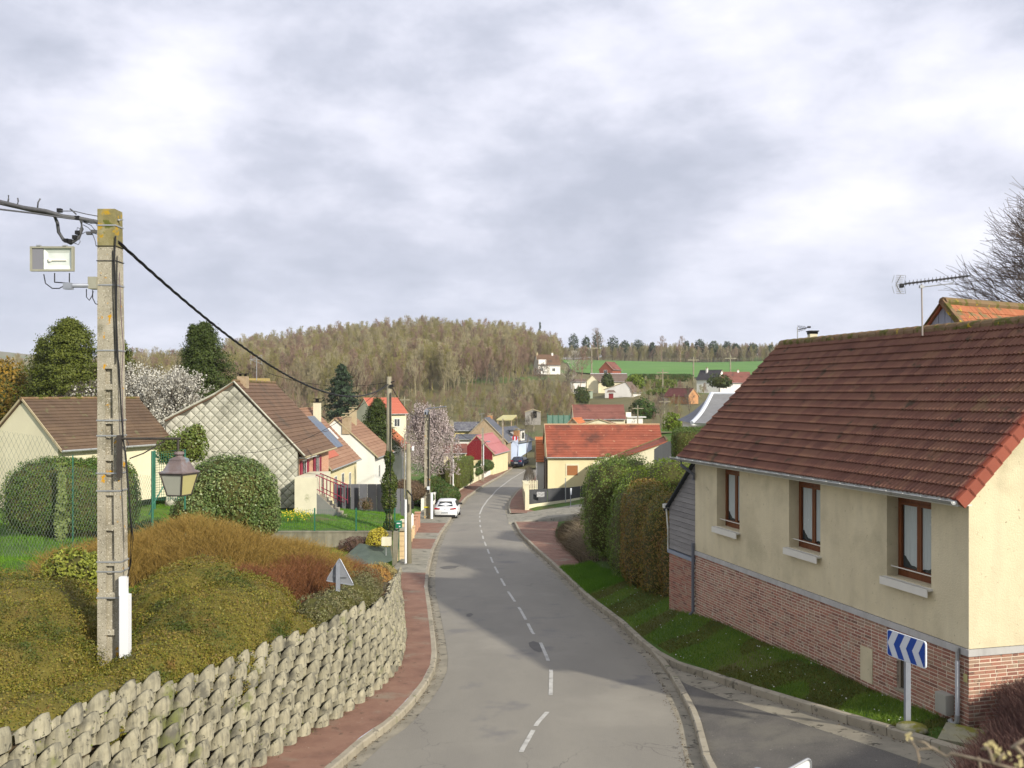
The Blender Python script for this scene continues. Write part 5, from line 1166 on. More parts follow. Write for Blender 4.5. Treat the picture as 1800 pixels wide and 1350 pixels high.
m_rorange = M('orange_tile', [(0.38, 0.12, 0.045), (0.48, 0.16, 0.06)], scale=1.5, wi=.7, rough=.8, bump=.012, bscale=9)
m_rsalmon = M('salmon_tile', [(0.38, 0.105, 0.065), (0.46, 0.14, 0.085)], scale=1.5, wi=.5, rough=.8, bump=.012, bscale=9)
m_rgrey = M('brown_grey_tile', [(0.13, 0.095, 0.075), (0.19, 0.14, 0.11)], scale=1, wi=.5, rough=.9, bump=.01, bscale=8)
m_rmaroon = M('maroon_tile', [(0.16, 0.06, 0.045), (0.24, 0.10, 0.075)], scale=.8, wi=.5, rough=.9, bump=.01, bscale=8, spots=[((0.10, 0.05, 0.04), .3, .55, .1)])
m_slate = M('slate', [(0.055, 0.06, 0.07), (0.10, 0.105, 0.12), (0.15, 0.155, 0.17)], scale=1.6, wi=.8, rough=.55, bump=.006, bscale=12)
m_cream = M('cream_wall', [(0.62, 0.57, 0.40), (0.70, 0.65, 0.46)], scale=.8, rough=.95, bump=.004, bscale=12, streak=((0.50, 0.46, 0.32), 1.2, .5))
m_yellow = M('pale_yellow_wall', [(0.64, 0.56, 0.33), (0.70, 0.62, 0.38)], scale=.6, rough=.95, bump=.004, bscale=12, streak=((0.56, 0.48, 0.28), 1.0, .5))
m_wwall = M('white_wall', [(0.72, 0.70, 0.64), (0.78, 0.76, 0.70)], scale=.6, rough=.95, bump=.003, bscale=12, streak=((0.60, 0.58, 0.52), 1.1, .5))
m_tan = M('tan_brick_wall', [(0.26, 0.19, 0.11), (0.36, 0.27, 0.17), (0.42, 0.33, 0.22)], scale=3.5, rough=.95, bump=.02, bscale=16)
m_brickw = M('orange_brick_wall', [(0.40, 0.20, 0.09), (0.50, 0.27, 0.13)], scale=4, rough=.95, bump=.01, bscale=16)
m_win = glassy('far_window', (0.05, 0.055, 0.06)); m_fr = M('white_frame', [(0.68, 0.68, 0.64)], rough=.5); m_brownsh = M('brown_shutter', [(0.30, 0.12, 0.04), (0.36, 0.15, 0.055)], scale=3, rough=.6)
m_choc = M('pale_stone', [(0.36, 0.30, 0.18), (0.45, 0.38, 0.24)], scale=4, rough=.95)
def courses(mb, L, SL, ex=.34, th=.03, x0=0.0, wfn=None):
    n = max(2, int(round(SL / ex))); e = SL / n
    for i in range(n):
        a = i * e; segs_ = [(x0, L)]
        mb.add([(x0, a - .02, .0), (L, a - .02, .0), (L, a + e + .02, -.02), (x0, a + e + .02, -.02), (x0, a - .02, th + .015), (L, a - .02, th + .015), (L, a + e + .02, .006), (x0, a + e + .02, .006)],
               [(0, 3, 2, 1), (4, 5, 6, 7), (0, 1, 5, 4), (1, 2, 6, 5), (2, 3, 7, 6), (3, 0, 4, 7)])
def window(parent, fr, x, z, w_, h, mat=None, frm=None, shut=None, name='window'):
    """on the wall plane y=0 of frame fr, outwards -y"""
    mb = MB(fr); f = .07
    mb.box(x - f, x + w_ + f, -.03, .02, z - f, z); mb.box(x - f, x + w_ + f, -.03, .02, z + h, z + h + f); mb.box(x - f, x, -.03, .02, z, z + h); mb.box(x + w_, x + w_ + f, -.03, .02, z, z + h); mb.box(x + w_ / 2 - .03, x + w_ / 2 + .03, -.025, .02, z, z + h)
    o = mb.build(name, frm or m_fr, parent); mb = MB(fr); mb.box(x, x + w_, -.015, .01, z, z + h); mb.build('pane', mat or m_win, o)
    if shut:
        for a in (x - f - w_ * .5, x + w_ + f): mb = MB(fr); mb.box(a, a + w_ * .5, -.07, -.032, z - .05, z + h + .05); mb.build('shutter', shut, parent)
    return o
def gable_house(name, label, cat, E, a, L, hw, rise, zb, roofm, wallm, wins=(), gwins=(), chim=(), oh=.35, ohg=.12, rise2=None, group=None, ridgem=None, gut=True, ex=.34, gable_mat=None, hw2=None):
    a = np.array([a[0], a[1], 0.]); a /= np.linalg.norm(a); yl = np.array([-a[1], a[0], 0.])
    E = np.array(E, float); hw2 = hw2 or hw; rise2 = rise2 or rise
    t = thing(name, label, cat, (E[0] + a[0] * L / 2 + yl[0] * hw, E[1] + a[1] * L / 2 + yl[1] * hw, zb), group)
    O = np.array([E[0], E[1], 0.]) ; fr = (O, a, yl, np.array([0, 0, 1.])); z = E[2]
    zw = z + oh * rise / hw - .06
    mb = MB(fr); mb.prism([(ohg, oh, zb), (ohg, hw + hw2 - oh, zb), (ohg, hw + hw2 - oh, z + rise - rise2 + oh * rise2 / hw2 - .06), (ohg, hw, z + rise - .08), (ohg, oh, zw)], (L - 2 * ohg, 0, 0)); wl = mb.build('wall', gable_mat or wallm, t)
    if gable_mat: mb = MB(fr); mb.box(ohg, L - ohg, oh - .02, oh + .05, zb, zw); mb.build('front_wall', wallm, t)
    for side in (0, 1):
        rs, hh = (rise, hw) if side == 0 else (rise2, hw2); SL = math.hypot(rs, hh)
        if side == 0: o = O + np.array([0, 0, z]); uy = (yl * hh + np.array([0, 0, rs])) / SL; ux = a; un = np.cross(ux, uy)
        else: o = O + yl * (hw + hw2) + np.array([0, 0, z + rise - rise2]); uy = (-yl * hh + np.array([0, 0, rs])) / SL; ux = a; un = -np.cross(ux, uy)
        mb = MB((o, ux, uy, un)); courses(mb, L, SL, ex); mb.box(0.02, L - .02, .05, SL - .01, -.09, -.021)
        rf = mb.build('roof' if side == 0 else 'rear_roof', roofm, t)
        if side == 0: front = rf
    mb = MB(fr); mb.tube([(-.03, hw, z + rise), (L + .03, hw, z + rise)], .10, 6); mb.build('ridge', ridgem or roofm, front)
    mb = MB(fr); mb.prism([(-.02, 0, z - .08), (-.02, hw, z + rise - .04), (-.02, hw + hw2, z + rise - rise2 - .08), (-.02, hw + hw2, z + rise - rise2 + .06), (-.02, hw, z + rise + .09), (-.02, 0, z + .06)], (.05, 0, 0)); mb.build('bargeboard', m_choc, front)
    if gut: mb = MB(fr); mb.tube([(0, -.06, z - .04), (L, -.06, z - .04)], .06, 6); mb.build('gutter', m_zinc, front)
    wf = (O + yl * oh, a, yl, np.array([0, 0, 1.]))
    for wn_ in wins: window(t, wf, *wn_)
    gf = (O + yl * (hw + hw2) + a * ohg, -yl, a, np.array([0, 0, 1.]))   # x runs from left eave to right eave
    for wn_ in gwins: window(t, gf, *wn_)
    for (cx_, cy_, cw, ch, cm) in chim:      # along axis, across from eave
        zc_ = z + rise * min(1, cy_ / hw) if cy_ <= hw else z + rise - rise2 * (cy_ - hw) / hw2
        mb = MB(fr); mb.box(cx_ - cw / 2, cx_ + cw / 2, cy_ - cw / 2, cy_ + cw / 2, zc_ - .5, z + rise + ch); c_ = mb.build('chimney', cm, t)
        mb = MB(fr); mb.box(cx_ - cw / 2 - .06, cx_ + cw / 2 + .06, cy_ - cw / 2 - .06, cy_ + cw / 2 + .06, z + rise + ch, z + rise + ch + .07)
        mb.box(cx_ - cw * .3, cx_ - cw * .1, cy_ - .1, cy_ + .1, z + rise + ch + .07, z + rise + ch + .28); mb.box(cx_ + cw * .1, cx_ + cw * .3, cy_ - .1, cy_ + .1, z + rise + ch + .07, z + rise + ch + .28); mb.box(cx_ - cw / 2, cx_ + cw / 2, cy_ - cw / 2, cy_ + cw / 2, z + rise + ch + .28, z + rise + ch + .33); mb.build('chimney_cap', m_dark if cm is m_cream else m_choc, c_)
    return t, fr

# cream gabled house, far left
E = at(108, 792, 48); gable_house('cream_house', 'cream gabled house with a long dark brown tiled roof at the left edge', 'house', E, (.37, .93), 8.2, 2.75, 2.6, -6.0, m_rdark, m_cream, ridgem=m_ridge, ex=.24, hw2=3.3, rise2=2.9)
# the diamond-clad house
HY = 56.0
def hp(px, py): return (px - 900) / F * HY, -(py - 691) / F * HY
xr_e, ze = hp(537, 802); xr_w, _ = hp(523, 800); xa_, za_ = hp(412, 671); xk, zk = hp(378, 693); xl2, zl2 = hp(290, 738); zg = hp(0, 893)[1]
dh = thing('diamond_clad_house', 'house whose whole gable is hung with pale diamond panels under a brown tiled roof', 'house', (xa_, HY, zg))
LHs = 9.6
m_lz = M('lozenge_panel', [(0.33, 0.315, 0.25), (0.44, 0.425, 0.345), (0.53, 0.51, 0.42)], scale=3.0, wo=.6, rough=.85, bump=.004, bscale=12, stretch=(1, 1, .6), spots=[((0.25, 0.24, 0.19), .45, .50, .2), ((0.55, 0.52, 0.41), 5, .6, .1)])
m_lzb = M('gable_backing', [(0.11, 0.105, 0.08)], rough=.9)
poly = [(xl2, zl2), (xk, zk), (xa_, za_), (xr_w + .02, ze + (za_ - ze) * (xr_e - xr_w) / (xr_e - xa_) - .03), (xr_w, zg), (xl2, zg)]
mb = MB(); mb.prism([(x, HY, z) for x, z in poly], (0, .3, 0)); gb = mb.build('gable_wall', m_lzb, dh)
mb = MB(); dgl = .266; k = .04
vs = [(-dgl, 0, 0), (0, 0, -dgl), (dgl, 0, 0), (0, 0, dgl), (-dgl * .62, -.028, .0), (0, -.028, -dgl * .62), (dgl * .62, -.028, 0), (0, -.028, dgl * .62), (0, -.05, 0), (-dgl, .02, 0), (0, .02, -dgl), (dgl, .02, 0), (0, .02, dgl)]
mb.add(vs, [(0, 1, 5, 4), (1, 2, 6, 5), (2, 3, 7, 6), (3, 0, 4, 7), (4, 5, 8), (5, 6, 8), (6, 7, 8), (7, 4, 8), (9, 10, 1, 0), (10, 11, 2, 1), (11, 12, 3, 2), (12, 9, 0, 3)])
lme = mb.mesh('panel', m_lz)
def inside(x, z, m=.0):
    ins = False; n = len(poly)
    for i in range(n):
        (x1, z1), (x2, z2) = poly[i], poly[(i + 1) % n]
        if (z1 > z) != (z2 > z) and x < (x2 - x1) * (z - z1) / (z2 - z1) + x1: ins = not ins
    return ins
cnt = 0; half = MB()
for i in range(-40, 60):
    for j in range(-40, 60):
        x = xa_ + i * .285 ; z = zg + j * .285
        if (i + j) % 2: continue
        n_in = sum(inside(x + dx, z + dz) for dx, dz in ((-dgl * .9, 0), (dgl * .9, 0), (0, dgl * .9), (0, -dgl * .9)))
        if n_in == 4 and cnt < 300: piece('panel', lme, gb, m4((x, HY - .02, z + 0.0), (1, 0, 0), (0, 1, 0), (0, 0, 1))); cnt += 1
        elif n_in >= 2:
            # clipped edge pieces
            P4 = [(x - dgl, z), (x, z - dgl), (x + dgl, z), (x, z + dgl)]; P4 = [p if inside(*p) else None for p in P4]
            if sum(p is not None for p in P4) == 3: half.fr = WF; half.add([(p[0], HY - .03, p[1]) for p in P4 if p], [(0, 1, 2)])
print('lozenges', cnt)
half.build('edge_panels', m_lz, gb)['kind'] = 'stuff'
m_mau = M('maroon_paint', [(0.22, 0.02, 0.045), (0.28, 0.03, 0.06)], scale=3, rough=.5)
m_pbrick = M('painted_brick', [(0.45, 0.16, 0.09), (0.60, 0.32, 0.20), (0.66, 0.55, 0.42)], scale=9, stretch=(1, 1, 2.5), rough=.9, bump=.008, bscale=12)
mb = MB(); mb.box(xr_w - .35, xr_w - .02, HY + .3, HY + LHs, zg, ze + .25); mb.build('side_wall', m_pbrick, dh)
mb = MB(); mb.box(xl2 + .5, xl2 + .8, HY + .3, HY + LHs, zg, zl2 - .2); mb.box(xl2 + .8, xr_w - .35, HY + LHs - .3, HY + LHs, zg, ze); mb.build('rear_wall', m_cream, dh)
# roof: right slope
def slope_roof(nm, p_e, p_r, L, mat, parent, y0=HY - .12):
    d = np.array([p_r[0] - p_e[0], 0, p_r[1] - p_e[1]]); SL = np.linalg.norm(d); d /= SL; un = np.cross((0, 1., 0), d); un = un if un[2] > 0 else -un
    mb = MB((np.array([p_e[0], y0, p_e[1]]), np.array([0, 1., 0]), d, un)); courses(mb, L, SL, .30); mb.box(.02, L - .02, .02, SL - .01, -.12, -.021); return mb.build(nm, mat, parent)
rf = slope_roof('roof', (xr_e, ze), (xa_, za_ + .03), LHs, m_rbrown, dh); slope_roof('rear_roof', (xk, zk), (xa_, za_ + .03), LHs, m_rbrown, dh); slope_roof('lean_to_roof', (xl2, zl2), (xk, zk), LHs, m_rbrown, dh)
mb = MB(); mb.tube([(xa_, HY - .15, za_ + .05), (xa_, HY + LHs, za_ + .05)], .1, 6); mb.build('ridge', m_ridge, rf)
pth = [(xl2, zl2), (xk, zk), (xa_, za_), (xr_e, ze)]
mb = MB(); mb.tube([(x, HY - .14, z + .02) for x, z in pth], .055, 5); mb.build('verge_trim', m_lz, rf)
mb = MB(); mb.tube([(xr_e + .05, HY - .1, ze - .05), (xr_e + .05, HY + LHs, ze - .05)], .06, 6); mb.build('gutter', m_choc, rf)
ch = at(427, 0, HY + 1.2)[0]; mb = MB(); mb.box(ch - .28, ch + .28, HY + .9, HY + 1.5, za_ - .9, at(0, 661, HY)[2]); c_ = mb.build('chimney', m_tan, dh)
mb = MB(); zc_ = at(0, 661, HY)[2]; mb.box(ch - .2, ch - .1, HY + 1.1, HY + 1.3, zc_, zc_ + .12); mb.box(ch + .1, ch + .2, HY + 1.1, HY + 1.3, zc_, zc_ + .12); mb.box(ch - .3, ch + .3, HY + .95, HY + 1.45, zc_ + .12, zc_ + .17); mb.build('chimney_cap', m_dark, c_)
ch = at(459, 0, HY + 8)[0]; mb = MB(); mb.box(ch - .7, ch + .5, HY + 7.4, HY + 8.4, za_ - .9, za_ + .32); mb.build('chimney', M('lichen_chimney', [(0.35, 0.26, 0.08), (0.42, 0.33, 0.14)], scale=4), dh)
ant = MB(); a_ = at(451, 0, 62); zt5 = at(0, 624, 62)[2]; ant.tube([(a_[0], 62, za_ - .4), (a_[0], 62, zt5)], .025, 5)
for k in range(3): ant.tube([(a_[0] - .35, 62 - .2 * k, zt5 - .3 + .0), (a_[0] + .35, 62 + .1 * k, zt5 - .3 * k)], .015, 4)
for k in (-1, 1): ant.tube([(a_[0] + .35 * k, 61.9, zt5 - .6), (a_[0] + .35 * k, 62, zt5)], .012, 4)
tag(ant.build('tv_antenna', m_steel), 'slim television aerial on the ridge of the diamond-clad house', 'antenna')
sfr = (np.array([xr_w, HY, 0]), np.array([0, 1., 0]), np.array([-1., 0, 0]), np.array([0, 0, 1.]))
for yy in (1.2, 5.0):
    window(dh, sfr, yy, ze - 1.75, 1.1, 1.35, shut=m_mau)
mb = MB(sfr); mb.box(.4, 3.1, -.5, -.0, ze - .18, ze - .08); mb.build('awning_box', m_fr, dh)
# porch block, stairs and railing
px0, px1 = hp(526, 0)[0], hp(561, 0)[0]
mb = MB(); mb.box(px0, px1 + .1, HY - 1.2, HY + 3.0, zg - .7, hp(0, 836)[1]); por = mb.build('terrace_block', M('mossy_cream_wall', [(0.58, 0.54, 0.40), (0.66, 0.62, 0.46)], scale=1.5, rough=.95, spots=[((0.35, 0.34, 0.22), 1.4, .62, .1)]), dh)
st = MB(); xs0 = px1 + .1; n = 8; ztp = hp(0, 868)[1]; zbt = zg - .75
for k in range(n): st.box(xs0 + k * .22, xs0 + (k + 1) * .22, HY - 1.1, HY + .1, zbt - .3, ztp - (ztp - zbt) * k / n)
st.build('steps', m_conc, dh)
mb = MB(); mb.prism([(xs0, HY - 1.2, zbt - .3), (xs0 + n * .22, HY - 1.2, zbt - .3), (xs0 + n * .22, HY - 1.2, zbt + .1), (xs0, HY - 1.2, ztp + .15)], (0, .09, 0)); mb.build('stair_wall', M('dark_grey_wall', [(0.16, 0.16, 0.15), (0.2, 0.2, 0.18)]), dh)
mb = MB(); r0 = (xs0 - .05, ztp + .25); r1 = (xs0 + n * .22 - .2, zbt + .9)
for yy in (HY - 1.15, HY + 0.05):
    mb.tube([(r0[0], yy, r0[1] + .95), (r1[0], yy, r1[1] + 1.2)], .03, 4); mb.tube([(r0[0], yy, r0[1] + .15), (r1[0], yy, r1[1] + .3)], .025, 4)
    for k in range(9): t_ = k / 8; xx = r0[0] + (r1[0] - r0[0]) * t_; za, zb2 = r0[1] + .15 + (r1[1] + .3 - r0[1] - .15) * t_, r0[1] + .95 + (r1[1] + 1.2 - r0[1] - .95) * t_; mb.tube([(xx, yy, za - .2), (xx, yy, zb2)], .016, 4)
mb.build('railing', m_mau, dh)

# solar-roof house behind it
E = at(583, 826, 70); t, fr = gable_house('solar_roof_house', 'cream house with solar panels on its red-brown tiled roof behind the diamond-clad gable', 'house', E, (0.02, 1), 12, 4.1, 4.35, -8.6, m_rbrown2, m_yellow, chim=[(9.5, 3.2, .55, .5, m_cream)], wins=[(2.6, -7.6, .9, 1.2), (5.4, -8.0, .9, 1.6), (8.5, -7.6, .7, 1.0)])
m_sol = M('solar_panel', [(0.09, 0.115, 0.16), (0.13, 0.16, 0.21)], scale=1, rough=.45, spec=.4)
SLp = math.hypot(4.1, 4.35); uy = np.array([-4.1, 0, 4.35]) / SLp; un = np.cross((0, 1., 0), uy)
un = un if un[2] > 0 else -un
for c in range(5):
    for r_ in range(2):
        mb = MB((np.array([E[0], E[1], E[2]]), np.array([0.02, 1., 0]), uy, un)); x = 1.0 + c * 1.72; y_ = 1.6 + r_ * 1.75 + (.0 if c > 0 else 0)
        mb.box(x, x + 1.66, y_, y_ + 1.70, .07, .11); mb.build('solar_panel', m_sol, t)
mb = MB((np.array(E), np.array([0.02, 1., 0]), uy, un)); mb.box(.3, 5.5, .9, 1.5, .05, .09); mb.build('new_tiles', m_rsalmon, t)
mb = MB((np.array(E), np.array([0.02, 1., 0]), uy, un)); mb.box(10.0, 10.4, 2.4, 3.6, .05, .12); mb.build('skylight', m_fr, t)
# white gabled house
E = at(665, 804, 85); gable_house('white_gabled_house', 'white-walled house with a bright blank gable and pale brown roof behind the ivy pole', 'house', E, (.04, 1), 8.6, 3.9, 3.45, -9.6, m_rbrown2, m_wwall, chim=[(.35, 2.9, .7, .15, m_tan), (5.0, 3.3, .6, .6, m_choc)], wins=[(2, -7.6, .8, 1.0)])
# red-roofed house at the foot of the wood
E = at(655, 728, 130); gable_house('red_roofed_house', 'cream house with a salmon-red tiled roof at the foot of the wood', 'house', E, (.80, .60), 5.6, 2.7, 2.15, -9.0, m_rsalmon, m_cream, wins=[(3.6, -4.6, .8, 1.0)], hw2=2.7)
# orange roof with white wall partly behind the blossom
E = at(712, 792, 100); gable_house('orange_roofed_house', 'low white house with a vivid orange roof half hidden by the pink blossom', 'house', E, (.05, 1), 6, 2.6, 2.3, -10.2, m_rorange, m_wwall, wins=[(1.0, -8.0, .8, .9)])
# dark red corrugated barn
m_bard = M('dark_red_cladding', [(0.17, 0.012, 0.018), (0.21, 0.018, 0.024)], scale=2, rough=.5)
m_barr = M('faded_red_sheet', [(0.36, 0.12, 0.12), (0.42, 0.16, 0.15)], scale=1, rough=.55)
E = at(870, 799, 128); t, fr = gable_house('red_barn', 'dark red corrugated barn with a faded red sheet roof beside the street', 'barn', E, (.21, .98), 9.5, 2.55, 2.5, -11.0, m_barr, m_yellow, gable_mat=m_yellow, oh=.3, ex=2.4)
O_, a_, yl_, _ = fr; k = 0
for s_ in np.arange(.35, 4.75, .2):
    zt6 = E[2] + 2.5 - abs(s_ + .1 - 2.55) / 2.55 * 2.5 - .05
    mb = MB(fr); mb.box(.03, .10, s_ + .012, s_ + .188, E[2] - .72, max(zt6, E[2] + .2)); mb.build('cladding_sheet', m_bard, t)
# stone gable with slate roof behind the barn
E = at(893, 778, 143); gable_house('slate_roofed_house', 'tall tan brick gable with a steep slate roof rising behind the red barn', 'house', E, (.10, .99), 8, 3.6, 3.6, -11.4, m_slate, m_tan, chim=[(7.2, 3.6, .7, .3, m_brickw)])
mb = MB(); a_ = at(847, 727, 143); mb.tube([(a_[0], 143, a_[2] - 1.2), (a_[0], 143, a_[2])], .03, 4); mb.tube([(a_[0] - .4, 143, a_[2] - .1), (a_[0] + .4, 143, a_[2])], .03, 4); tag(mb.build('tv_antenna', m_steel), 'small television aerial above the tan brick gable behind the barn', 'antenna')
# long low slate roof with lichen, left of it
E = at(797, 757, 150); gable_house('long_slate_house', 'long low house with a patchy slate roof between the blossom and the brick gable', 'house', E, (1, .06), 6.2, 2.0, 1.25, -11, M('patchy_slate', [(0.07, 0.07, 0.08), (0.13, 0.13, 0.15), (0.28, 0.28, 0.26)], scale=2.6, rough=.8, bump=.01), M('ochre_wall', [(0.45, 0.36, 0.10), (0.5, 0.42, 0.2)], scale=1))
E = at(798, 772, 141); gable_house('white_outhouse', 'white outhouse wall below the long slate roof beside the barn', 'outhouse', E, (1, -.1), 4.0, 1.6, .6, -11, m_slate, m_wwall)
E = at(778, 797, 125); gable_house('low_red_outhouse', 'low outhouse with a dull red roof at the left of the barn', 'outhouse', E, (1, .05), 3.2, 1.8, 1.1, -11, m_rmaroon, m_yellow)
# blue and white house at the bend
E = at(911, 778, 152); t, fr = gable_house('blue_house', 'pale blue house with a dormer at the bend by the parked blue car', 'house', E, (.30, .95), 9, 3.2, 2.3, -11.9, m_slate, M('pale_blue_wall', [(0.50, 0.60, 0.80), (0.58, 0.67, 0.85)], scale=1, rough=.9), chim=[(1.0, .6, .8, -.4, m_brickw)])
mb = MB(fr); mb.box(2.2, 4.2, .2, 2.0, E[2] + .2, E[2] + 1.8); dm = mb.build('dormer', m_wwall, t); mb = MB(fr); mb.box(2.0, 4.4, .1, 2.4, E[2] + 1.8, E[2] + 1.95); mb.build('dormer_roof', m_slate, dm); mb = MB(fr); mb.box(2.6, 3.8, .15, .2, E[2] + .5, E[2] + 1.5); mb.build('pane', m_win, dm)
mb = MB(); a_ = at(896, 0, 151)[0]; b_ = at(911, 0, 151)[0]; mb.box(a_, b_, 151.5, 151.9, -12, -6.9 - .0); mb.build('end_wall', M('pale_blue_wall', [(0.5, 0.6, 0.8)]), t)
mb = MB(); mb.box(a_ + .1, b_ - .25, 151.4, 151.5, -11.9, -11.0); mb.build('blue_base', M('blue_base', [(0.08, 0.12, 0.35)]), t)
sg2 = thing('shop_sign', 'small red and white projecting sign on the blue house above the parked car', 'sign', at(905, 772, 150.5))
c_ = at(905, 770, 150.6); mb = MB(); mb.lathe([(.01, -.07), (.42, -.06), (.42, .06), (.01, .07)], (0, 0, 0), 16)
o = mb.build('sign_disc', M('sign_red', [(0.45, 0.02, 0.03)], rough=.4), sg2); o.matrix_parent_inverse = Matrix.Translation(-sg2.location); o.matrix_basis = Matrix.Translation(Vector(c_)) @ Matrix.Rotation(R(90), 4, 'X')
mb = MB(); mb.box(c_[0] - .1, c_[0] + .1, 150.5, 150.53, c_[2] - .5, c_[2] + .25); mb.build('sign_stripe', m_white, sg2); mb = MB(); mb.tube([(c_[0] - .9, 150.8, c_[2] + .1), (c_[0], 150.6, c_[2] + .1)], .03, 4); mb.build('sign_arm', m_steel, sg2)

# the red-tiled house on the right of the street
m_rr = m_rred
E = at(961, 804, 95); X1 = at(1172, 0, 95)[0]; Lr = X1 - E[0]
t, fr = gable_house('red_tiled_house', 'pale yellow house with a broad weathered red tiled roof and one brown shutter', 'house', E, (1, .035), Lr, 3.6, 3.15, -10.0, m_rr, m_yellow, ridgem=M('mortared_ridge', [(0.40, 0.22, 0.13), (0.5, 0.36, 0.2)], scale=3), ex=.36, oh=.25)
wf = (fr[0] + fr[2] * .25, fr[1], fr[2], fr[3]); k = at(997, 0, 95)[0] - E[0]; z0 = at(0, 836, 95)[2]
mb = MB(wf); mb.box(k, k + 1.08, -.02, .04, z0, z0 + .98); sh = mb.build('roller_shutter', m_brownsh, t)
for q_ in range(12): mb = MB(wf); mb.box(k + .02, k + 1.06, -.035, -.02, z0 + .02 + q_ * .08, z0 + .085 + q_ * .08); mb.build('slat', m_brownsh, sh)
mb = MB(wf); mb.box(k - .12, k, -.04, .02, z0 - .04, z0 + 1.16); mb.box(k + 1.08, k + 1.2, -.04, .02, z0 - .04, z0 + 1.16); mb.box(k, k + 1.08, -.04, .02, z0 + .98, z0 + 1.16); mb.build('window_surround', m_cream, t)
# its annex with a lower lean-to roof going down to the right
E2 = at(1075, 815, 91.5)
t2 = thing('tiled_annex', 'sloping red tiled annex in front of the right end of the red-tiled house', 'annex', at(1130, 830, 91))
p0, p1, p2_, p3_ = np.array(at(1050, 818, 89.5)), np.array(at(1173, 775, 89.5)), np.array(at(1168, 768, 94.5)), np.array(at(1085, 800, 94.5))
mb = MB(); mb.prism([tuple(p0), tuple(p1), tuple(p2_), tuple(p3_)], (0, 0, -.12)); mb.build('roof', m_rr, t2)
mb = MB(); mb.tube([tuple(p1 + (0, 0, .05)), tuple(p2_ + (0, 0, .05))], .12, 5); mb.tube([tuple(p3_ + (0, 0, .05)), tuple(p2_ + (0, 0, .05))], .10, 5); mb.build('hip', m_ridge, t2)
mb = MB(); a_ = p0 + (0, .25, -.15); b_ = p1 + (-.1, .25, -.15); mb.add([(a_[0], a_[1], -10.5), (b_[0], b_[1], -10.5), tuple(b_), tuple(a_), (a_[0], a_[1] + 5, -10.5), (b_[0], b_[1] + 5, -10.5), (b_[0], b_[1] + 5, b_[2]), (a_[0], a_[1] + 5, a_[2])], [(0, 1, 2, 3), (1, 5, 6, 2), (4, 0, 3, 7), (5, 4, 7, 6)]); mb.build('wall', m_cream, t2)
# small orange-roofed outbuilding at its left end
E = at(942, 812, 99); t3, fr3 = gable_house('orange_outbuilding', 'narrow outbuilding with a new orange tiled roof at the left end of the red-tiled house', 'outbuilding', E, (1, 0), 1.05, 2.6, 2.4, -10.6, m_rorange, m_wwall, gut=False)
mb = MB(); a_ = at(957.5, 0, 97)[0]; mb.box(a_, a_ + .12, 95.4, 99.5, -10.6, -6.6); mb.build('dark_slat_wall', M('dark_slats', [(0.06, 0.045, 0.035)]), t3)
# black board fence with cream plinth
m_blk = M('charcoal_board', [(0.035, 0.037, 0.04), (0.055, 0.056, 0.06)], scale=1.2, wi=.5, rough=.7, streak=((0.10, 0.10, 0.10), 2, .35))
bf = thing('charcoal_fence', 'charcoal panel fence on a low cream wall in front of the red-tiled house', 'fence', at(960, 893, 82))
FA, FB, FC = np.array(at(930, 889, 83)), np.array(at(994, 881, 85)), np.array(at(1046, 872, 88))
def fpanels(P, Q, zt0, zt1, n, parent, mat, base=True):
    for k in range(n):
        a_, b_ = P + (Q - P) * k / n, P + (Q - P) * (k + 1) / n; zt = zt0 + (zt1 - zt0) * (k + .5) / n
        e = (b_ - a_) * .012
        mb = MB(); mb.add([(a_[0] + e[0], a_[1], a_[2] + .12), (b_[0] - e[0], b_[1], b_[2] + .12), (b_[0] - e[0], b_[1], zt), (a_[0] + e[0], a_[1], zt), (a_[0] + e[0], a_[1] + .06, a_[2] + .12), (b_[0] - e[0], b_[1] + .06, b_[2] + .12), (b_[0] - e[0], b_[1] + .06, zt), (a_[0] + e[0], a_[1] + .06, zt)], [(0, 1, 2, 3), (5, 4, 7, 6), (3, 2, 6, 7), (1, 5, 6, 2), (4, 0, 3, 7)]); mb.build('fence_panel', mat, parent)
z1_ = at(0, 860, 83.5)[2]; z2_ = at(0, 855.5, 86)[2]
fpanels(FA, FB, z1_, z1_, 2, bf, m_blk); fpanels(FB, FC, z2_, z2_, 2, bf, m_blk)
mb = MB(); 
for P, Q, zt in ((FA + (-.25, -.05, 0), FB, 0), (FB, FC, 0)):
    mb.add([(P[0], P[1] - .1, P[2] - 1.2), (Q[0], Q[1] - .1, Q[2] - 1.2), (Q[0], Q[1] - .1, Q[2] + .10), (P[0], P[1] - .1, P[2] + .10), (P[0], P[1] + .1, P[2] - 1.2), (Q[0], Q[1] + .1, Q[2] - 1.2), (Q[0], Q[1] + .1, Q[2] + .1), (P[0], P[1] + .1, P[2] + .1)], [(0, 1, 2, 3), (3, 2, 6, 7), (1, 5, 6, 2), (4, 0, 3, 7)])
mb.build('low_wall', m_cream, bf)
a_ = at(951, 0, 82.8); mb = MB(); zc_ = at(0, 869, 83)[2]; mb.box(a_[0] - .36, a_[0] + .3, 82.9, 82.94, zc_ - .22, zc_ + .22)
mb.build('notice_board', M('notice_print', [(0.1, 0.1, 0.1), (0.65, 0.65, 0.65)], scale=7, rough=.5), bf)
mb = MB(); 
for px in (994,): a_ = at(px, 840, 84.6); mb.box(a_[0] - .04, a_[0] + .04, 84.5, 84.6, at(0, 888, 84.6)[2], a_[2])
mb.build('metal_post', m_steel, bf)
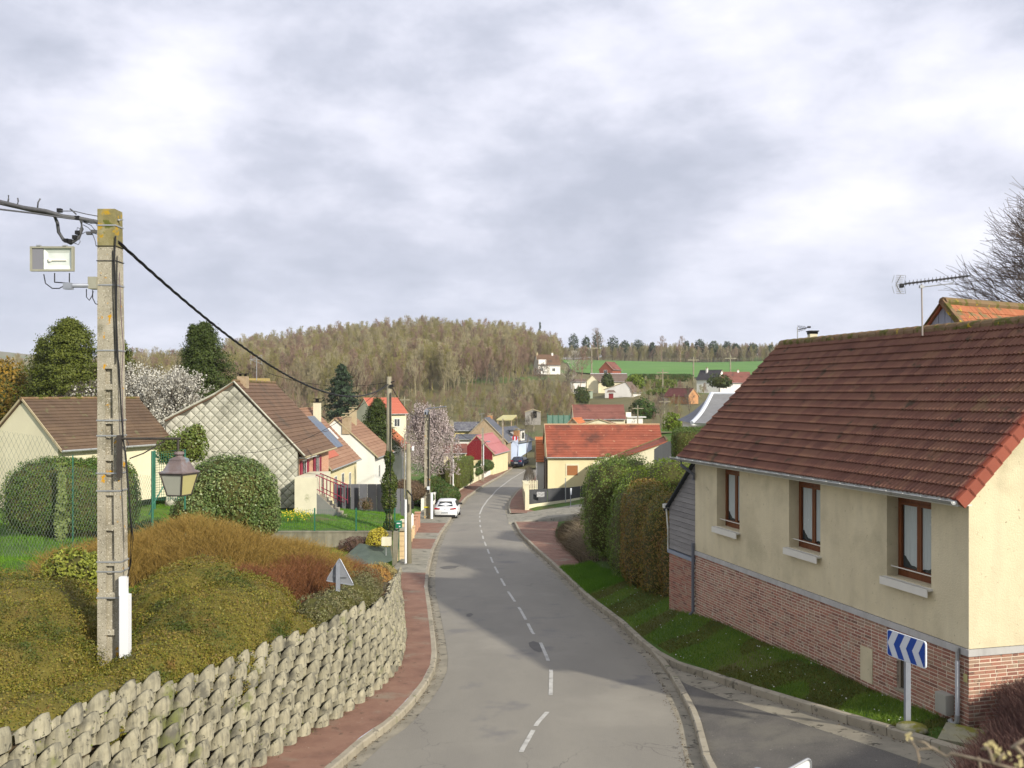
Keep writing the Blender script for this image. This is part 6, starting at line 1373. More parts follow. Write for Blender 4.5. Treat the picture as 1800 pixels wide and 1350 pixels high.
# gate wall running back along the pavement, with a white picket gate
gw = thing('cream_side_wall', 'cream garden wall with open slots running back along the right pavement', 'garden wall', at(924, 868, 88))
W0, W1 = np.array(at(927, 895, 81.8)), np.array(at(922, 858, 98)); dd_ = W1 - W0
zt0_, zt1_ = at(0, 852, 81.8)[2], at(0, 846, 98)[2]
mb = MB()
for k in range(5):
    a_, b_ = W0 + dd_ * k / 5, W0 + dd_ * (k + .92) / 5; zz0 = zt0_ + (zt1_ - zt0_) * k / 5
    mb.add([(a_[0] - .15, a_[1], -10.6), (b_[0] - .15, b_[1], -10.9), (b_[0] - .15, b_[1], zz0 - .9), (a_[0] - .15, a_[1], zz0 - .9), (a_[0] + .1, a_[1], -10.6), (b_[0] + .1, b_[1], -10.9), (b_[0] + .1, b_[1], zz0 - .9), (a_[0] + .1, a_[1], zz0 - .9)], [(0, 3, 2, 1), (3, 7, 6, 2), (0, 4, 7, 3), (4, 5, 6, 7), (1, 2, 6, 5)])
mb.build('low_wall', m_cream, gw)
for k in range(6): a_ = W0 + dd_ * k / 5; z_ = zt0_ + (zt1_ - zt0_) * k / 5 + .12; mb = MB(); mb.box(a_[0] - .2, a_[0] + .15, a_[1] - .18, a_[1] + .18, -10.9, z_ - .1); mb.box(a_[0] - .24, a_[0] + .19, a_[1] - .22, a_[1] + .22, z_ - .1, z_); mb.build('pillar', m_cream, gw)
pg = thing('picket_gate', 'cream picket gate beside the corner of the red-tiled house', 'gate', at(935, 858, 90))
for k in range(6): a_ = at(929 + k * 3, 861, 90); mb = MB(); mb.box(a_[0] - .05, a_[0] + .05, 90, 90.03, a_[2] - .15, at(0, 845, 90)[2] + (.05 if k % 2 else 0)); mb.build('picket', m_cream, pg)
mb = MB(); a_, b_ = at(928, 850, 90), at(945, 850, 90); mb.box(a_[0], b_[0], 90.03, 90.06, a_[2], a_[2] + .07); mb.box(a_[0], b_[0], 90.03, 90.06, a_[2] - .5, a_[2] - .43); mb.build('rail', m_cream, pg)
for px, pt, pb, Y, lab in ((1003, 858, 893, 80, 'thin grey post carrying a small plate in front of the charcoal fence'),):
    a_, b_ = at(px, pt, Y), at(px, pb, Y); sp_ = thing('sign_post', lab, 'sign post', b_); mb = MB(); mb.tube([b_, a_], .035, 6); mb.build('post', m_galv, sp_); mb = MB(); mb.box(a_[0] - .03, a_[0] + .1, Y - .04, Y + .0, a_[2] - .55, a_[2]); mb.build('sign_plate', m_white, sp_)
# dark curved screen near the hedge
cvf = thing('curved_screen', 'dark curved screen fence beside the tall laurel hedge', 'fence', at(1170, 800, 60))
pt = [(1150, 790, 826, 58), (1160, 783, 826, 60.5), (1172, 777, 826, 63), (1186, 774, 826, 65), (1196, 772, 826, 66)]
for i in range(len(pt) - 1):
    a_, b_ = pt[i], pt[i + 1]; A_, B_, A2_, B2_ = at(a_[0], a_[2], a_[3]), at(b_[0], b_[2], b_[3]), at(a_[0], a_[1], a_[3]), at(b_[0], b_[1], b_[3])
    mb = MB(); mb.prism([A_, B_, B2_, A2_], (0, .05, 0)); mb.build('screen_panel', m_blk, cvf)
# slate hip roof bungalow
hb = thing('hip_roof_bungalow', 'white bungalow with a grey slate hipped roof and pale zinc hip beside the brown roof', 'bungalow', at(1240, 770, 76))
r0, r1 = np.array(at(1251, 691.5, 74)), np.array(at(1330, 689, 74.)); r0[2] = r1[2] = -.05
e0, e1, e2, e3 = np.array(at(1216, 744, 70)), np.array(at(1330, 744, 68.5)), np.array(at(1190, 738, 79)), np.array(at(1330, 738, 79))
ez = e0[2]; e1[2] = e2[2] = e3[2] = ez
def flared(mbx, a, b, c, d, n=6):   # a,b eave; d,c ridge
    rows = []
    for i in range(n + 1):
        t = i / n; f_ = t + .13 * math.sin(math.pi * t) * -1
        P = a + (d - a) * t; Q = b + (c - b) * t; zz1 = a[2] + (d[2] - a[2]) * f_; zz2 = b[2] + (c[2] - b[2]) * f_; rows.append([(P[0], P[1], zz1), (Q[0], Q[1], zz2)])
    for i in range(n): mbx.quad(rows[i][0], rows[i][1], rows[i + 1][1], rows[i + 1][0])
    return rows
mb = MB(); rows = flared(mb, e0, e1, r1, r0); mb.build('roof', M('smooth_slate', [(0.15, 0.15, 0.15), (0.20, 0.20, 0.20)], scale=2, rough=.6, bump=.004, bscale=20), hb)
mb = MB(); flared(mb, e2, e0, r0, r0); flared(mb, e3, e2, r0, r1); mb.build('hip_slope', m_slate, hb)
mb = MB(); mb.tube([(r[0][0], r[0][1] - .02, r[0][2] + .03) for r in rows], .16, 5); mb.tube([tuple(r0 + (0, 0, .03)), tuple(r1 + (0, 0, .03))], .10, 5); mb.build('hip_flashing', M('pale_zinc', [(0.55, 0.58, 0.62)], rough=.4), hb)
mb = MB(); mb.box(e2[0] + .4, 18, 70.6, 78.5, -8, ez - .02); mb.build('wall', m_wwall, hb)
mb = MB(); mb.box(e0[0], 18, 70, 70.15, ez - .15, ez); mb.build('fascia', m_fr, hb)

# houses farther up the valley side
E = at(1008, 737, 150); gable_house('maroon_roofed_house', 'wide low house with a maroon roof just above the red-tiled roof', 'house', E, (1, .02), 8.3, 3.0, 2.2, -6.2, m_rmaroon, m_cream, wins=[(2.8, -5.6, 1.0, .7)], ex=.4)
E = at(1020, 750, 140); gable_house('small_orange_gable', 'small gable with an orange verge peeping over the red-tiled ridge', 'outhouse', (E[0], E[1], -4.9), (.5, .86), 3, 1.3, 1.2, -7.5, m_rorange, m_tan)
E = at(1085, 750, 135); gable_house('low_maroon_annex', 'low annex with a shallow maroon roof beside the white flat-roofed shed', 'annex', (at(1090, 0, 135)[0], 135, -4.6), (.1, 1), 5, 3.0, .9, -7.5, m_rmaroon, m_cream)
fs_ = thing('white_flat_shed', 'white flat-roofed outbuilding to the right of the maroon roof', 'outbuilding', at(1118, 747, 152))
a_, b_ = at(1102, 745, 152), at(1130, 734, 152); mb = MB(); mb.box(a_[0], b_[0], 152, 156, -7, b_[2]); mb.build('wall', m_wwall, fs_); mb = MB(); mb.box(a_[0] - .2, b_[0] + .5, 151.7, 156.2, b_[2], b_[2] + .15); mb.build('roof', m_fr, fs_); mb = MB(); mb.box(a_[0], a_[0] + .8, 153, 154, b_[2], at(0, 725, 152)[2]); mb.build('chimney', m_wwall, fs_)
E = at(1112, 698, 232); t, fr = gable_house('white_gable_cottage', 'white cottage gable with a dark red door on the valley side', 'cottage', (at(1114, 0, 232)[0], 232, at(0, 690, 232)[2]), (.35, .93), 9, 2.0, 2.6, -2.6, m_rgrey, m_wwall, hw2=5.6, rise2=1.9)
mb = MB(); a_ = at(1074, 702, 231.4); mb.box(a_[0] - .55, a_[0] + .55, 231.2, 231.35, a_[2] - .8, at(0, 691.5, 231)[2]); d_ = mb.build('door', M('oxblood', [(0.2, 0.03, 0.03)]), t); mb = MB(); z_ = at(0, 690, 231)[2]; mb.prism([(a_[0] - 1.1, 230.6, z_), (a_[0] + 1.1, 230.6, z_), (a_[0] + .7, 231.6, z_ + .5), (a_[0] - .7, 231.6, z_ + .5)], (0, 0, .12)); mb.build('porch_roof', m_rgrey, d_)
E = at(1034, 672, 262); gable_house('long_brown_house', 'long house with a grey-brown roof and pale ridge below the crop field', 'house', (at(1040, 0, 262)[0], 262, at(0, 671, 262)[2]), (1, .02), 10.2, 3.6, 2.3, -1.5, m_rgrey, m_cream, wins=[(7.4, .2, .9, 1.2)], ridgem=M('pale_zinc', [(.5, .5, .5)]))
gable_house('brown_gable_wing', 'gabled wing with white bargeboards at the left of the long brown house', 'house', (at(1054, 0, 258)[0], 258, at(0, 672, 258)[2]), (.1, 1), 5, 1.9, 2.0, -2, m_rgrey, m_cream)
t, fr = gable_house('white_bungalow', 'small white bungalow among bare trees left of the long brown house', 'bungalow', (at(1003, 0, 255)[0], 255, at(0, 671, 255)[2]), (1, 0), 4.2, 2.0, .7, -2, m_rgrey, m_wwall, wins=[(.5, .2, .7, 1.0), (3.2, .9, .6, .8)])
t = thing('small_pale_shed', 'small pale green shed with a dark doorway in front of the bare trees', 'shed', at(1030, 696, 236)); a_, b_ = at(1019, 697, 236), at(1042, 687, 236); mb = MB(); mb.box(a_[0], b_[0], 236, 238.5, a_[2] - .5, b_[2]); mb.build('wall', M('pale_green_wall', [(0.32, 0.38, 0.28)]), t); mb = MB(); mb.box(a_[0] - .1, b_[0] + .1, 235.8, 238.7, b_[2], b_[2] + .2); mb.build('roof', m_choc, t); c_ = at(1031, 0, 236)[0]; mb = MB(); mb.box(c_ - .35, c_ + .35, 235.95, 236.0, a_[2] - .2, b_[2] - .25); mb.build('doorway', m_dark, t)
t, fr = gable_house('hillside_villa', 'white villa with a brown mansard roof and dormer at the edge of the wood', 'villa', (at(946, 0, 330)[0], 330, at(0, 642, 330)[2]), (1, .25), 8.2, 3.3, 3.8, 6.5, m_rbrown, m_wwall, wins=[(.9, 7.6, .9, 1.0), (5.2, 7.6, 1.0, 1.0)], chim=[(.5, 3.3, .5, .6, m_choc), (6.0, 3.3, .6, .6, m_wwall)])
mb = MB(fr); mb.box(.2, 3.0, .2, 2, 9.9, 11.6); dm = mb.build('dormer', m_wwall, t)
t, fr = gable_house('red_brick_house', 'red brick gabled house at the lower edge of the crop field', 'house', (at(1078, 0, 300)[0], 300, at(0, 650, 300)[2]), (.5, .86), 7, 2.6, 2.6, 2.0, m_rmaroon, M('red_brick', [(0.25, 0.075, 0.04), (0.3, 0.1, 0.06)], scale=3), gwins=[(2.0, 6.4, 1.0, .8)])
t, fr = gable_house('brick_barn', 'orange brick barn with a dark red roof in front of the clipped field hedge', 'barn', (at(1230, 0, 210)[0], 210, at(0, 697, 210)[2]), (-.62, .78), 7.2, 1.95, 1.75, -4.4, M('oxide_roof', [(0.13, 0.045, 0.04), (0.17, 0.06, 0.05)], scale=1), m_brickw)
mb = MB(); a_, b_ = at(1168, 716, 212), at(1182, 700, 212); mb.box(a_[0], b_[0], 212, 215, a_[2], b_[2]); tag(mb.build('grey_hutch', M('grey_hutch', [(0.16, 0.15, 0.13), (0.22, 0.2, 0.18)], scale=2)), 'low grey hutch leaning on the left of the brick barn', 'hutch')
t, fr = gable_house('dark_roofed_house', 'white house with a near-black roof at the right end of the crop field', 'house', (at(1277, 0, 280)[0], 280, at(0, 668, 280)[2]), (-.80, .60), 7, 2.9, 2.9, -.5, M('black_tile', [(0.04, 0.038, 0.04), (0.06, 0.055, 0.06)], scale=1), m_wwall, chim=[(4.5, 3.6, .5, .5, m_wwall)])
t, fr = gable_house('brown_roofed_villa', 'white house with a warm brown roof nearly hidden by the big brown roof', 'house', (at(1266, 0, 275)[0], 275, at(0, 673, 275)[2]), (1, .1), 10, 3.6, 3.2, -.5, m_rmaroon, m_wwall, chim=[(6.5, 3.6, .5, .5, m_wwall)])
t = thing('carport', 'open carport with a yellowish flat roof behind the blue house', 'carport', at(890, 755, 168)); a_, b_ = at(873, 736, 168), at(906, 730, 168)
mb = MB(); mb.add([(a_[0], 168, a_[2] - .1), (b_[0] - .6, 168, a_[2] - .1), (b_[0] + .3, 173, a_[2] + .55), (a_[0] + 1.1, 173, a_[2] + .55), (a_[0], 168, a_[2] - .3), (b_[0] - .6, 168, a_[2] - .3), (b_[0] + .3, 173, a_[2] + .35), (a_[0] + 1.1, 173, a_[2] + .35)], [(0, 1, 2, 3), (4, 7, 6, 5), (0, 4, 5, 1), (1, 5, 6, 2), (3, 7, 4, 0)]); mb.build('roof', M('yellow_sheet', [(0.42, 0.38, 0.16), (0.5, 0.46, 0.25)], scale=1), t)
for x_, y_ in ((a_[0] + .1, 168.2), (b_[0] - .8, 168.2), (a_[0] + 1.2, 172.8), (b_[0] + .1, 172.8)): mb = MB(); mb.box(x_, x_ + .18, y_, y_ + .18, -12, a_[2] - .15 + (.5 if y_ > 170 else 0)); mb.build('post', m_tan, t)
t, fr = gable_house('garden_hut', 'small grey timber hut with a dark opening on the slope above the street end', 'hut', (at(951, 0, 168)[0], 168, at(0, 724, 168)[2]), (.05, 1), 2.6, 1.45, .45, -5.6, m_conc, M('hut_board', [(0.25, 0.23, 0.2), (0.33, 0.31, 0.27)], scale=3), oh=.1, gut=False)
mb = MB(); a_ = at(939, 728, 167.9); mb.box(a_[0] - .2, a_[0] + .45, 167.98, 168.1, a_[2] - .6, a_[2] + .5); mb.build('opening', m_dark, t)
# green netted enclosure
t = thing('netted_enclosure', 'low teal netted enclosure on the slope left of the maroon roof', 'enclosure', at(985, 745, 158))
mb = MB(); a_, b_ = at(962, 742, 158), at(1010, 730, 158); mb.box(a_[0], b_[0], 158, 158.05, a_[2] - 1, b_[2]); mb.build('net', M('teal_net', [(0.10, 0.19, 0.15), (0.15, 0.25, 0.19)], scale=3), t)
for k in range(6): x_ = a_[0] + (b_[0] - a_[0]) * k / 5; mb = MB(); mb.box(x_, x_ + .07, 157.93, 158, a_[2] - 1, b_[2] + .3); mb.build('post', m_gw, t)
# wooden fence closing the end of the street, cross road
t = thing('plank_fence', 'brown plank fence closing the view at the far end of the street', 'fence', at(935, 797, 199)); a_, b_ = at(908, 797, 199), at(962, 797, 199); n = 40
for k in range(n): x0_, x1_ = a_[0] + (b_[0] - a_[0]) * k / n, a_[0] + (b_[0] - a_[0]) * (k + .92) / n; mb = MB(); mb.box(x0_, x1_, 199, 199.04, -12.8, at(0, 784.5, 199)[2] + .05 * (k % 3)); mb.build('plank', M('brown_plank', [(0.20, 0.13, 0.07), (0.28, 0.19, 0.11)], scale=2, wo=1), t)
mb = MB(); mb.box(-6, 12, 193, 199, -12.6, -12.26); o = mb.build('cross_road', m_asphalt); o['kind'] = 'structure'

# ------------------------------------------------------------------ walls and fences along the left pavement
m_crm = M('street_wall_cream', [(0.62, 0.58, 0.42), (0.72, 0.68, 0.52)], scale=.8, rough=.95, bump=.005, bscale=8, streak=((0.45, 0.42, 0.28), 1.4, .6))
def streetwall(label, y0, y1, h, n, mat=m_crm, name='garden_wall', cat='garden wall', wd=.22, step=True, pill=None):
    r0 = XL(y0) - dsl(y0); t = thing(name, label, cat, (r0, y0, -D(y0)))
    for k in range(n):
        a, b = y0 + (y1 - y0) * k / n, y0 + (y1 - y0) * (k + 1) / n - .02
        xa, xb = XL(a) - dsl(a) - .22, XL(b) - dsl(b) - .22; zt = -D((a + b) / 2) + h
        za, zb_ = (zt, zt) if step else (-D(a) + h, -D(b) + h)
        mb = MB(); mb.add([(xa, a, -D(a) - .3), (xb, b, -D(b) - .3), (xb, b, zb_), (xa, a, za), (xa - wd, a, -D(a) - .3), (xb - wd, b, -D(b) - .3), (xb - wd, b, zb_), (xa - wd, a, za)], [(0, 1, 2, 3), (3, 2, 6, 7), (0, 3, 7, 4), (1, 5, 6, 2), (5, 4, 7, 6)])
        mb.build('wall_panel', mat, t)
        if pill: mb = MB(); mb.box(xa - wd - .04, xa + .05, a - .16, a + .16, -D(a) - .3, za + pill); mb.box(xa - wd - .1, xa + .1, a - .22, a + .22, za + pill, za + pill + .08); mb.build('pillar', mat, t)
    return t
m_peach = M('peach_block', [(0.60, 0.44, 0.24), (0.70, 0.53, 0.31)], scale=2.4, rough=.95, bump=.006, bscale=12, streak=((0.45, 0.33, 0.2), 1.4, .4))
gp = thing('gate_pillar', 'peach block gate pillar with a flat cap behind the slim pole', 'pillar', at(709, 975, 47.8))
a_, b_ = at(698, 985, 47.5), at(711, 985, 47.5); zt = at(0, 933, 47.5)[2]; zb7 = -8.6
for k in range(7): mb = MB(); mb.box(a_[0], b_[0], 47.5, 48.1, zb7 + k * (zt - zb7) / 7, zb7 + (k + 1) * (zt - zb7) / 7 - .015); mb.build('stone', m_peach, gp)
mb = MB(); mb.box(a_[0] - .12, b_[0] + .06, 47.4, 48.2, zt, zt + .1); mb.build('cap', M('cap_stone', [(0.33, 0.30, 0.22)]), gp)
gp = thing('low_gate_pillar', 'lower peach pillar with a rounded cream cap just behind the tall one', 'pillar', at(713, 930, 49.5)); a_, b_ = at(705, 930, 49.5), at(716, 930, 49.5); zt = at(0, 918, 49.5)[2]
mb = MB(); mb.box(a_[0], b_[0], 49.5, 49.9, -8.8, zt); mb.build('stone', m_peach, gp); mb = MB(); mb.box(a_[0] - .05, b_[0] + .05, 49.4, 50, zt, zt + .1); mb.build('cap', m_crm, gp)
mbx = thing('green_letterbox', 'small green letterbox beside the peach gate pillar', 'letterbox', at(700, 928, 47.1)); a_, b_ = at(696, 928, 47.0), at(706, 916, 47.0)
mb = MB(); mb.box(a_[0], b_[0], 46.9, 47.2, a_[2], b_[2]); mb.build('box_body', M('letterbox_green', [(0.01, 0.16, 0.08)], rough=.4), mbx); mb = MB(); mb.box(a_[0] + .05, b_[0] - .05, 46.88, 46.9, b_[2] - .12, b_[2] - .07); mb.box(b_[0] - .12, b_[0] - .05, 46.88, 46.9, a_[2] + .06, a_[2] + .12); mb.build('slot', m_white, mbx); mb = MB(); mb.tube([(a_[0] + .14, 47.05, -8.5), (a_[0] + .14, 47.05, a_[2])], .03); mb.build('post', m_gw, mbx)
lb = thing('cream_letterbox', 'cream box on a thin stem in front of the yellow bush', 'letterbox', at(679, 975, 44.5)); a_, b_ = at(671, 959, 44.5), at(687, 945, 44.5)
mb = MB(); mb.box(a_[0], b_[0], 44.4, 44.75, a_[2], b_[2]); mb.build('box_body', m_crm, lb); mb = MB(); c_ = (a_[0] + b_[0]) / 2 - .02; mb.tube([(c_, 44.55, a_[2] - .75), (c_, 44.55, a_[2])], .022); mb.build('stem', m_steel, lb)
sp_ = thing('slate_stone_post', 'leaning weathered stone post between the letterboxes', 'stone post', at(693, 975, 45.5)); a_, b_ = at(689, 978, 45.5), at(699, 978, 45.5); zt = at(0, 936, 45.5)[2]
mb = MB(); mb.add([(a_[0], 45.5, -8.6), (b_[0] - .08, 45.5, -8.6), (b_[0] + .04, 45.5, zt), (a_[0] + .06, 45.5, zt + .05), (a_[0], 45.8, -8.6), (b_[0] - .08, 45.8, -8.6), (b_[0] + .04, 45.8, zt), (a_[0] + .06, 45.8, zt + .05)], [(0, 1, 2, 3), (1, 5, 6, 2), (5, 4, 7, 6), (4, 0, 3, 7), (3, 2, 6, 7)]); mb.build('post_stone', m_oldw, sp_)
streetwall('peach garden wall with white coping stepping down past the slim pole', 49.9, 61, .55, 5, m_peach, pill=.35, name='peach_wall')
streetwall('red brick pillar wall just before the lamp pole', 61.2, 69, .95, 3, M('salmon_brick', [(0.42, 0.22, 0.14), (0.5, 0.3, 0.2)], scale=6, stretch=(1, 1, 3), bump=.01), pill=.25, name='brick_wall')
pk = thing('white_post_fence', 'row of rounded white fence posts on the peach wall', 'fence', (XL(52) - 2, 52, -8.5))
for k, y_ in enumerate(np.linspace(50.2, 60, 8)): x_ = XL(y_) - dsl(y_) - .33; mb = MB(); mb.lathe([(.07, 0), (.07, .95), (.05, 1.02), (.01, 1.05)], (x_, y_, -D(y_) + .55), 8); mb.build('fence_post', m_fr, pk)
streetwall('stepped white garden wall beyond the white car', 82, 97, 1.15, 9, m_wwall, name='stepped_wall')
streetwall('tall cream wall sloping under the clipped hedge', 98.5, 112, 1.35, 4, m_crm, step=False, name='hedge_wall')
streetwall('pale block wall with a green gate beyond the clipped hedge', 113.5, 121, 1.55, 4, m_cream, pill=.2, name='gate_wall')
mb = MB(); x_ = XL(112.7) - dsl(112.7) - .3; mb.box(x_ - .1, x_, 112.1, 113.3, -11.2, -9.6); tag(mb.build('green_gate', M('dark_green_gate', [(0.015, 0.06, 0.04)])), 'narrow dark green gate between two cream street walls', 'gate')
streetwall('white rendered wall running down to the barn', 121.3, 131, 2.0, 4, m_wwall, name='white_wall')
streetwall('weathered reddish wall beside the pole near the barn', 131.2, 136, 2.4, 2, M('reddish_wall', [(0.36, 0.2, 0.15), (0.45, 0.3, 0.22)], scale=1), name='reddish_wall')
streetwall('cream house front along the pavement before the blue house', 136.2, 149, 3.2, 3, m_crm, name='row_house', cat='house')
# grey fence behind the lawn
gf = thing('grey_panel_fence', 'slate-grey panel fence closing the back of the lawn', 'fence', at(640, 890, 64)); pts7 = [(587, 64.5, 851, 892), (646, 65.5, 851, 892), (679, 65, 859, 895), (704, 65.5, 859, 897), (724, 65.5, 864, 902)]
for (xa, Ya, ta, ba), (xb, Yb, tb_, bb) in zip(pts7[:-1], pts7[1:]):
    nn = max(1, int((xb - xa) / 14))
    for k in range(nn):
        t0_, t1_ = k / nn, (k + .97) / nn; L0, L1_ = at(xa + (xb - xa) * t0_, ba, Ya), at(xa + (xb - xa) * t1_, bb, Yb); T1_, T0_ = at(xa + (xb - xa) * t1_, ta, Yb), at(xa + (xb - xa) * t0_, ta, Ya)
        mb = MB(); mb.prism([(L0[0], L0[1], L0[2] - .4), (L1_[0], L1_[1], L1_[2] - .4), T1_, T0_], (0, .05, 0)); mb.build('fence_panel', M('slate_grey_panel', [(0.09, 0.092, 0.10), (0.125, 0.127, 0.135)], scale=2, wo=.6, rough=.6), gf)
# dark ground sheet over the slope by the driveway
T8 = [at(594, 988, 43.6), at(632, 955, 45.8), at(686, 962, 45.5), at(690, 985, 44.2), at(668, 994, 43.6), at(640, 992, 43.3)]
mb = MB(); c_ = np.mean(T8, 0) + (0, 0, .12)
for i in range(6): mb.add([T8[i], T8[(i + 1) % 6], tuple(c_)], [(0, 1, 2)])
tag(mb.build('ground_sheet', M('dark_green_sheet', [(0.055, 0.075, 0.055), (0.085, 0.11, 0.085)], scale=2, rough=.55, bump=.03, bscale=3)), 'dark green tarpaulin spread on the slope below the lawn wall', 'tarpaulin')
# ------------------------------------------------------------------ vegetation
def LM(name, cols, **k): k.setdefault('wi', 1.0); k.setdefault('wn', .8); k.setdefault('scale', .8); k.setdefault('rough', .55); k.setdefault('trans', .18); return M(name, cols, **k)
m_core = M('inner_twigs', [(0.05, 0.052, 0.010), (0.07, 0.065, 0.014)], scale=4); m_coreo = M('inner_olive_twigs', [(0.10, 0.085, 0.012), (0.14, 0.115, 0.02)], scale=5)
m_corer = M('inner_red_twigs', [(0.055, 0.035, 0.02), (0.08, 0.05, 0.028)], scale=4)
m_olive = LM('olive_leaf', [(0.035, 0.055, 0.007), (0.085, 0.10, 0.010), (0.15, 0.15, 0.016), (0.23, 0.19, 0.026), (0.18, 0.115, 0.032), (0.38, 0.33, 0.11)], scale=1.5, wn=1.2, wi=1.4, spots=[((0.055, 0.08, 0.010), .75, .50, .10), ((0.19, 0.11, 0.03), 1.1, .60, .08)])
m_box = LM('dark_green_leaf', [(0.020, 0.051, 0.010), (0.051, 0.102, 0.017), (0.093, 0.162, 0.024)])
m_laurel = LM('laurel_leaf', [(0.035, 0.064, 0.016), (0.080, 0.128, 0.032), (0.160, 0.208, 0.064), (0.352, 0.384, 0.176)], rough=.4, trans=.1)
m_conf = LM('conifer_green', [(0.045, 0.065, 0.008), (0.09, 0.11, 0.012), (0.16, 0.175, 0.022)])
m_conf2 = LM('dark_conifer', [(0.025, 0.042, 0.008), (0.05, 0.075, 0.012), (0.095, 0.12, 0.02)])
m_orange = LM('bronze_leaf', [(0.088, 0.075, 0.013), (0.213, 0.138, 0.015), (0.338, 0.188, 0.019)])
m_lime = LM('lime_leaf', [(0.06, 0.10, 0.008), (0.13, 0.19, 0.012), (0.22, 0.28, 0.03)])
m_gold = LM('yellow_leaf', [(0.30, 0.24, 0.02), (0.50, 0.42, 0.04), (0.60, 0.52, 0.10)])
m_coral = LM('coral_leaf', [(0.22, 0.13, 0.03), (0.40, 0.24, 0.06), (0.42, 0.17, 0.04)])
m_hedge = LM('hedge_leaf', [(0.064, 0.096, 0.016), (0.112, 0.160, 0.022), (0.192, 0.208, 0.032)], trans=.1)
m_brleaf = LM('brown_leaf', [(0.08, 0.055, 0.03), (0.14, 0.095, 0.05), (0.20, 0.14, 0.08)])
m_stemg = M('golden_stem', [(0.09, 0.065, 0.016), (0.20, 0.13, 0.026), (0.33, 0.21, 0.05), (0.14, 0.14, 0.028)], wi=1, wn=.9, scale=.8, rough=.7)
m_stemr = M('red_stem', [(0.09, 0.04, 0.017), (0.19, 0.075, 0.028), (0.30, 0.14, 0.05)], wi=1, wn=.9, scale=.9, rough=.7)
m_twig = M('purple_brown_twig', [(0.06, 0.032, 0.028), (0.12, 0.06, 0.05), (0.20, 0.12, 0.09)], wi=1, wn=.5, scale=2, rough=.8)
m_bark = M('grey_bark', [(0.10, 0.085, 0.065), (0.17, 0.145, 0.11)], wi=.6, scale=2, rough=.95)
m_blos = LM('white_blossom', [(0.52, 0.50, 0.42), (0.72, 0.70, 0.62)], trans=.3); m_blosp = LM('pink_blossom', [(0.50, 0.41, 0.39), (0.72, 0.63, 0.60)], trans=.3)
m_grass = LM('grass_blade', [(0.06, 0.115, 0.010), (0.10, 0.19, 0.014), (0.17, 0.26, 0.022), (0.26, 0.27, 0.06)], scale=.5, trans=.25)
m_grassb = LM('bright_grass', [(0.062, 0.150, 0.007), (0.112, 0.250, 0.013), (0.188, 0.325, 0.019)], scale=.5, trans=.25)
m_moss = LM('mossy_grass', [(0.075, 0.068, 0.015), (0.112, 0.128, 0.015), (0.180, 0.165, 0.030)], scale=.7)

# two clipped mounds either side of the pole on the planted bank
def P_(px, py, Y): return np.array(at(px, py, Y))
bush('clipped_shrub', 'broad clipped olive-green shrub mound left of the tall pole, above the block wall', 'shrub',
     [((-9.5, 15.8, -4.55), (2.9, 3.6, 1.45)), ((-7.95, 14.2, -4.7), (1.65, 2.4, 1.05)), ((-7.15, 12.9, -4.8), (1.0, 1.9, .75)), ((-6.45, 14.3, -4.85), (1.0, 1.3, .62)), ((-7.4, 16.6, -4.6), (.75, 1.1, .9))], m_olive, m_coreo, leaf=.036, n=250000, amp=.085, nsc=1.6, seed=3, depth=.10, shrink=.93)
bush('clipped_shrub', 'rounded clipped olive-green shrub mound right of the tall pole, above the block wall', 'shrub',
     [((-5.95, 18.9, -5.3), (1.55, 3.9, 1.5)), ((-5.95, 16.4, -5.2), (.95, 2.0, 1.15)), ((-6.6, 19.6, -5.1), (1.5, 2.2, 1.6)), ((-6.0, 15.2, -5.0), (.75, 1.2, .85)), ((-5.3, 21.2, -5.8), (.85, 1.8, 1.2))], m_olive, m_coreo, leaf=.038, n=215000, amp=.085, nsc=1.6, seed=5, depth=.10, shrink=.93)
bush('creeping_shrub', 'straggling olive shrub spilling over the crest of the block wall', 'shrub', [((XL(y) - dsl(y) - 1.25, y, float(ztab(ZL, y, .3)) + .02), (.55, .9, .28)) for y in (11.6, 12.8, 14.0, 15.2, 16.4, 17.6, 18.8, 20.0)], m_olive, m_coreo, leaf=.036, n=38000, amp=.18, nsc=3, seed=8, depth=.2, shrink=.85, zmin=-.9)

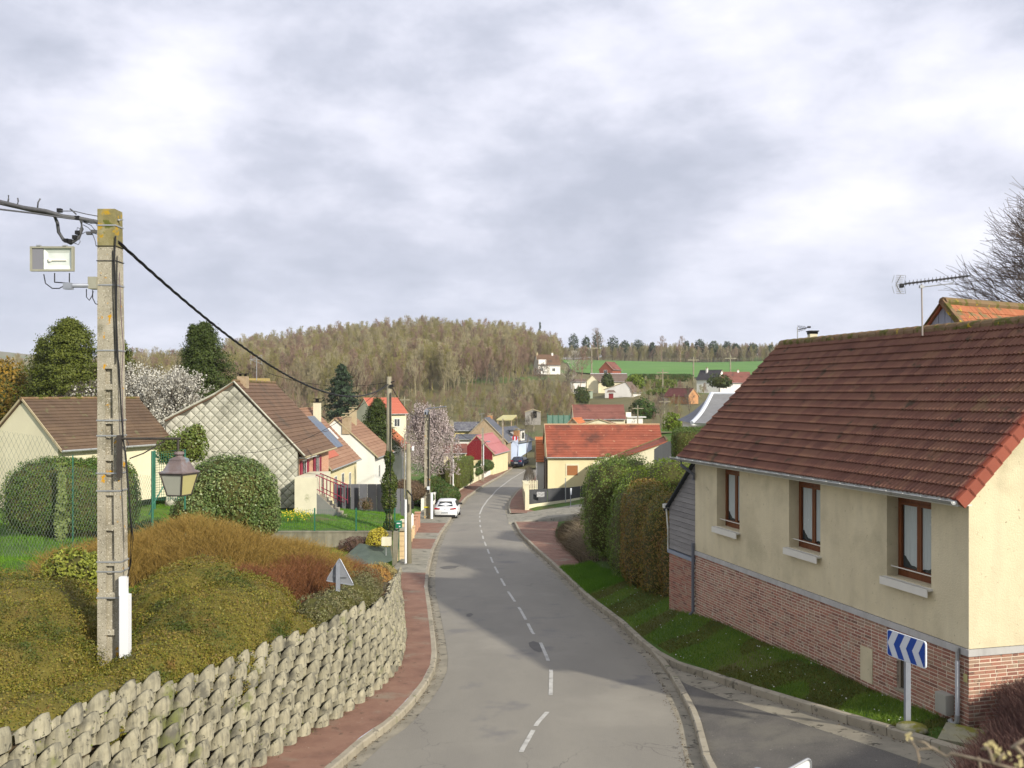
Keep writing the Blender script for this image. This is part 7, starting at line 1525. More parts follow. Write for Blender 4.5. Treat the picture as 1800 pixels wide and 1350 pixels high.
# golden and red stemmed shrubs
def stems(name, label, area, n, h, mat, seed, r=.006, lean=.22, top=None, group=None, kind=None, core=None, fan=0.0):
    """area: list of (x, y, zbase, rx, ry, h)"""
    g = np.random.default_rng(seed); tot = sum(a[3] * a[4] for a in area); S_ = []
    for (x, y, z, rx, ry, hh) in area:
        k = int(n * rx * ry / tot); an = g.uniform(0, 6.28, k); rr = np.sqrt(g.random(k)); X = x + rx * rr * np.cos(an); Y = y + ry * rr * np.sin(an)
        dome = np.sqrt(np.clip(1 - rr**2 * .85, 0, 1)); zt = z + hh * dome * (1 + .12 * nz(np.stack([X, Y, 0 * X], 1), 1.5, seed))
        z0 = zt - g.uniform(.35, .75, k); dx = g.normal(0, lean, k) + fan * rr * np.cos(an); dy = g.normal(0, lean, k)
        zt = zt + g.uniform(-.12, .10, k)
        p0 = np.stack([X, Y, z0], 1); pm = np.stack([X + dx * .25, Y + dy * .25, (z0 + zt) / 2 + .03], 1); p1 = np.stack([X + dx * .7, Y + dy * .7, zt], 1)
        S_ += [np.concatenate([p0, pm, np.full((k, 1), r), np.full((k, 1), r * .8)], 1), np.concatenate([pm, p1, np.full((k, 1), r * .8), np.full((k, 1), r * .35)], 1)]
        # side twigs
        q = pm + (p1 - pm) * g.random((k, 1)); e = q + np.stack([g.normal(0, .09, k), g.normal(0, .09, k), g.uniform(.05, .16, k)], 1)
        S_ += [np.concatenate([q, e, np.full((k, 1), r * .6), np.full((k, 1), r * .3)], 1)]
    s = np.concatenate(S_); v, f = seg_arrays(s[:, :3], s[:, 3:6], s[:, 6], s[:, 7], 3)
    t = thing(name, label, 'shrub', (area[0][0], area[0][1], area[0][2]), group)
    raw('stems', v, f, mat, t)
    if core is False: return t
    C_ = [blob_core((x, y, z), (rx * .93, ry * .93, hh * .72), seed, 2, .1, 1.2, 1) for (x, y, z, rx, ry, hh) in area]
    v, f, _ = join_arrays(C_); raw('inner_twigs', v, f, core or m_corer, t, smooth=True); return t
stems('golden_stemmed_shrub', 'wide leafless shrub with upright golden stems in front of the laurel', [(-8.3, 24.5, -4.75, 2.3, 2.3, 1.45), (-6.4, 25.8, -5.35, 2.0, 2.6, 1.3), (-9.8, 22.3, -4.4, 1.2, 1.4, .9)], 19000, 1.2, m_stemg, 21, r=.0055, lean=.32)
stems('red_stemmed_shrub', 'leafless shrub with dark red stems behind the triangular sign', [(-5.55, 24.6, -5.75, 1.25, 2.2, 1.45), (-5.4, 28.5, -6.45, 1.3, 2.6, 1.4), (-6.2, 22.2, -5.3, 1.0, 1.3, 1.25)], 17000, 1.2, m_stemr, 22, r=.0055, lean=.3)
bush('privet_shrub', 'dull grey-green shrub along the wall crest below the triangular sign', 'shrub', [((XL(y) - dsl(y) - 1.1, y, float(ztab(ZL, y, .2)) + .12), (.62, 1.0, h_)) for y, h_ in ((21.2, .5), (22.6, .55), (24, .7), (25.5, .75), (27, .7), (28.6, .75), (30.2, .7), (31.8, .6), (33.3, .55))], LM('dull_leaf', [(0.066, 0.061, 0.022), (0.132, 0.110, 0.050), (0.176, 0.187, 0.077), (0.286, 0.220, 0.121)]), m_core, leaf=.045, n=34000, amp=.2, nsc=2.5, seed=11, depth=.3, shrink=.8)
bush('coral_shrub', 'round coral and gold leaved bush at the end of the block wall', 'shrub', [((-5.45, 36.8, -7.35), (.85, 1.3, .75)), ((-5.3, 34.0, -7.1), (.65, 1.2, .55))], m_coral, m_corer, leaf=.06, n=12000, amp=.15, nsc=2.5, seed=12, depth=.25, shrink=.8)
bush('straw_shrub', 'pale straw-coloured low bush beside the slim pole foot', 'shrub', [((-5.55, 40.5, -7.95), (.8, 1.4, .7))], LM('straw_leaf', [(0.16, 0.14, 0.05), (0.34, 0.28, 0.10), (0.40, 0.30, 0.12)]), m_corer, leaf=.06, n=7000, amp=.15, nsc=2.5, seed=13, depth=.25, shrink=.8)
bush('yellow_shrub', 'bright yellow leaved bush in front of the ivy pole', 'shrub', [((P_(664, 950, 46)[0], 46, -7.35), (.58, .6, .85))], m_gold, m_corer, leaf=.07, n=5000, amp=.12, nsc=2.5, seed=14, depth=.3, shrink=.75)
bush('brown_shrub', 'low brown-purple shrub under the lawn wall', 'shrub', [((P_(628, 955, 46.2)[0], 46.2, -7.5), (1.0, .5, .55))], LM('purple_leaf', [(0.09, 0.05, 0.04), (0.16, 0.09, 0.07)]), m_corer, leaf=.06, n=4000, amp=.2, nsc=2.5, seed=15, depth=.3, shrink=.75)
bush('pale_shrub', 'small shrub with pale variegated leaves among the golden stems', 'shrub', [((P_(520, 958, 27)[0], 27, -5.2), (.55, .5, .42))], LM('variegated_leaf', [(0.16, 0.17, 0.06), (0.30, 0.32, 0.16)]), m_core, leaf=.05, n=2200, amp=.2, nsc=2.5, seed=16, depth=.3, shrink=.75)
# leafy shrub at the lawn edge by the pole
bush('variegated_shrub', 'leafy lime and brown shrub on the lawn just left of the tall pole', 'shrub', [((P_(128, 960, 20.5)[0], 20.5, -3.95), (.6, .6, .62)), ((P_(160, 955, 20.5)[0], 20.8, -4.0), (.5, .5, .6))], LM('lime_brown_leaf', [(0.05, 0.07, 0.01), (0.13, 0.15, 0.015), (0.30, 0.33, 0.05), (0.14, 0.08, 0.03)], wn=.5), m_core, leaf=.085, n=4200, amp=.15, nsc=2.5, seed=17, depth=.3, shrink=.75)
# big dark conifer-like hedge clump behind the fence
bush('clipped_yew', 'large dark clipped evergreen with a bronze top behind the chain-link fence', 'shrub', [((P_(112, 870, 29.5)[0], 29.5, -3.35), (1.65, 1.5, 1.35)), ((P_(185, 862, 30)[0], 30, -3.3), (1.0, 1.1, 1.3)), ((P_(70, 860, 29.3)[0], 29.3, -3.2), (.85, 1.0, 1.0))], LM('yew_leaf', [(0.025, 0.068, 0.014), (0.051, 0.111, 0.017), (0.111, 0.170, 0.020), (0.221, 0.187, 0.020)]), m_core, leaf=.055, n=42000, amp=.07, nsc=1.6, seed=18, depth=.10, shrink=.92, p=2.4)
n = 900; g = np.random.default_rng(2); an = g.uniform(0, 6.28, n); z_ = g.uniform(-4.3, -2.05, n); c_ = P_(108, 0, 27.9); c_[2] = 0
v, f = leaf_arrays(np.stack([c_[0] + .13 * np.cos(an) * g.random(n) * (1.3 + .5 * np.sin(z_ * 3)), 27.9 + .1 * np.sin(an), z_], 1), np.tile((.2, -1., .3), (n, 1)), .085, .9, .5, 5); tag(raw('ivy_strand', v, f, LM('pale_ivy', [(0.10, 0.15, 0.03), (0.22, 0.26, 0.08)])), 'pale ivy climbing a slim support in front of the dark evergreen', 'ivy')
bush('laurel_bush', 'big rounded glossy laurel between the lantern and the diamond-clad gable', 'shrub', [((P_(405, 872, 34)[0], 34, -3.75), (1.62, 1.6, 1.5)), ((P_(350, 905, 33)[0], 33, -4.3), (.9, 1.0, .9)), ((P_(450, 900, 34)[0], 34, -4.3), (.85, 1.0, 1.1))], m_laurel, m_core, leaf=.085, n=24000, amp=.06, nsc=1.6, seed=19, depth=.13, shrink=.9, p=2.3)
bush('cherry_laurel', 'light green laurel bush growing above the lantern bracket', 'shrub', [((P_(330, 785, 38)[0], 38, -2.2), (.85, .7, .85)), ((P_(345, 762, 38)[0], 38, -1.65), (.4, .4, .5)), ((P_(300, 790, 38)[0], 38, -2.4), (.6, .6, .7))], LM('light_laurel', [(0.056, 0.084, 0.014), (0.126, 0.168, 0.028), (0.224, 0.266, 0.070)], rough=.4), m_core, leaf=.10, n=3800, amp=.15, nsc=2, seed=20, depth=.35, shrink=.7)
bush('low_hedge', 'low dark hedge at the foot of the green fence posts', 'hedge', [((P_(270, 930, 31)[0], 31, -4.9), (1.2, .8, .75))], m_box, m_core, leaf=.06, n=6000, amp=.12, nsc=2, seed=24)

# conifers
def conifer(name, label, cat, px, pyb, pyt, Y, rad, mat, seed, n=9000, leaf=.28, shape=.75, group=None, tops=1, aspect=.5, base=.12, zb=None):
    b = P_(px, pyb, Y); t = at(px, pyt, Y); h = t[2] - b[2]; g = np.random.default_rng(seed)
    root = thing(name, label, cat, tuple(b), group)
    mb = MB(); mb.lathe([(h * .022, -.5), (h * .016, h * .5), (.03, h * .97)], tuple(b), 7); mb.build('trunk', m_bark, root)
    nb_ = max(40, min(n // 42, 620)); PP = []; NN = []; per = n // nb_
    for k in range(nb_):
        t_ = (k + .5) / nb_; t_ = base + (1 - base) * t_**.9; prof = ((.6 + 1.3 * t_) if t_ < .3 else 1.0) * (1 - t_)**shape * 1.25 + .03
        an = g.uniform(0, 6.28); rr = rad * min(prof, 1.08) * g.uniform(.55, 1.22); tip = np.array([math.cos(an), math.sin(an) * .9, 0])
        ln_ = np.sqrt(g.random(per)) ; sp = .065 * rad * (1.2 - t_ * .6) + .07
        P = b + tip * (rr * ln_)[:, None] + np.array([0, 0, t_ * h]) + np.stack([g.normal(0, sp, per), g.normal(0, sp, per), g.normal(0, sp * .55, per) + (.10 if shape > .6 else .25) * rad * ln_**2 * (1 - t_) - .10 * rad * ln_], 1)
        PP.append(P); NN.append(np.tile(tip + (0, 0, .8), (per, 1)))
    P = np.concatenate(PP); N = np.concatenate(NN); v, f = leaf_arrays(P, N, leaf, aspect, .6, seed); raw('foliage', v, f, mat, root)
    return root
conifer('cedar_tree', 'tall broad evergreen immediately left of the concrete pole', 'tree', 122, 790, 560, 62, 3.0, m_conf, 31, n=60000, leaf=.15, shape=.50, tops=1)
conifer('cedar_tree', 'secondary evergreen leader seen just right of the concrete pole', 'tree', 212, 790, 600, 64, 1.5, m_conf, 32, n=18000, leaf=.15, shape=.5)
conifer('cedar_tree', 'narrow evergreen peeking at the left shoulder of the broad evergreen', 'tree', 75, 790, 595, 63, 1.3, m_conf, 36, n=14000, leaf=.15, shape=.6)
conifer('spruce_tree', 'dark twin-topped evergreen above the diamond-clad gable', 'tree', 360, 790, 566, 72, 3.0, m_conf2, 33, n=50000, leaf=.15, shape=.62)
conifer('spruce_tree', 'second top of the dark evergreen, on its left flank', 'tree', 340, 790, 570, 71.5, 1.6, m_conf2, 38, n=16000, leaf=.15, shape=.7)
conifer('cypress_tree', 'dark green cypress between the pale brown roof and the ivy pole', 'tree', 663, 815, 700, 98, 2.0, m_conf2, 34, n=18000, leaf=.2, shape=.6)
conifer('fir_tree', 'dark fir standing in front of the wood left of the ivy pole', 'tree', 601, 760, 640, 190, 4.4, LM('fir_needles', [(0.02, 0.04, 0.015), (0.04, 0.07, 0.025)]), 35, n=6000, leaf=.6, shape=.7)
bush('bronze_tree', 'bronze-orange rounded evergreen at the left edge', 'tree', [((P_(10, 690, 66)[0], 66, -.9), (2.1, 2, 3.0)), ((P_(45, 705, 65)[0], 65, -1.6), (1.3, 1.4, 2.0)), ((P_(60, 740, 64)[0], 64, -2.6), (1.5, 1.4, 1.8))], m_orange, m_core, leaf=.2, n=12000, amp=.14, nsc=1.0, seed=37, depth=.3, shrink=.8)

# blossom trees
def blossom(label, px, pyb, pyt, Y, h, rad, mat, seed, n=9000, petal=.11, name='blossom_tree', up=.16, ry=.7):
    b = P_(px, pyb, Y); root = thing(name, label, 'tree', tuple(b)); g = np.random.default_rng(seed); segs = []; tips = []
    h = at(0, pyt, Y)[2] - b[2]
    for k in range(8):
        a = g.uniform(0, 6.28); d = np.array([math.cos(a) * .8, math.sin(a) * .6, 1.0]); d /= np.linalg.norm(d)
        grow(b + (0, 0, .4), d, h * .36, h * .016, 4, segs, g, .42, up, 3, 0, .7, .01, tips, 3)
    s = np.array([[*p, *q_, r, e] for p, q_, r, e in segs]); 
    P0, P1 = s[:, :3], s[:, 3:6]
    c = b + np.array([0, 0, h * .55]); 
    # rescale horizontally/vertically so that the crown keeps its real width
    ext = np.percentile(np.abs(P1 - c), 97, axis=0); sc_ = np.array([rad / ext[0], rad * ry / ext[1], (h * .47) / ext[2]])
    P0 = c + (P0 - c) * sc_; P1 = c + (P1 - c) * sc_
    v, f = seg_arrays(P0, P1, s[:, 6], s[:, 7], 3); raw('branches', v, f, m_bark, root)
    thin = s[:, 6] < np.median(s[:, 6]) * 1.2; idx = np.where(thin)[0]; pick = g.choice(idx, n); t_ = g.random((n, 1))
    P = P0[pick] * (1 - t_) + P1[pick] * t_ + g.normal(0, .05, (n, 3)); m2 = int(n * .55); dd_ = sphere_dirs(m2, seed + 1); q2 = dd_ * (g.random((m2, 1))**.45) * (1 + .18 * nz(dd_ * 3, 1.5, seed))[:, None] * np.array([rad * 1.0, rad * ry, h * .42]); P[:m2] = c + q2 + (0, 0, h * .04); v, f = leaf_arrays(P, g.normal(0, 1, (n, 3)), petal, .9, .5, seed); raw('blossom', v, f, mat, root)
    return root
blossom('white blossoming tree between the evergreens and behind the dark brown roof', 252, 845, 655, 62, 0, 4.6, m_blos, 41, n=30000, petal=.11)
blossom('white blossoming bush just left of the pole above the dark brown roof', 150, 780, 678, 61, 0, 1.6, m_blos, 42, n=2600, petal=.12)
blossom('pink-white blossoming tree behind the lamp poles', 752, 862, 720, 96, 0, 2.75, m_blosp, 43, n=26000, petal=.105)

# hedges along the street
def boxhedge(label, c, a, mat, leaf, n, seed, rot=0.0, name='clipped_hedge', core=None, amp=.02): return bush(name, label, 'hedge', [(c, a)], mat, core or m_core, leaf=leaf, n=n, p=9, amp=amp, nsc=1.2, seed=seed, depth=.05, shrink=.96, rot=rot, zmin=-1.0)
boxhedge('tall smooth yellow-green clipped hedge behind the pole beyond the white car', (P_(807, 0, 103)[0], 105, P_(0, 832, 103)[2]), (.85, 5, 1.5), m_hedge, .09, 11000, 51, rot=-.12)
boxhedge('lower yellow-green hedge left of the tall smooth hedge', (P_(784, 0, 100)[0], 101, P_(0, 835, 100)[2]), (1.0, 2, .9), m_hedge, .09, 4000, 52)
bush('garden_hedge', 'dark rounded shrubs behind the stepped white wall', 'hedge', [((P_(760, 845, 92)[0], 92, -9.2), (1.7, 2.2, 1.1)), ((P_(785, 855, 90)[0], 90, -9.6), (1.2, 2, .9)), ((P_(740, 862, 86)[0], 86, -9.4), (1.2, 2, .8))], m_box, m_core, leaf=.14, n=9000, amp=.14, nsc=1.4, seed=53)
bush('garden_hedge', 'brownish hedge at the back of the grey panel fence', 'hedge', [((P_(715, 845, 74)[0], 74, -7.6), (1.6, 1, .9)), ((P_(690, 850, 75)[0], 75, -7.8), (1.5, 1, .8))], m_brleaf, m_corer, leaf=.1, n=5000, amp=.12, nsc=1.6, seed=54)
bush('garden_hedge', 'dark green hedge on top of the wall before the barn', 'hedge', [((P_(832, 820, 118)[0], 118, -9.6), (1.3, 3, .6)), ((P_(852, 815, 124)[0], 124, -9.4), (1.2, 3, .8))], m_box, m_core, leaf=.14, n=5000, amp=.12, nsc=1.4, seed=55)
for k, (px, py, Y, rx, rz_, mt, lab) in enumerate([(1122, 718, 156, 1.7, 1.4, m_conf2, 'dark evergreen mass behind the white flat-roofed shed'), (1135, 722, 155, 1.9, 2.2, m_box, 'dark bush right of the white flat-roofed shed'), (1182, 745, 110, 1.1, 1.3, m_lime, 'bright green ivy bush at the right end of the red-tiled ridge'),
                                    (1022, 697, 225, 1.9, 2.4, m_conf2, 'dark rounded conifer in front of the small white bungalow'), (1265, 672, 200, 2.6, 1.6, m_conf2, 'dark evergreen in front of the white house with the near-black roof'), (1068, 670, 255, 1.5, 2.2, m_conf2, 'dark tree mass at the left gable of the long brown house'),
                                    (1117, 672, 240, 2.2, 2.4, m_lime, 'yellow-green bush right of the white cottage gable'), (1165, 690, 220, 3.4, 1.2, m_hedge, 'olive scrub below the clipped field hedge')]):
    bush('evergreen_bush' if mt is not m_lime else 'leafy_bush', lab, 'bush', [(tuple(P_(px, py, Y)), (rx, rx * .8, rz_)), (tuple(P_(px + 6, py + 4, Y)), (rx * .6, rx * .5, rz_ * .7))], mt, m_core, leaf=.0020 * Y, n=1500, amp=.3, nsc=1.0, seed=60 + k, depth=.5, shrink=.6)
# clipped field hedges
boxhedge('long dark clipped hedge along the lower edge of the crop field', (P_(1162, 665, 300)[0], 300, P_(0, 664, 300)[2]), (9.8, 1.2, 1.1), m_box, .5, 3500, 71, rot=-.05)
boxhedge('ochre and green clipped hedge below the dark field hedge', (P_(1162, 675, 260)[0], 260, P_(0, 674.5, 260)[2]), (4.2, 1.1, 1.05), m_hedge, .45, 2500, 72)

# right side: tall hedge masses beside the timber shed
bush('tall_hedge', 'tall dense green hedge, the leafy left part beside the brown slope', 'hedge', [((4.25, 41.0, -4.95), (1.25, 2.3, 2.15)), ((5.0, 43.5, -4.9), (1.6, 2.5, 2.1)), ((4.65, 37.6, -5.45), (.85, 2.2, 2.0)), ((4.75, 40.0, -6.3), (.8, 2.2, 1.3))],
     LM('tall_hedge_leaf', [(0.04, 0.075, 0.014), (0.095, 0.16, 0.022), (0.18, 0.25, 0.035), (0.38, 0.42, 0.16)], rough=.45), m_core, leaf=.075, n=48000, amp=.14, nsc=1.5, seed=81, depth=.22, shrink=.86, p=2.6, zmin=-1)
bush('tall_hedge', 'tall hedge part with rusty brown patches next to the timber shed', 'hedge', [((4.95, 35.0, -5.3), (.95, 2.2, 2.05)), ((5.25, 33.0, -5.35), (.9, 1.7, 1.95)), ((5.5, 31.4, -5.6), (.7, 1.0, 1.8))],
     LM('rusty_hedge_leaf', [(0.055, 0.08, 0.014), (0.13, 0.155, 0.020), (0.26, 0.18, 0.035), (0.21, 0.10, 0.035), (0.36, 0.38, 0.13)], wn=1.6, scale=.45), m_core, leaf=.07, n=36000, amp=.09, nsc=1.4, seed=82, depth=.16, shrink=.88, p=2.6, zmin=-1)
bush('tall_hedge', 'bright yellow-green top of the hedge behind the timber shed', 'hedge', [((6.3, 37.5, -3.75), (1.5, 2.2, 1.2)), ((5.3, 38.5, -4.15), (1.2, 2.0, 1.2))], m_lime, m_core, leaf=.07, n=14000, amp=.1, nsc=1.4, seed=83, depth=.2, shrink=.86)
boxhedge('tall square-cut green hedge behind the timber shed roof', (P_(1225, 0, 52)[0], 52, P_(0, 790, 52)[2]), (1.3, 3.0, 1.15), LM('cypress_hedge_leaf', [(0.035, 0.070, 0.014), (0.070, 0.126, 0.017), (0.224, 0.224, 0.042)]), .07, 16000, 84, rot=-.2)
# brown leafless hedge and slope beside the right pavement
stems('brown_hedge', 'clipped leafless brown hedge along the right pavement', [(XR(y) + w_, y, -D(y) + .05, .60, 1.5, .78) for y, w_ in ((46, 2.0), (48, 2.05), (50, 2.1), (52, 2.2), (54, 2.3), (56, 2.4), (58, 2.6), (60, 2.8), (62, 3.3), (63, 4.5))], 16000, .8, M('brown_stem', [(0.07, 0.055, 0.03), (0.14, 0.10, 0.06), (0.16, 0.15, 0.06)], wi=1, wn=.8, scale=.6), 85, r=.007, lean=.3)
stems('brown_scrub', 'tangled brown scrub on the slope between the low hedge and the tall green hedge', [(4.6, 46, -7.75, 1.4, 2.5, .8), (5.2, 50, -7.8, 1.8, 3.0, .9), (5.9, 55, -8.0, 2.1, 3.5, 1.0), (6.9, 60, -8.2, 2.4, 3.5, 1.1), (5.2, 44, -7.4, 1.2, 2, .8), (7.8, 65, -8.6, 2.5, 3.5, 1.2)], 24000, .8, M('scrub_stem', [(0.10, 0.08, 0.05), (0.21, 0.165, 0.105), (0.32, 0.26, 0.17), (0.12, 0.13, 0.05)], wi=1, wn=.8, scale=.9), 86, r=.009, lean=.7)
# thin sapling shrub at the street corner in front of the orange outbuilding
stems('corner_shrub', 'sparse leafless shrub in the garden by the orange outbuilding', [(P_(930, 0, 97)[0], 97, -9.6, .6, 2.2, 2.3)], 420, .8, m_bark, 87, r=.008, lean=.2, core=False)

# red-brown twiggy hedge in the lower right corner
def twighedge():
    g = np.random.default_rng(91); S_ = []
    # crest descends from the house gable corner towards the viewer
    n = 30000; u_ = g.random(n); v_ = g.random(n)
    Y = 11.0 + 6.5 * u_; lo = np.interp(Y, [11, 12.5, 14, 16, 17.5], [5.1, 6.0, 7.05, 8.25, 9.0]); X = lo + 4.5 * v_**1.3
    crest = np.interp(Y, [11, 12.5, 14, 16, 17.5], [-4.55, -4.75, -5.0, -5.25, -5.3]) + .55 * np.clip((X - lo) / 1.6, 0, 1.6) + .12 * nz(np.stack([X, Y, 0 * X], 1), 2.0, 3)
    crest = np.minimum(crest, -3.9 - .0 * X)
    top = crest + g.normal(0, .06, n); L_ = g.uniform(.3, .8, n); an = g.normal(-.35, .35, n); dx = np.sin(an) * L_ * .8; dy = g.normal(0, .14, n)
    p1 = np.stack([X + dx * .5, Y + dy, top], 1); p0 = np.stack([X - dx * .5, Y - dy, top - L_ * np.cos(an)], 1); r = g.uniform(.0025, .0055, n)
    s = np.concatenate([p0, p1, r[:, None], r[:, None] * .5], 1); v, f = seg_arrays(s[:, :3], s[:, 3:6], s[:, 6], s[:, 7], 3)
    t = thing('barberry_hedge', 'leafless red-brown twiggy hedge filling the lower right corner', 'hedge', (8, 14, -6)); raw('twigs', v, f, m_twig, t)
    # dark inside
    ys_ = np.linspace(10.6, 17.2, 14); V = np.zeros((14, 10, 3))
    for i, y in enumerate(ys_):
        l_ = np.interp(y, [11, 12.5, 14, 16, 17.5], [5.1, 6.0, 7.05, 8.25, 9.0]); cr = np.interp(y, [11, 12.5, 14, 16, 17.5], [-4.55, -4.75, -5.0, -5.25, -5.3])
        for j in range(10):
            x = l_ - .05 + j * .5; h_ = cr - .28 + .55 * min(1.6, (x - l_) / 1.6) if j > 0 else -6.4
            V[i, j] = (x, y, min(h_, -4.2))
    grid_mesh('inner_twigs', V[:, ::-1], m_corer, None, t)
twighedge()
# blurred bare twig close to the viewer at the bottom right
tw = thing('bare_branch', 'pale bare budded branch close to the viewer at the bottom right', 'branch', at(1700, 1350, 3.3))
m_ptw = M('pale_twig', [(0.15, 0.11, 0.075), (0.28, 0.22, 0.15), (0.36, 0.30, 0.21)], scale=30, rough=.8, bump=.002)
TY = 3.3
for pts, r in (([(1840, 1372), (1800, 1358), (1745, 1341), (1672, 1324), (1664, 1330), (1640, 1315), (1612, 1318), (1598, 1295)], .014), ([(1640, 1317), (1625, 1305), (1608, 1303)], .009), ([(1612, 1318), (1616, 1335), (1612, 1362)], .009), ([(1800, 1328), (1785, 1312), (1778, 1315), (1800, 1300)], .02), ([(1745, 1341), (1740, 1322), (1735, 1312), (1724, 1318)], .014), ([(1755, 1345), (1758, 1330), (1766, 1324)], .011), ([(1725, 1362), (1722, 1340), (1720, 1330)], .010)):
    mb = MB(); P = [at(a_, b_, TY - .002 * (a_ - 1600) / 2) for a_, b_ in pts]; mb.tube(P, [r * .40 * (1 - .5 * i / len(P)) * (1.25 if i % 2 else .9) for i in range(len(P))], 6); mb.build('twig', m_ptw, tw, smooth=True)
g = np.random.default_rng(4); P = np.array([at(a_ + g.normal(0, 5), b_ + g.normal(0, 5), 3.25 + g.normal(0, .015)) for a_, b_ in [(1737, 1312)] * 22 + [(1752, 1322)] * 14 + [(1766, 1325)] * 10 + [(1596, 1293)] * 5 + [(1790, 1345)] * 10])
v, f = leaf_arrays(P, np.tile((0, -1., .3), (len(P), 1)), .018, .7, .8, 6); raw('buds', v, f, M('pale_bud', [(0.30, 0.25, 0.11), (0.42, 0.36, 0.18)]), tw, kind='stuff')
# bare tree at the right edge above the neighbour house
def baretree(name, label, cat, base, h, seed, lev=5, r=None, mat=None, group=None, sc=(1, 1, 1), minr=.008, nb=3, spread=.5, first=.3, limbs=9, rot=0):
    V, f, tips = bare_tree_arrays(h, seed, lev, nb, spread, .2, .25, first, minr, 3, limbs, r); V = V * np.array(sc)
    if rot: cr, sr = math.cos(rot), math.sin(rot); V = V @ np.array([[cr, -sr, 0], [sr, cr, 0], [0, 0, 1]]).T
    t = thing(name, label, cat, tuple(base), group); raw('branches', V + np.array(base), f, mat or m_bark, t); return t
g = np.random.default_rng(14); segs = []; b = np.array([20.6, 31.0, -4.0]); segs.append((b - (0, 0, 1.5), b + (0, 0, 5.0), .22, .16))
for k in range(30):
    st_h = g.uniform(1.5, 5.0); el = g.uniform(.35, 1.3); a_ = g.uniform(1.9, 4.6) if g.random() < .75 else g.uniform(0, 6.28); d = np.array([math.cos(a_) * math.cos(el), math.sin(a_) * math.cos(el) * .7, math.sin(el)]); d /= np.linalg.norm(d)
    grow(b + (0, 0, st_h + 1.5), d, 2.0, .055, 4, segs, g, .28, .05, 3, .0, .75, .006, None, 3)
s = np.array([[*p, *q_, r, e] for p, q_, r, e in segs]); v, f = seg_arrays(s[:, :3], s[:, 3:6], s[:, 6], s[:, 7], 3)
t = thing('bare_tree', 'large leafless tree spreading over the neighbour roof at the right edge', 'tree', (20.6, 31, -5.5)); raw('branches', v, f, M('reddish_twig', [(0.10, 0.075, 0.06), (0.18, 0.135, 0.105)], wi=1, scale=2), t)
print('edge tree segs', len(s))

# grass: right bank, left lawn edge, lawn
def blades(name, label, P, N_, h, wd, mat, seed, flat=.35, kind='stuff'):
    g = np.random.default_rng(seed); n = len(P); an = g.uniform(0, 6.28, n); ax = np.stack([np.cos(an), np.sin(an), 0 * an], 1) * wd * g.uniform(.6, 1.3, n)[:, None]
    hh = h * g.uniform(.5, 1.4, n)[:, None]; tip = P + np.array([0, 0, 1.]) * hh + g.normal(0, flat, (n, 3)) * hh * np.array([1, 1, .2])
    V = np.stack([P - ax, P + ax, tip], 1).reshape(-1, 3); o = raw(name, V, np.arange(n * 3).reshape(n, 3), mat, None, kind)
    return o
g = np.random.default_rng(77); n = 120000; Y = 15.2 + 33 * g.random(n)**1.35; offx = .16 + 2.6 * g.random(n)**1.1; X = XR(Y) + offx
ok = (Y < 44) & ~((Y < 17.0) & (g.random(n) < .93)); X, Y = X[ok], Y[ok]; Z = np.array([float(ztab(ZR, y, x - XR(y) - .14)) for x, y in zip(X, Y)]) + wob(X, Y) * np.clip((X - XR(Y) - .14) / 3, 0, 1) * np.minimum(1, Y / 40)
pt_ = nz(np.stack([X, Y, 0 * X], 1), .9, 6) + .7 * (np.exp(-((Y - 40) / 5)**2)); dens = pt_ > .02
P = np.stack([X, Y, Z], 1); nearh = (Y > 36) & (Y < 45)
blades('bank_grass', '', P[dens & ~nearh], None, .075, .006, m_grass, 1, flat=.6); blades('bank_moss', '', P[~dens], None, .05, .010, m_moss, 2, flat=.9)
P2 = P[nearh & (X - XR(Y) < 1.5)]; P2 = np.repeat(P2, 2, 0) + g.normal(0, .05, (len(P2) * 2, 3)) * (1, 1, 0); blades('bright_bank_grass', '', P2, None, .16, .008, m_grassb, 3, flat=.5)
# tiny daisies on the bank
P3 = P[(g.random(len(P)) < .0035) & (Y > 17)]; v, f = leaf_arrays(P3 + (0, 0, .06), np.tile((0, -.3, 1.), (len(P3), 1)), .03, 1, .3, 9); raw('daisies', v, f, M('daisy_white', [(0.7, 0.7, 0.62)]), kind='stuff')
# left garden grass
n = 60000; Y = 19 + 16 * g.random(n); X = -7.5 - 13 * g.random(n); px = 900 + X / Y * F; ok = (px > -20) & (px < 300); X, Y = X[ok], Y[ok]
Z = np.array([float(ztab(ZL, y, XL(y) - dsl(y) - loff(y) - x)) for x, y in zip(X, Y)]) + wob(X, Y) * np.minimum(1, Y / 30); blades('garden_grass', '', np.stack([X, Y, Z], 1), None, .11, .007, m_grassb, 4, flat=.5)
n = 60000; Y = 47.9 + 16 * g.random(n); X = -22 + 17.5 * g.random(n); ok = (X < XL(Y) - dsl(Y) - .5); X, Y = X[ok], Y[ok]
Z = np.array([float(ztab(ZL, y, XL(y) - dsl(y) - loff(y) - x)) for x, y in zip(X, Y)]); blades('lawn_grass', '', np.stack([X, Y, Z], 1), None, .09, .012, m_grassb, 5, flat=.6)
n = 9000; Y = 38 + 9 * g.random(n); X = XL(Y) - dsl(Y) - .5 - 3.0 * g.random(n); Z = np.array([float(ztab(ZL, y, XL(y) - dsl(y) - loff(y) - x)) for x, y in zip(X, Y)]); blades('driveway_grass', '', np.stack([X, Y, Z], 1), None, .08, .01, m_grassb, 6, flat=.5)
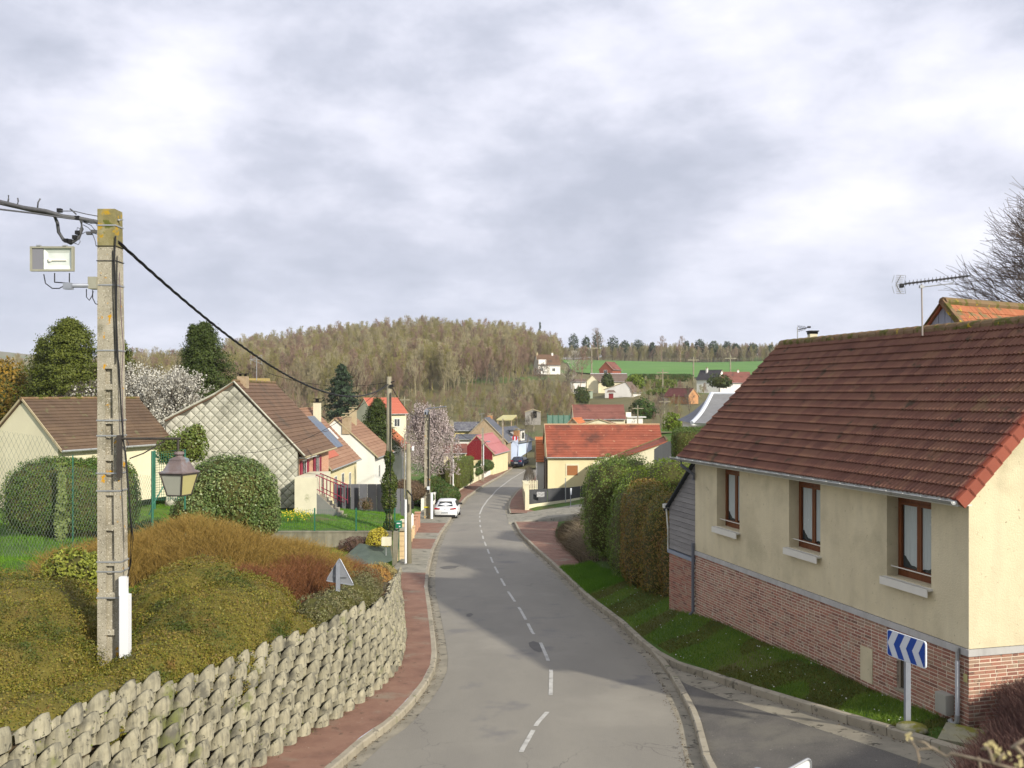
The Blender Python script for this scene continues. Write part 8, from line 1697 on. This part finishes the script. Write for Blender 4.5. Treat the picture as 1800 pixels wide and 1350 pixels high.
# daffodils and a few small plants on the lawn
df = tag(None or thing('daffodil_clump', None, None, at(515, 908, 50)), 'clump of yellow daffodils on the lawn beside the diamond-clad house', 'flowers')
for (px, py) in ((508, 907), (520, 906), (534, 908)):
    c_ = P_(px, py, 51); k = 160; Q = c_ + g.normal(0, 1, (k, 3)) * (.28, .3, .12); v, f = leaf_arrays(Q, np.tile((0, -1., .4), (k, 1)), .09, .6, .8, 12); raw('leaves', v, f, m_grassb, df)
    v, f = leaf_arrays(Q[:60] + (0, -.05, .12), np.tile((0, -1., .4), (60, 1)), .06, 1, .5, 13); raw('flowers', v, f, M('daffodil', [(0.65, 0.5, 0.03)]), df)
bush('lawn_shrub', 'small brownish shrub on the lawn in front of the grey fence', 'shrub', [((P_(643, 885, 62)[0], 62, -7.3), (.5, .4, .5))], m_brleaf, m_core, leaf=.08, n=800, amp=.2, nsc=2, seed=88, depth=.5, shrink=.5)

# ------------------------------------------------------------------ woods on the hill
def protos(cols, n, h0, lev, seed, kind='bare', leafcol=None):
    out = []
    for i in range(n):
        V, f, tips = bare_tree_arrays(h0, seed + i, lev, 3, .30, .42, .25, .22, .022, 3, 9, h0 * .010)
        me_mats = [cols]; parts_ = [(V, f)]
        if leafcol is not None and len(tips):
            g = np.random.default_rng(seed + 50 + i); T_ = tips[g.integers(0, len(tips), 230)] + g.normal(0, .35, (230, 3)); parts_.append(leaf_arrays(T_, g.normal(0, 1, (230, 3)), .19, .6, 1, seed + i)); me_mats = [cols, leafcol]
        v, ff, mi = join_arrays(parts_); me = bpy.data.meshes.new('bare_wood_tree'); me.vertices.add(len(v)); me.vertices.foreach_set('co', v.astype(np.float32).ravel()); me.loops.add(ff.size); me.loops.foreach_set('vertex_index', ff.astype(np.int32).ravel()); me.polygons.add(len(ff)); me.polygons.foreach_set('loop_start', np.arange(0, ff.size, 4, dtype=np.int32)); me.polygons.foreach_set('loop_total', np.full(len(ff), 4, dtype=np.int32))
        for m_ in me_mats: me.materials.append(m_)
        me.polygons.foreach_set('material_index', mi.astype(np.int32)); me.update(calc_edges=True); out.append(me)
    return out
def WM(name, cols): return M(name, cols, wo=1.0, wn=.7, wi=.3, scale=.02, rough=.95, detail=4)
wm1 = WM('wood_bark', [(0.22, 0.18, 0.11), (0.32, 0.28, 0.17), (0.44, 0.39, 0.26)]); wm2 = WM('olive_bark', [(0.189, 0.169, 0.061), (0.297, 0.263, 0.101)]); wm3 = WM('rosy_bark', [(0.195, 0.130, 0.098), (0.286, 0.195, 0.143)])
lf1 = M('catkin_yellow', [(0.230, 0.209, 0.068), (0.351, 0.311, 0.108)], wo=1, wi=.5, scale=.05); lf2 = M('bud_olive', [(0.162, 0.162, 0.047), (0.257, 0.243, 0.081)], wo=1, wi=.5, scale=.05); lf3 = M('bud_rosy', [(0.230, 0.149, 0.095), (0.297, 0.209, 0.135)], wo=1, wi=.5, scale=.05)
pr1 = protos(wm1, 4, 12, 4, 100, leafcol=lf1); pr2 = protos(wm2, 3, 12, 4, 120, leafcol=lf2); pr3 = protos(wm3, 3, 12, 4, 140, leafcol=lf3)
def place_mesh(name, me, loc, s, rz, sx=1.0): 
    o = bpy.data.objects.new(name, me); COL.objects.link(o); o.location = loc; o.scale = (s * sx, s * sx, s); o.rotation_euler = (0, 0, rz); return o
PC = bpy.data.collections.new('wood_tree_kinds')
for i, me in enumerate(pr1 + pr2 + pr3): o = bpy.data.objects.new('wood_tree_kind', me); PC.objects.link(o)
def wood(name, pts, scl, seed):
    """one object: bare trees instanced on points"""
    me = bpy.data.meshes.new(name); me.from_pydata([tuple(p) for p in pts], [], []); at_ = me.attributes.new('tree_size', 'FLOAT', 'POINT'); at_.data.foreach_set('value', np.array(scl, dtype=np.float32))
    o = bpy.data.objects.new(name, me); COL.objects.link(o); o['kind'] = 'stuff'
    ng = bpy.data.node_groups.new(name, 'GeometryNodeTree'); ng.interface.new_socket('Geometry', in_out='INPUT', socket_type='NodeSocketGeometry'); ng.interface.new_socket('Geometry', in_out='OUTPUT', socket_type='NodeSocketGeometry')
    N = ng.nodes; L = ng.links; gi = N.new('NodeGroupInput'); go = N.new('NodeGroupOutput'); ip = N.new('GeometryNodeInstanceOnPoints'); ci = N.new('GeometryNodeCollectionInfo'); ci.inputs[0].default_value = PC; ci.inputs['Separate Children'].default_value = True; ci.inputs['Reset Children'].default_value = True
    ip.inputs['Pick Instance'].default_value = True
    rv = N.new('FunctionNodeRandomValue'); rv.data_type = 'FLOAT_VECTOR'; rv.inputs[0].default_value = (0, 0, 0); rv.inputs[1].default_value = (0.06, 0.06, 6.28); rv.inputs['Seed'].default_value = seed
    na = N.new('GeometryNodeInputNamedAttribute'); na.data_type = 'FLOAT'; na.inputs[0].default_value = 'tree_size'
    L.new(gi.outputs[0], ip.inputs['Points']); L.new(ci.outputs[0], ip.inputs['Instance']); L.new(rv.outputs[0], ip.inputs['Rotation']); L.new(na.outputs[0], ip.inputs['Scale']); L.new(ip.outputs[0], go.inputs[0])
    md = o.modifiers.new('scatter', 'NODES'); md.node_group = ng; return o
g = np.random.default_rng(200); pts = []; scs = []
def addwood(n, pxr, Yr, hmin, hmax, cond=None):
    k = 0
    while k < n:
        px = g.uniform(*pxr); Y = g.uniform(*Yr)
        if cond and not cond(px, Y): continue
        X = (px - 900) / F * Y; z = zfar(X, Y); s = g.uniform(hmin, hmax) / 12; pts.append((X, Y, z - .3)); scs.append(s); k += 1
edge = lambda px: np.interp(px, [300, 450, 600, 760, 900, 1000], [250, 250, 262, 275, 300, 360])
addwood(2900, (395, 985), (250, 545), 6.5, 14, lambda px, Y: Y > edge(px) and not (925 < px < 1000 and Y < 345))
addwood(420, (200, 420), (170, 420), 9, 14)
addwood(260, (-60, 220), (140, 420), 8, 13)
addwood(420, (985, 1420), (603, 625), 6, 10.5); addwood(900, (985, 1420), (625, 700), 5, 9)
addwood(120, (1420, 1900), (300, 500), 8, 12)
wood('bare_wood', pts, scs, 5)
# scrub on the valley side (bare shrubs)
pts = []; scs = []
addwood(520, (430, 1000), (195, 262), 1.8, 4.8, lambda px, Y: not (910 < px < 1010 and Y < 205)); addwood(90, (870, 965), (205, 330), 2, 5.5); addwood(150, (960, 1240), (215, 300), 1.8, 4.5, lambda px, Y: not (1035 < px < 1110 and Y < 262)); addwood(40, (1110, 1200), (150, 215), 2, 3.5); addwood(60, (905, 1010), (202, 230), 3, 6)
wood('valley_scrub', pts, scs, 9)
# distinguishable single trees standing out of the wood
GT = 'slender bare trees standing at the edge of the wood'
for k, (px, py, Y, h, me, lab) in enumerate([(522, 745, 150, 13.5, None, 'white-stemmed birch rising left of the red-roofed house'), (799, 690, 255, 12.5, None, 'pale-trunked bare tree in the wood above the pink blossom'), (822, 688, 250, 9, None, 'second pale bare tree right of the pale-trunked one'),
        (872, 700, 240, 10, None, 'spreading bare tree at the lower edge of the wood'), (1008, 695, 240, 12, None, 'tall birch left of the small white bungalow'), (1018, 700, 238, 13, None, 'reddish bare birch beside the small white bungalow'), (905, 715, 215, 9, None, 'bare tree on the slope above the blue house'),
        (1000, 702, 236, 8, None, 'small bare tree on the slope above the garden hut'), (955, 700, 245, 9, None, 'bare tree below the hillside villa'), (1215, 735, 150, 6, None, 'bare fruit tree left of the slate hipped roof'), (1160, 745, 140, 5.5, None, 'bare fruit tree right of the white flat-roofed shed'),
        (700, 700, 250, 9, None, 'bare tree above the red-roofed house'), (925, 790, 150, 7, None, 'bare trees edge sapling behind the plank fence')]):
    b = P_(px, py, Y); b[2] = min(b[2], gz(b[0], Y) + .2); mt = M('birch_bark', [(0.42, 0.38, 0.30), (0.55, 0.5, 0.42)], scale=2) if 'birch' in lab and 'red' not in lab else (M('pale_bark', [(0.30, 0.26, 0.14), (0.38, 0.33, 0.2)], scale=2) if 'pale' in lab else (wm3 if 'red' in lab else m_bark))
    t = baretree('bare_tree' if 'birch' not in lab else 'birch_tree', lab, 'tree', b, h, 300 + k, lev=4, mat=mt, minr=.012 if Y < 180 else .02, r=h * .012)
# dark trees along the top of the crop field
pinem = LM('pine_needles', [(0.018, 0.035, 0.018), (0.035, 0.06, 0.028), (0.06, 0.085, 0.04)], trans=.05)
ordn = ['first', 'second', 'third', 'fourth', 'fifth', 'sixth', 'seventh', 'eighth', 'ninth', 'tenth', 'eleventh', 'twelfth', 'thirteenth', 'fourteenth']
for k, (px, pt, r_) in enumerate([(1008, 586, 3.2), (1030, 590, 2.6), (1050, 584, 3.2), (1077, 592, 3.6), (1098, 598, 3.0), (1122, 597, 3.6), (1147, 602, 2.2), (1206, 598, 2.2), (1230, 596, 3.5), (1254, 598, 3.2), (1278, 600, 3.0), (1294, 603, 2.6), (1324, 603, 3.2), (1354, 607, 2.4)]):
    Y = 612 + (k % 3) * 4; X = (px - 900) / F * Y; zb9 = zfar(X, Y); zt9 = -(pt - 691) / F * Y; root = thing('pine_tree', f'{ordn[k]} dark pine from the left above the crop field', 'tree', (X, Y, zb9), 'dark pines along the top of the crop field')
    mb = MB(); mb.lathe([(.3, -.3), (.16, zt9 - zb9 - .6)], (X, Y, zb9), 5); mb.build('trunk', m_bark, root)
    gg = np.random.default_rng(400 + k); n = 520; d = sphere_dirs(n, 500 + k); hc = (zt9 - zb9); c = np.array([X, Y, zt9 - hc * .30]); a = np.array([r_, r_, hc * .30]); low = gg.random(n) < .25
    P = c + d * a * (1 - .4 * gg.random((n, 1))**2) * (1 + .25 * nz(d * a, 1.3, k))[:, None]; P[low, 2] -= hc * .25 * gg.random(low.sum()); v, f = leaf_arrays(P, d, 1.1, .6, .6, k); raw('crown', v, f, pinem, root)
for k, (px, pt, lab) in enumerate([(1052, 578, 'tall thin bare tree poking above the pines left of the field'), (1195, 592, 'bare tree with a dark mistletoe ball above the field'), (1163, 592, 'thin bare tree between two pines above the field'), (949, 566, 'dark narrow conifer on the shoulder of the wooded hill')]):
    Y = 598 if k < 3 else 520; X = (px - 900) / F * Y; zb9 = zfar(X, Y); zt9 = -(pt - 691) / F * Y
    if k < 3: baretree('bare_tree', lab, 'tree', (X, Y, zb9), zt9 - zb9, 600 + k, lev=4, mat=wm3, minr=.035)
    else: conifer('fir_tree', lab, 'tree', px, 691 - zb9 / Y * F, pt, Y, 1.9, pinem, 610, n=500, leaf=.9, shape=.8)
# poles in the field and village beyond
for k, (px, pt, pb, Y, lab) in enumerate([(1219, 627, 672, 330, 'power pole with a crossarm at the near edge of the crop field'), (1284, 624, 655, 420, 'thin power pole in the crop field near the black-roofed house'), (1165, 649, 690, 240, 'power pole in front of the clipped field hedges'), (1121, 712, 748, 150, 'thin mast beside the white flat-roofed shed'), (1168, 700, 750, 150, 'thin pole right of the white flat-roofed shed'), (1040, 606, 655, 330, 'slim pole among the trees at the left end of the crop field'), (711, 697, 745, 150, 'pole with a crossarm right of the salmon roof')]):
    a_, b_ = at(px, pt, Y), at(px, pb, Y); t = thing('power_pole', lab, 'utility pole', b_); mb = MB(); mb.tube([(b_[0], Y, b_[2] - 1), a_], [.0009 * Y, .0006 * Y], 5); mb.build('pole_shaft', m_cpole, t); mb = MB(); mb.box(a_[0] - .006 * Y, a_[0] + .006 * Y, Y - .08, Y + .08, a_[2] - .004 * Y, a_[2] - .003 * Y); mb.build('crossarm', m_cpole, t)
# ------------------------------------------------------------------ cars
def car(label, px, py, Y, ang, body, L=4.3, Wc=1.8, H=1.5, plate=True, suv=False, seed=0, group=None):
    b = np.array(at(px, py, Y)); 
    fx = np.array([math.cos(ang), math.sin(ang), 0]); fy = np.array([-math.sin(ang), math.cos(ang), 0])     # fx: to the right, fy: forward (away)
    t = thing('parked_car', label, 'car', tuple(b), group); fr = (b, fx, fy, np.array([0, 0, 1.]))
    # longitudinal stations (y from rear), half width, z low, z belt, roof half width & z
    st = [(0.0, .80, .42, .80, .58, .92), (.10, .86, .30, .95, .60, 1.02), (.35, .89, .24, 1.00, .62, 1.22), (.75, .90, .22, 1.0, .64, 1.44), (1.2, .90, .22, .98, .655, H), (2.1, .90, .22, .96, .66, H), (2.75, .90, .22, .94, .63, H * .93), (3.35, .89, .24, .92, .60, 1.02), (3.9, .86, .26, .82, .60, .84), (4.2, .78, .32, .70, .55, .71), (4.3, .65, .42, .6, .5, .61)]
    sc = Wc / 1.8; V = []; 
    for (y, hw, zl, zb, rw, zr) in st:
        y *= L / 4.3; hw *= sc; rw *= sc
        ring = [(-hw * .92, zl), (-hw, zl + .14), (-hw * 1.0, (zl + zb) / 2), (-hw * .965, zb), (-rw, zr - .05 if zr > zb + .1 else zb + .01), (-rw * .86, zr), (0, zr + .02), (rw * .86, zr), (rw, zr - .05 if zr > zb + .1 else zb + .01), (hw * .965, zb), (hw, (zl + zb) / 2), (hw, zl + .14), (hw * .92, zl)]
        V.append([(x, y, z) for x, z in ring])
    mb = MB(fr); n = len(V[0]); vs = [p for r_ in V for p in r_]
    mb.add(vs, [(i * n + j, i * n + j + 1, (i + 1) * n + j + 1, (i + 1) * n + j) for i in range(len(V) - 1) for j in range(n - 1)] + [tuple(range(n))[::-1], tuple((len(V) - 1) * n + j for j in range(n))] + [(i * n, (i + 1) * n, (i + 1) * n + n - 1, i * n + n - 1) for i in range(len(V) - 1)])
    bd = mb.build('body', body, t, smooth=True)
    gl = glassy('car_glass', (0.03, 0.035, 0.04), .05)
    mb = MB(fr)   # rear window
    mb.prism([(-.60 * sc, .17, 1.06), (.60 * sc, .17, 1.06), (.50 * sc, .62, 1.36), (-.50 * sc, .62, 1.36)], (0, -.03, .02)); mb.build('rear_window', gl, t)
    for s in (-1, 1):
        mb = MB(fr); mb.prism([(s * .875 * sc, .75, 1.02), (s * .875 * sc, 3.2, .98), (s * .69 * sc, 2.55, 1.38), (s * .69 * sc, 1.1, 1.42)], (s * .02, 0, .01)); mb.build('side_window', gl, t)
        mb = MB(fr); mb.cb((s * 1.0 * sc, 2.85, 1.0), (.22, .12, .14)); mb.build('mirror', M('black_trim', [(0.015, 0.015, 0.016)], rough=.5), t)
        mb = MB(fr); mb.prism([(s * .86 * sc, -.0, .86), (s * .42 * sc, -.03, .86), (s * .40 * sc, -.03, .94), (s * .84 * sc, .04, 1.0)], (0, -.03, 0)); mb.build('taillight', M('taillight_red', [(0.30, 0.01, 0.015)], rough=.2), t)
        for yy in (.82, 3.45):
            o = (b + fx * s * .80 * sc + fy * yy * L / 4.3 + np.array([0, 0, .31]), fy, np.array([0, 0, 1.]), fx)
            mb = MB(o); mb.lathe([(.20, -.10), (.30, -.11), (.32, -.05), (.32, .05), (.30, .11), (.20, .10)], (0, 0, 0), 16); wh = mb.build('wheel', M('tyre_rubber', [(0.015, 0.015, 0.015)], rough=.9), t, smooth=True)
            mb = MB(o); mb.lathe([(.01, -.115), (.19, -.105), (.19, .105), (.01, .115)], (0, 0, 0), 10); mb.build('rim', m_steel, wh)
    mb = MB(fr); mb.box(-.80 * sc, .80 * sc, -.05, .06, .26, .42); mb.build('lower_bumper', M('black_trim', [(0.02, 0.02, 0.02)]), t)
    mb = MB(fr); mb.box(-.26, .26, -.055, -.02, .56, .67); pl = mb.build('number_plate', m_white, t)
    mb = MB(fr)
    for k in range(7): mb.box(-.21 + k * .062, -.175 + k * .062, -.058, -.055, .585, .645)
    mb.build('plate_characters', m_black, pl)
    mb = MB(fr); mb.prism([(0, -.03, .93), (.04, -.03, .88), (0, -.03, .83), (-.04, -.03, .88)], (0, -.02, 0)); mb.build('badge', m_steel, t)
    mb = MB(fr); mb.box(-.5 * sc, .5 * sc, .55, .82, H * .955, H * .985); mb.build('roof_spoiler', body, t)
    return t
# tyre lathe frames: profile axis is the third frame axis
car('white hatchback parked half on the left pavement with its tail toward the viewer', 782.5, 914.5, 75.5, -.03, M('white_paint', [(0.78, 0.79, 0.80)], rough=.25, spec=.5), Wc=1.82, H=1.50)
car('dark blue car parked at the left kerb near the bend by the blue house', 907, 821, 143, -.30, M('dark_blue_paint', [(0.012, 0.02, 0.05)], rough=.2, spec=.6), Wc=1.8, H=1.46)

# ------------------------------------------------------------------ aerials over the big roof
an = thing('tv_aerial', 'long directional television aerial with a reflector grid above the brown roof', 'aerial', at(1621, 572, 22))
AY = 22.0; p = lambda px, py, d=0: at(px, py, AY + d)
mb = MB(); mb.tube([p(1621.5, 590), p(1620, 500)], .018, 6); mb.build('mast', M('mast_metal', [(0.30, 0.25, 0.22), (0.38, 0.34, 0.3)], rough=.5), an)
mb = MB(); mb.tube([p(1575, 501), p(1702, 485.5)], .012, 5); mb.tube([p(1618, 505), p(1660, 500), p(1675, 498), p(1677, 490)], .012, 5); mb.cb(p(1620, 504), (.10, .06, .06)); mb.build('boom', m_steel, an)
mb = MB()
for k in range(17):
    t_ = k / 16; px, py = 1592 + 108 * t_, 498.8 - 13.4 * t_; c_ = np.array(p(px, py)); mb.tube([c_ + (.0, -.16, 0), c_ + (0, .16, .0)], .012, 4); mb.tube([c_ + (0, 0, -.06), c_ + (0, 0, .07)], .006, 4); mb.cb(c_, (.05, .04, .05))
mb.build('elements', M('element_dark', [(0.09, 0.09, 0.09)]), an)
mb = MB()
for sg_, (q0, q1, q2, q3) in ((1, (1573, 486, 1590, 488)), (-1, (1574, 512, 1590, 516))):
    for k in range(5):
        t_ = k / 4; a_ = np.array(p(1574 + 2 * t_, 500 - sg_ * (3 + 13 * t_), -.35)); b_ = np.array(p(1572 + 19 * t_ * .2 + 14, 500 - sg_ * (3 + 13 * t_), .35)); mb.tube([a_, b_], .007, 4)
    mb.tube([p(1575, 500, 0), p(1583, 500 - sg_ * 15, 0)], .012, 4); mb.tube([p(1568, 500 - sg_ * 3, -.35), p(1572, 500 - sg_ * 16, -.35)], .006, 4); mb.tube([p(1590, 500 - sg_ * 3, .35), p(1592, 500 - sg_ * 16, .35)], .006, 4)
mb.build('reflector_grid', m_steel, an); mb = MB(); mb.cb(p(1585, 502), (.08, .08, .09)); mb.build('dipole_box', m_black, an)
an = thing('tv_aerial', 'small dark television aerial left of the cowled chimney behind the brown ridge', 'aerial', at(1403, 590, 34)); p = lambda px, py, d=0: at(px, py, 34 + d)
mb = MB(); mb.tube([p(1402, 596), p(1402, 575)], .02, 5); mb.build('mast', m_steel, an); mb = MB(); mb.tube([p(1401, 580), p(1424, 575)], .014, 4)
for k in range(5): mb.tube([p(1402 + k * 3.0, 572 + k * .3), p(1407 + k * 2.5, 578), p(1402 + k * 3.0, 584 - k)], .010, 4)
mb.cb(p(1422, 575), (.1, .1, .06)); mb.build('elements', m_black, an)
ch = thing('roof_chimney', 'low chimney with a slotted dark cowl behind the brown ridge', 'chimney', at(1430, 600, 34)); a_, b_ = at(1424, 596, 34), at(1437, 587, 34)
mb = MB(); mb.box(a_[0], b_[0], 34, 34.3, a_[2] - 3, b_[2]); mb.build('stack', m_cream, ch); mb = MB()
for k in range(4): x_ = a_[0] + (b_[0] - a_[0]) * k / 3; mb.box(x_ - .02, x_ + .02, 34.0, 34.3, b_[2], b_[2] + .08)
mb.box(a_[0] - .04, b_[0] + .04, 33.95, 34.35, b_[2] + .08, b_[2] + .12); mb.build('cowl', m_black, ch)
# haze
mb = MB(); mb.box(-5200, 4200, -62, 6100, -40, 150); hz_o = mb.build('haze', (lambda m: m)(None) or M('haze_tmp', [(1, 1, 1)])); hm = bpy.data.materials.new('haze_air'); nt = new_nodes(hm); pv = nd(nt, 'ShaderNodeVolumePrincipled'); pv.inputs['Color'].default_value = (.93, .95, 1, 1); pv.inputs['Density'].default_value = .00012; oo = nd(nt, 'ShaderNodeOutputMaterial'); nt.links.new(pv.outputs[0], oo.inputs['Volume']); hz_o.data.materials.clear(); hz_o.data.materials.append(hm); hz_o['kind'] = 'stuff'
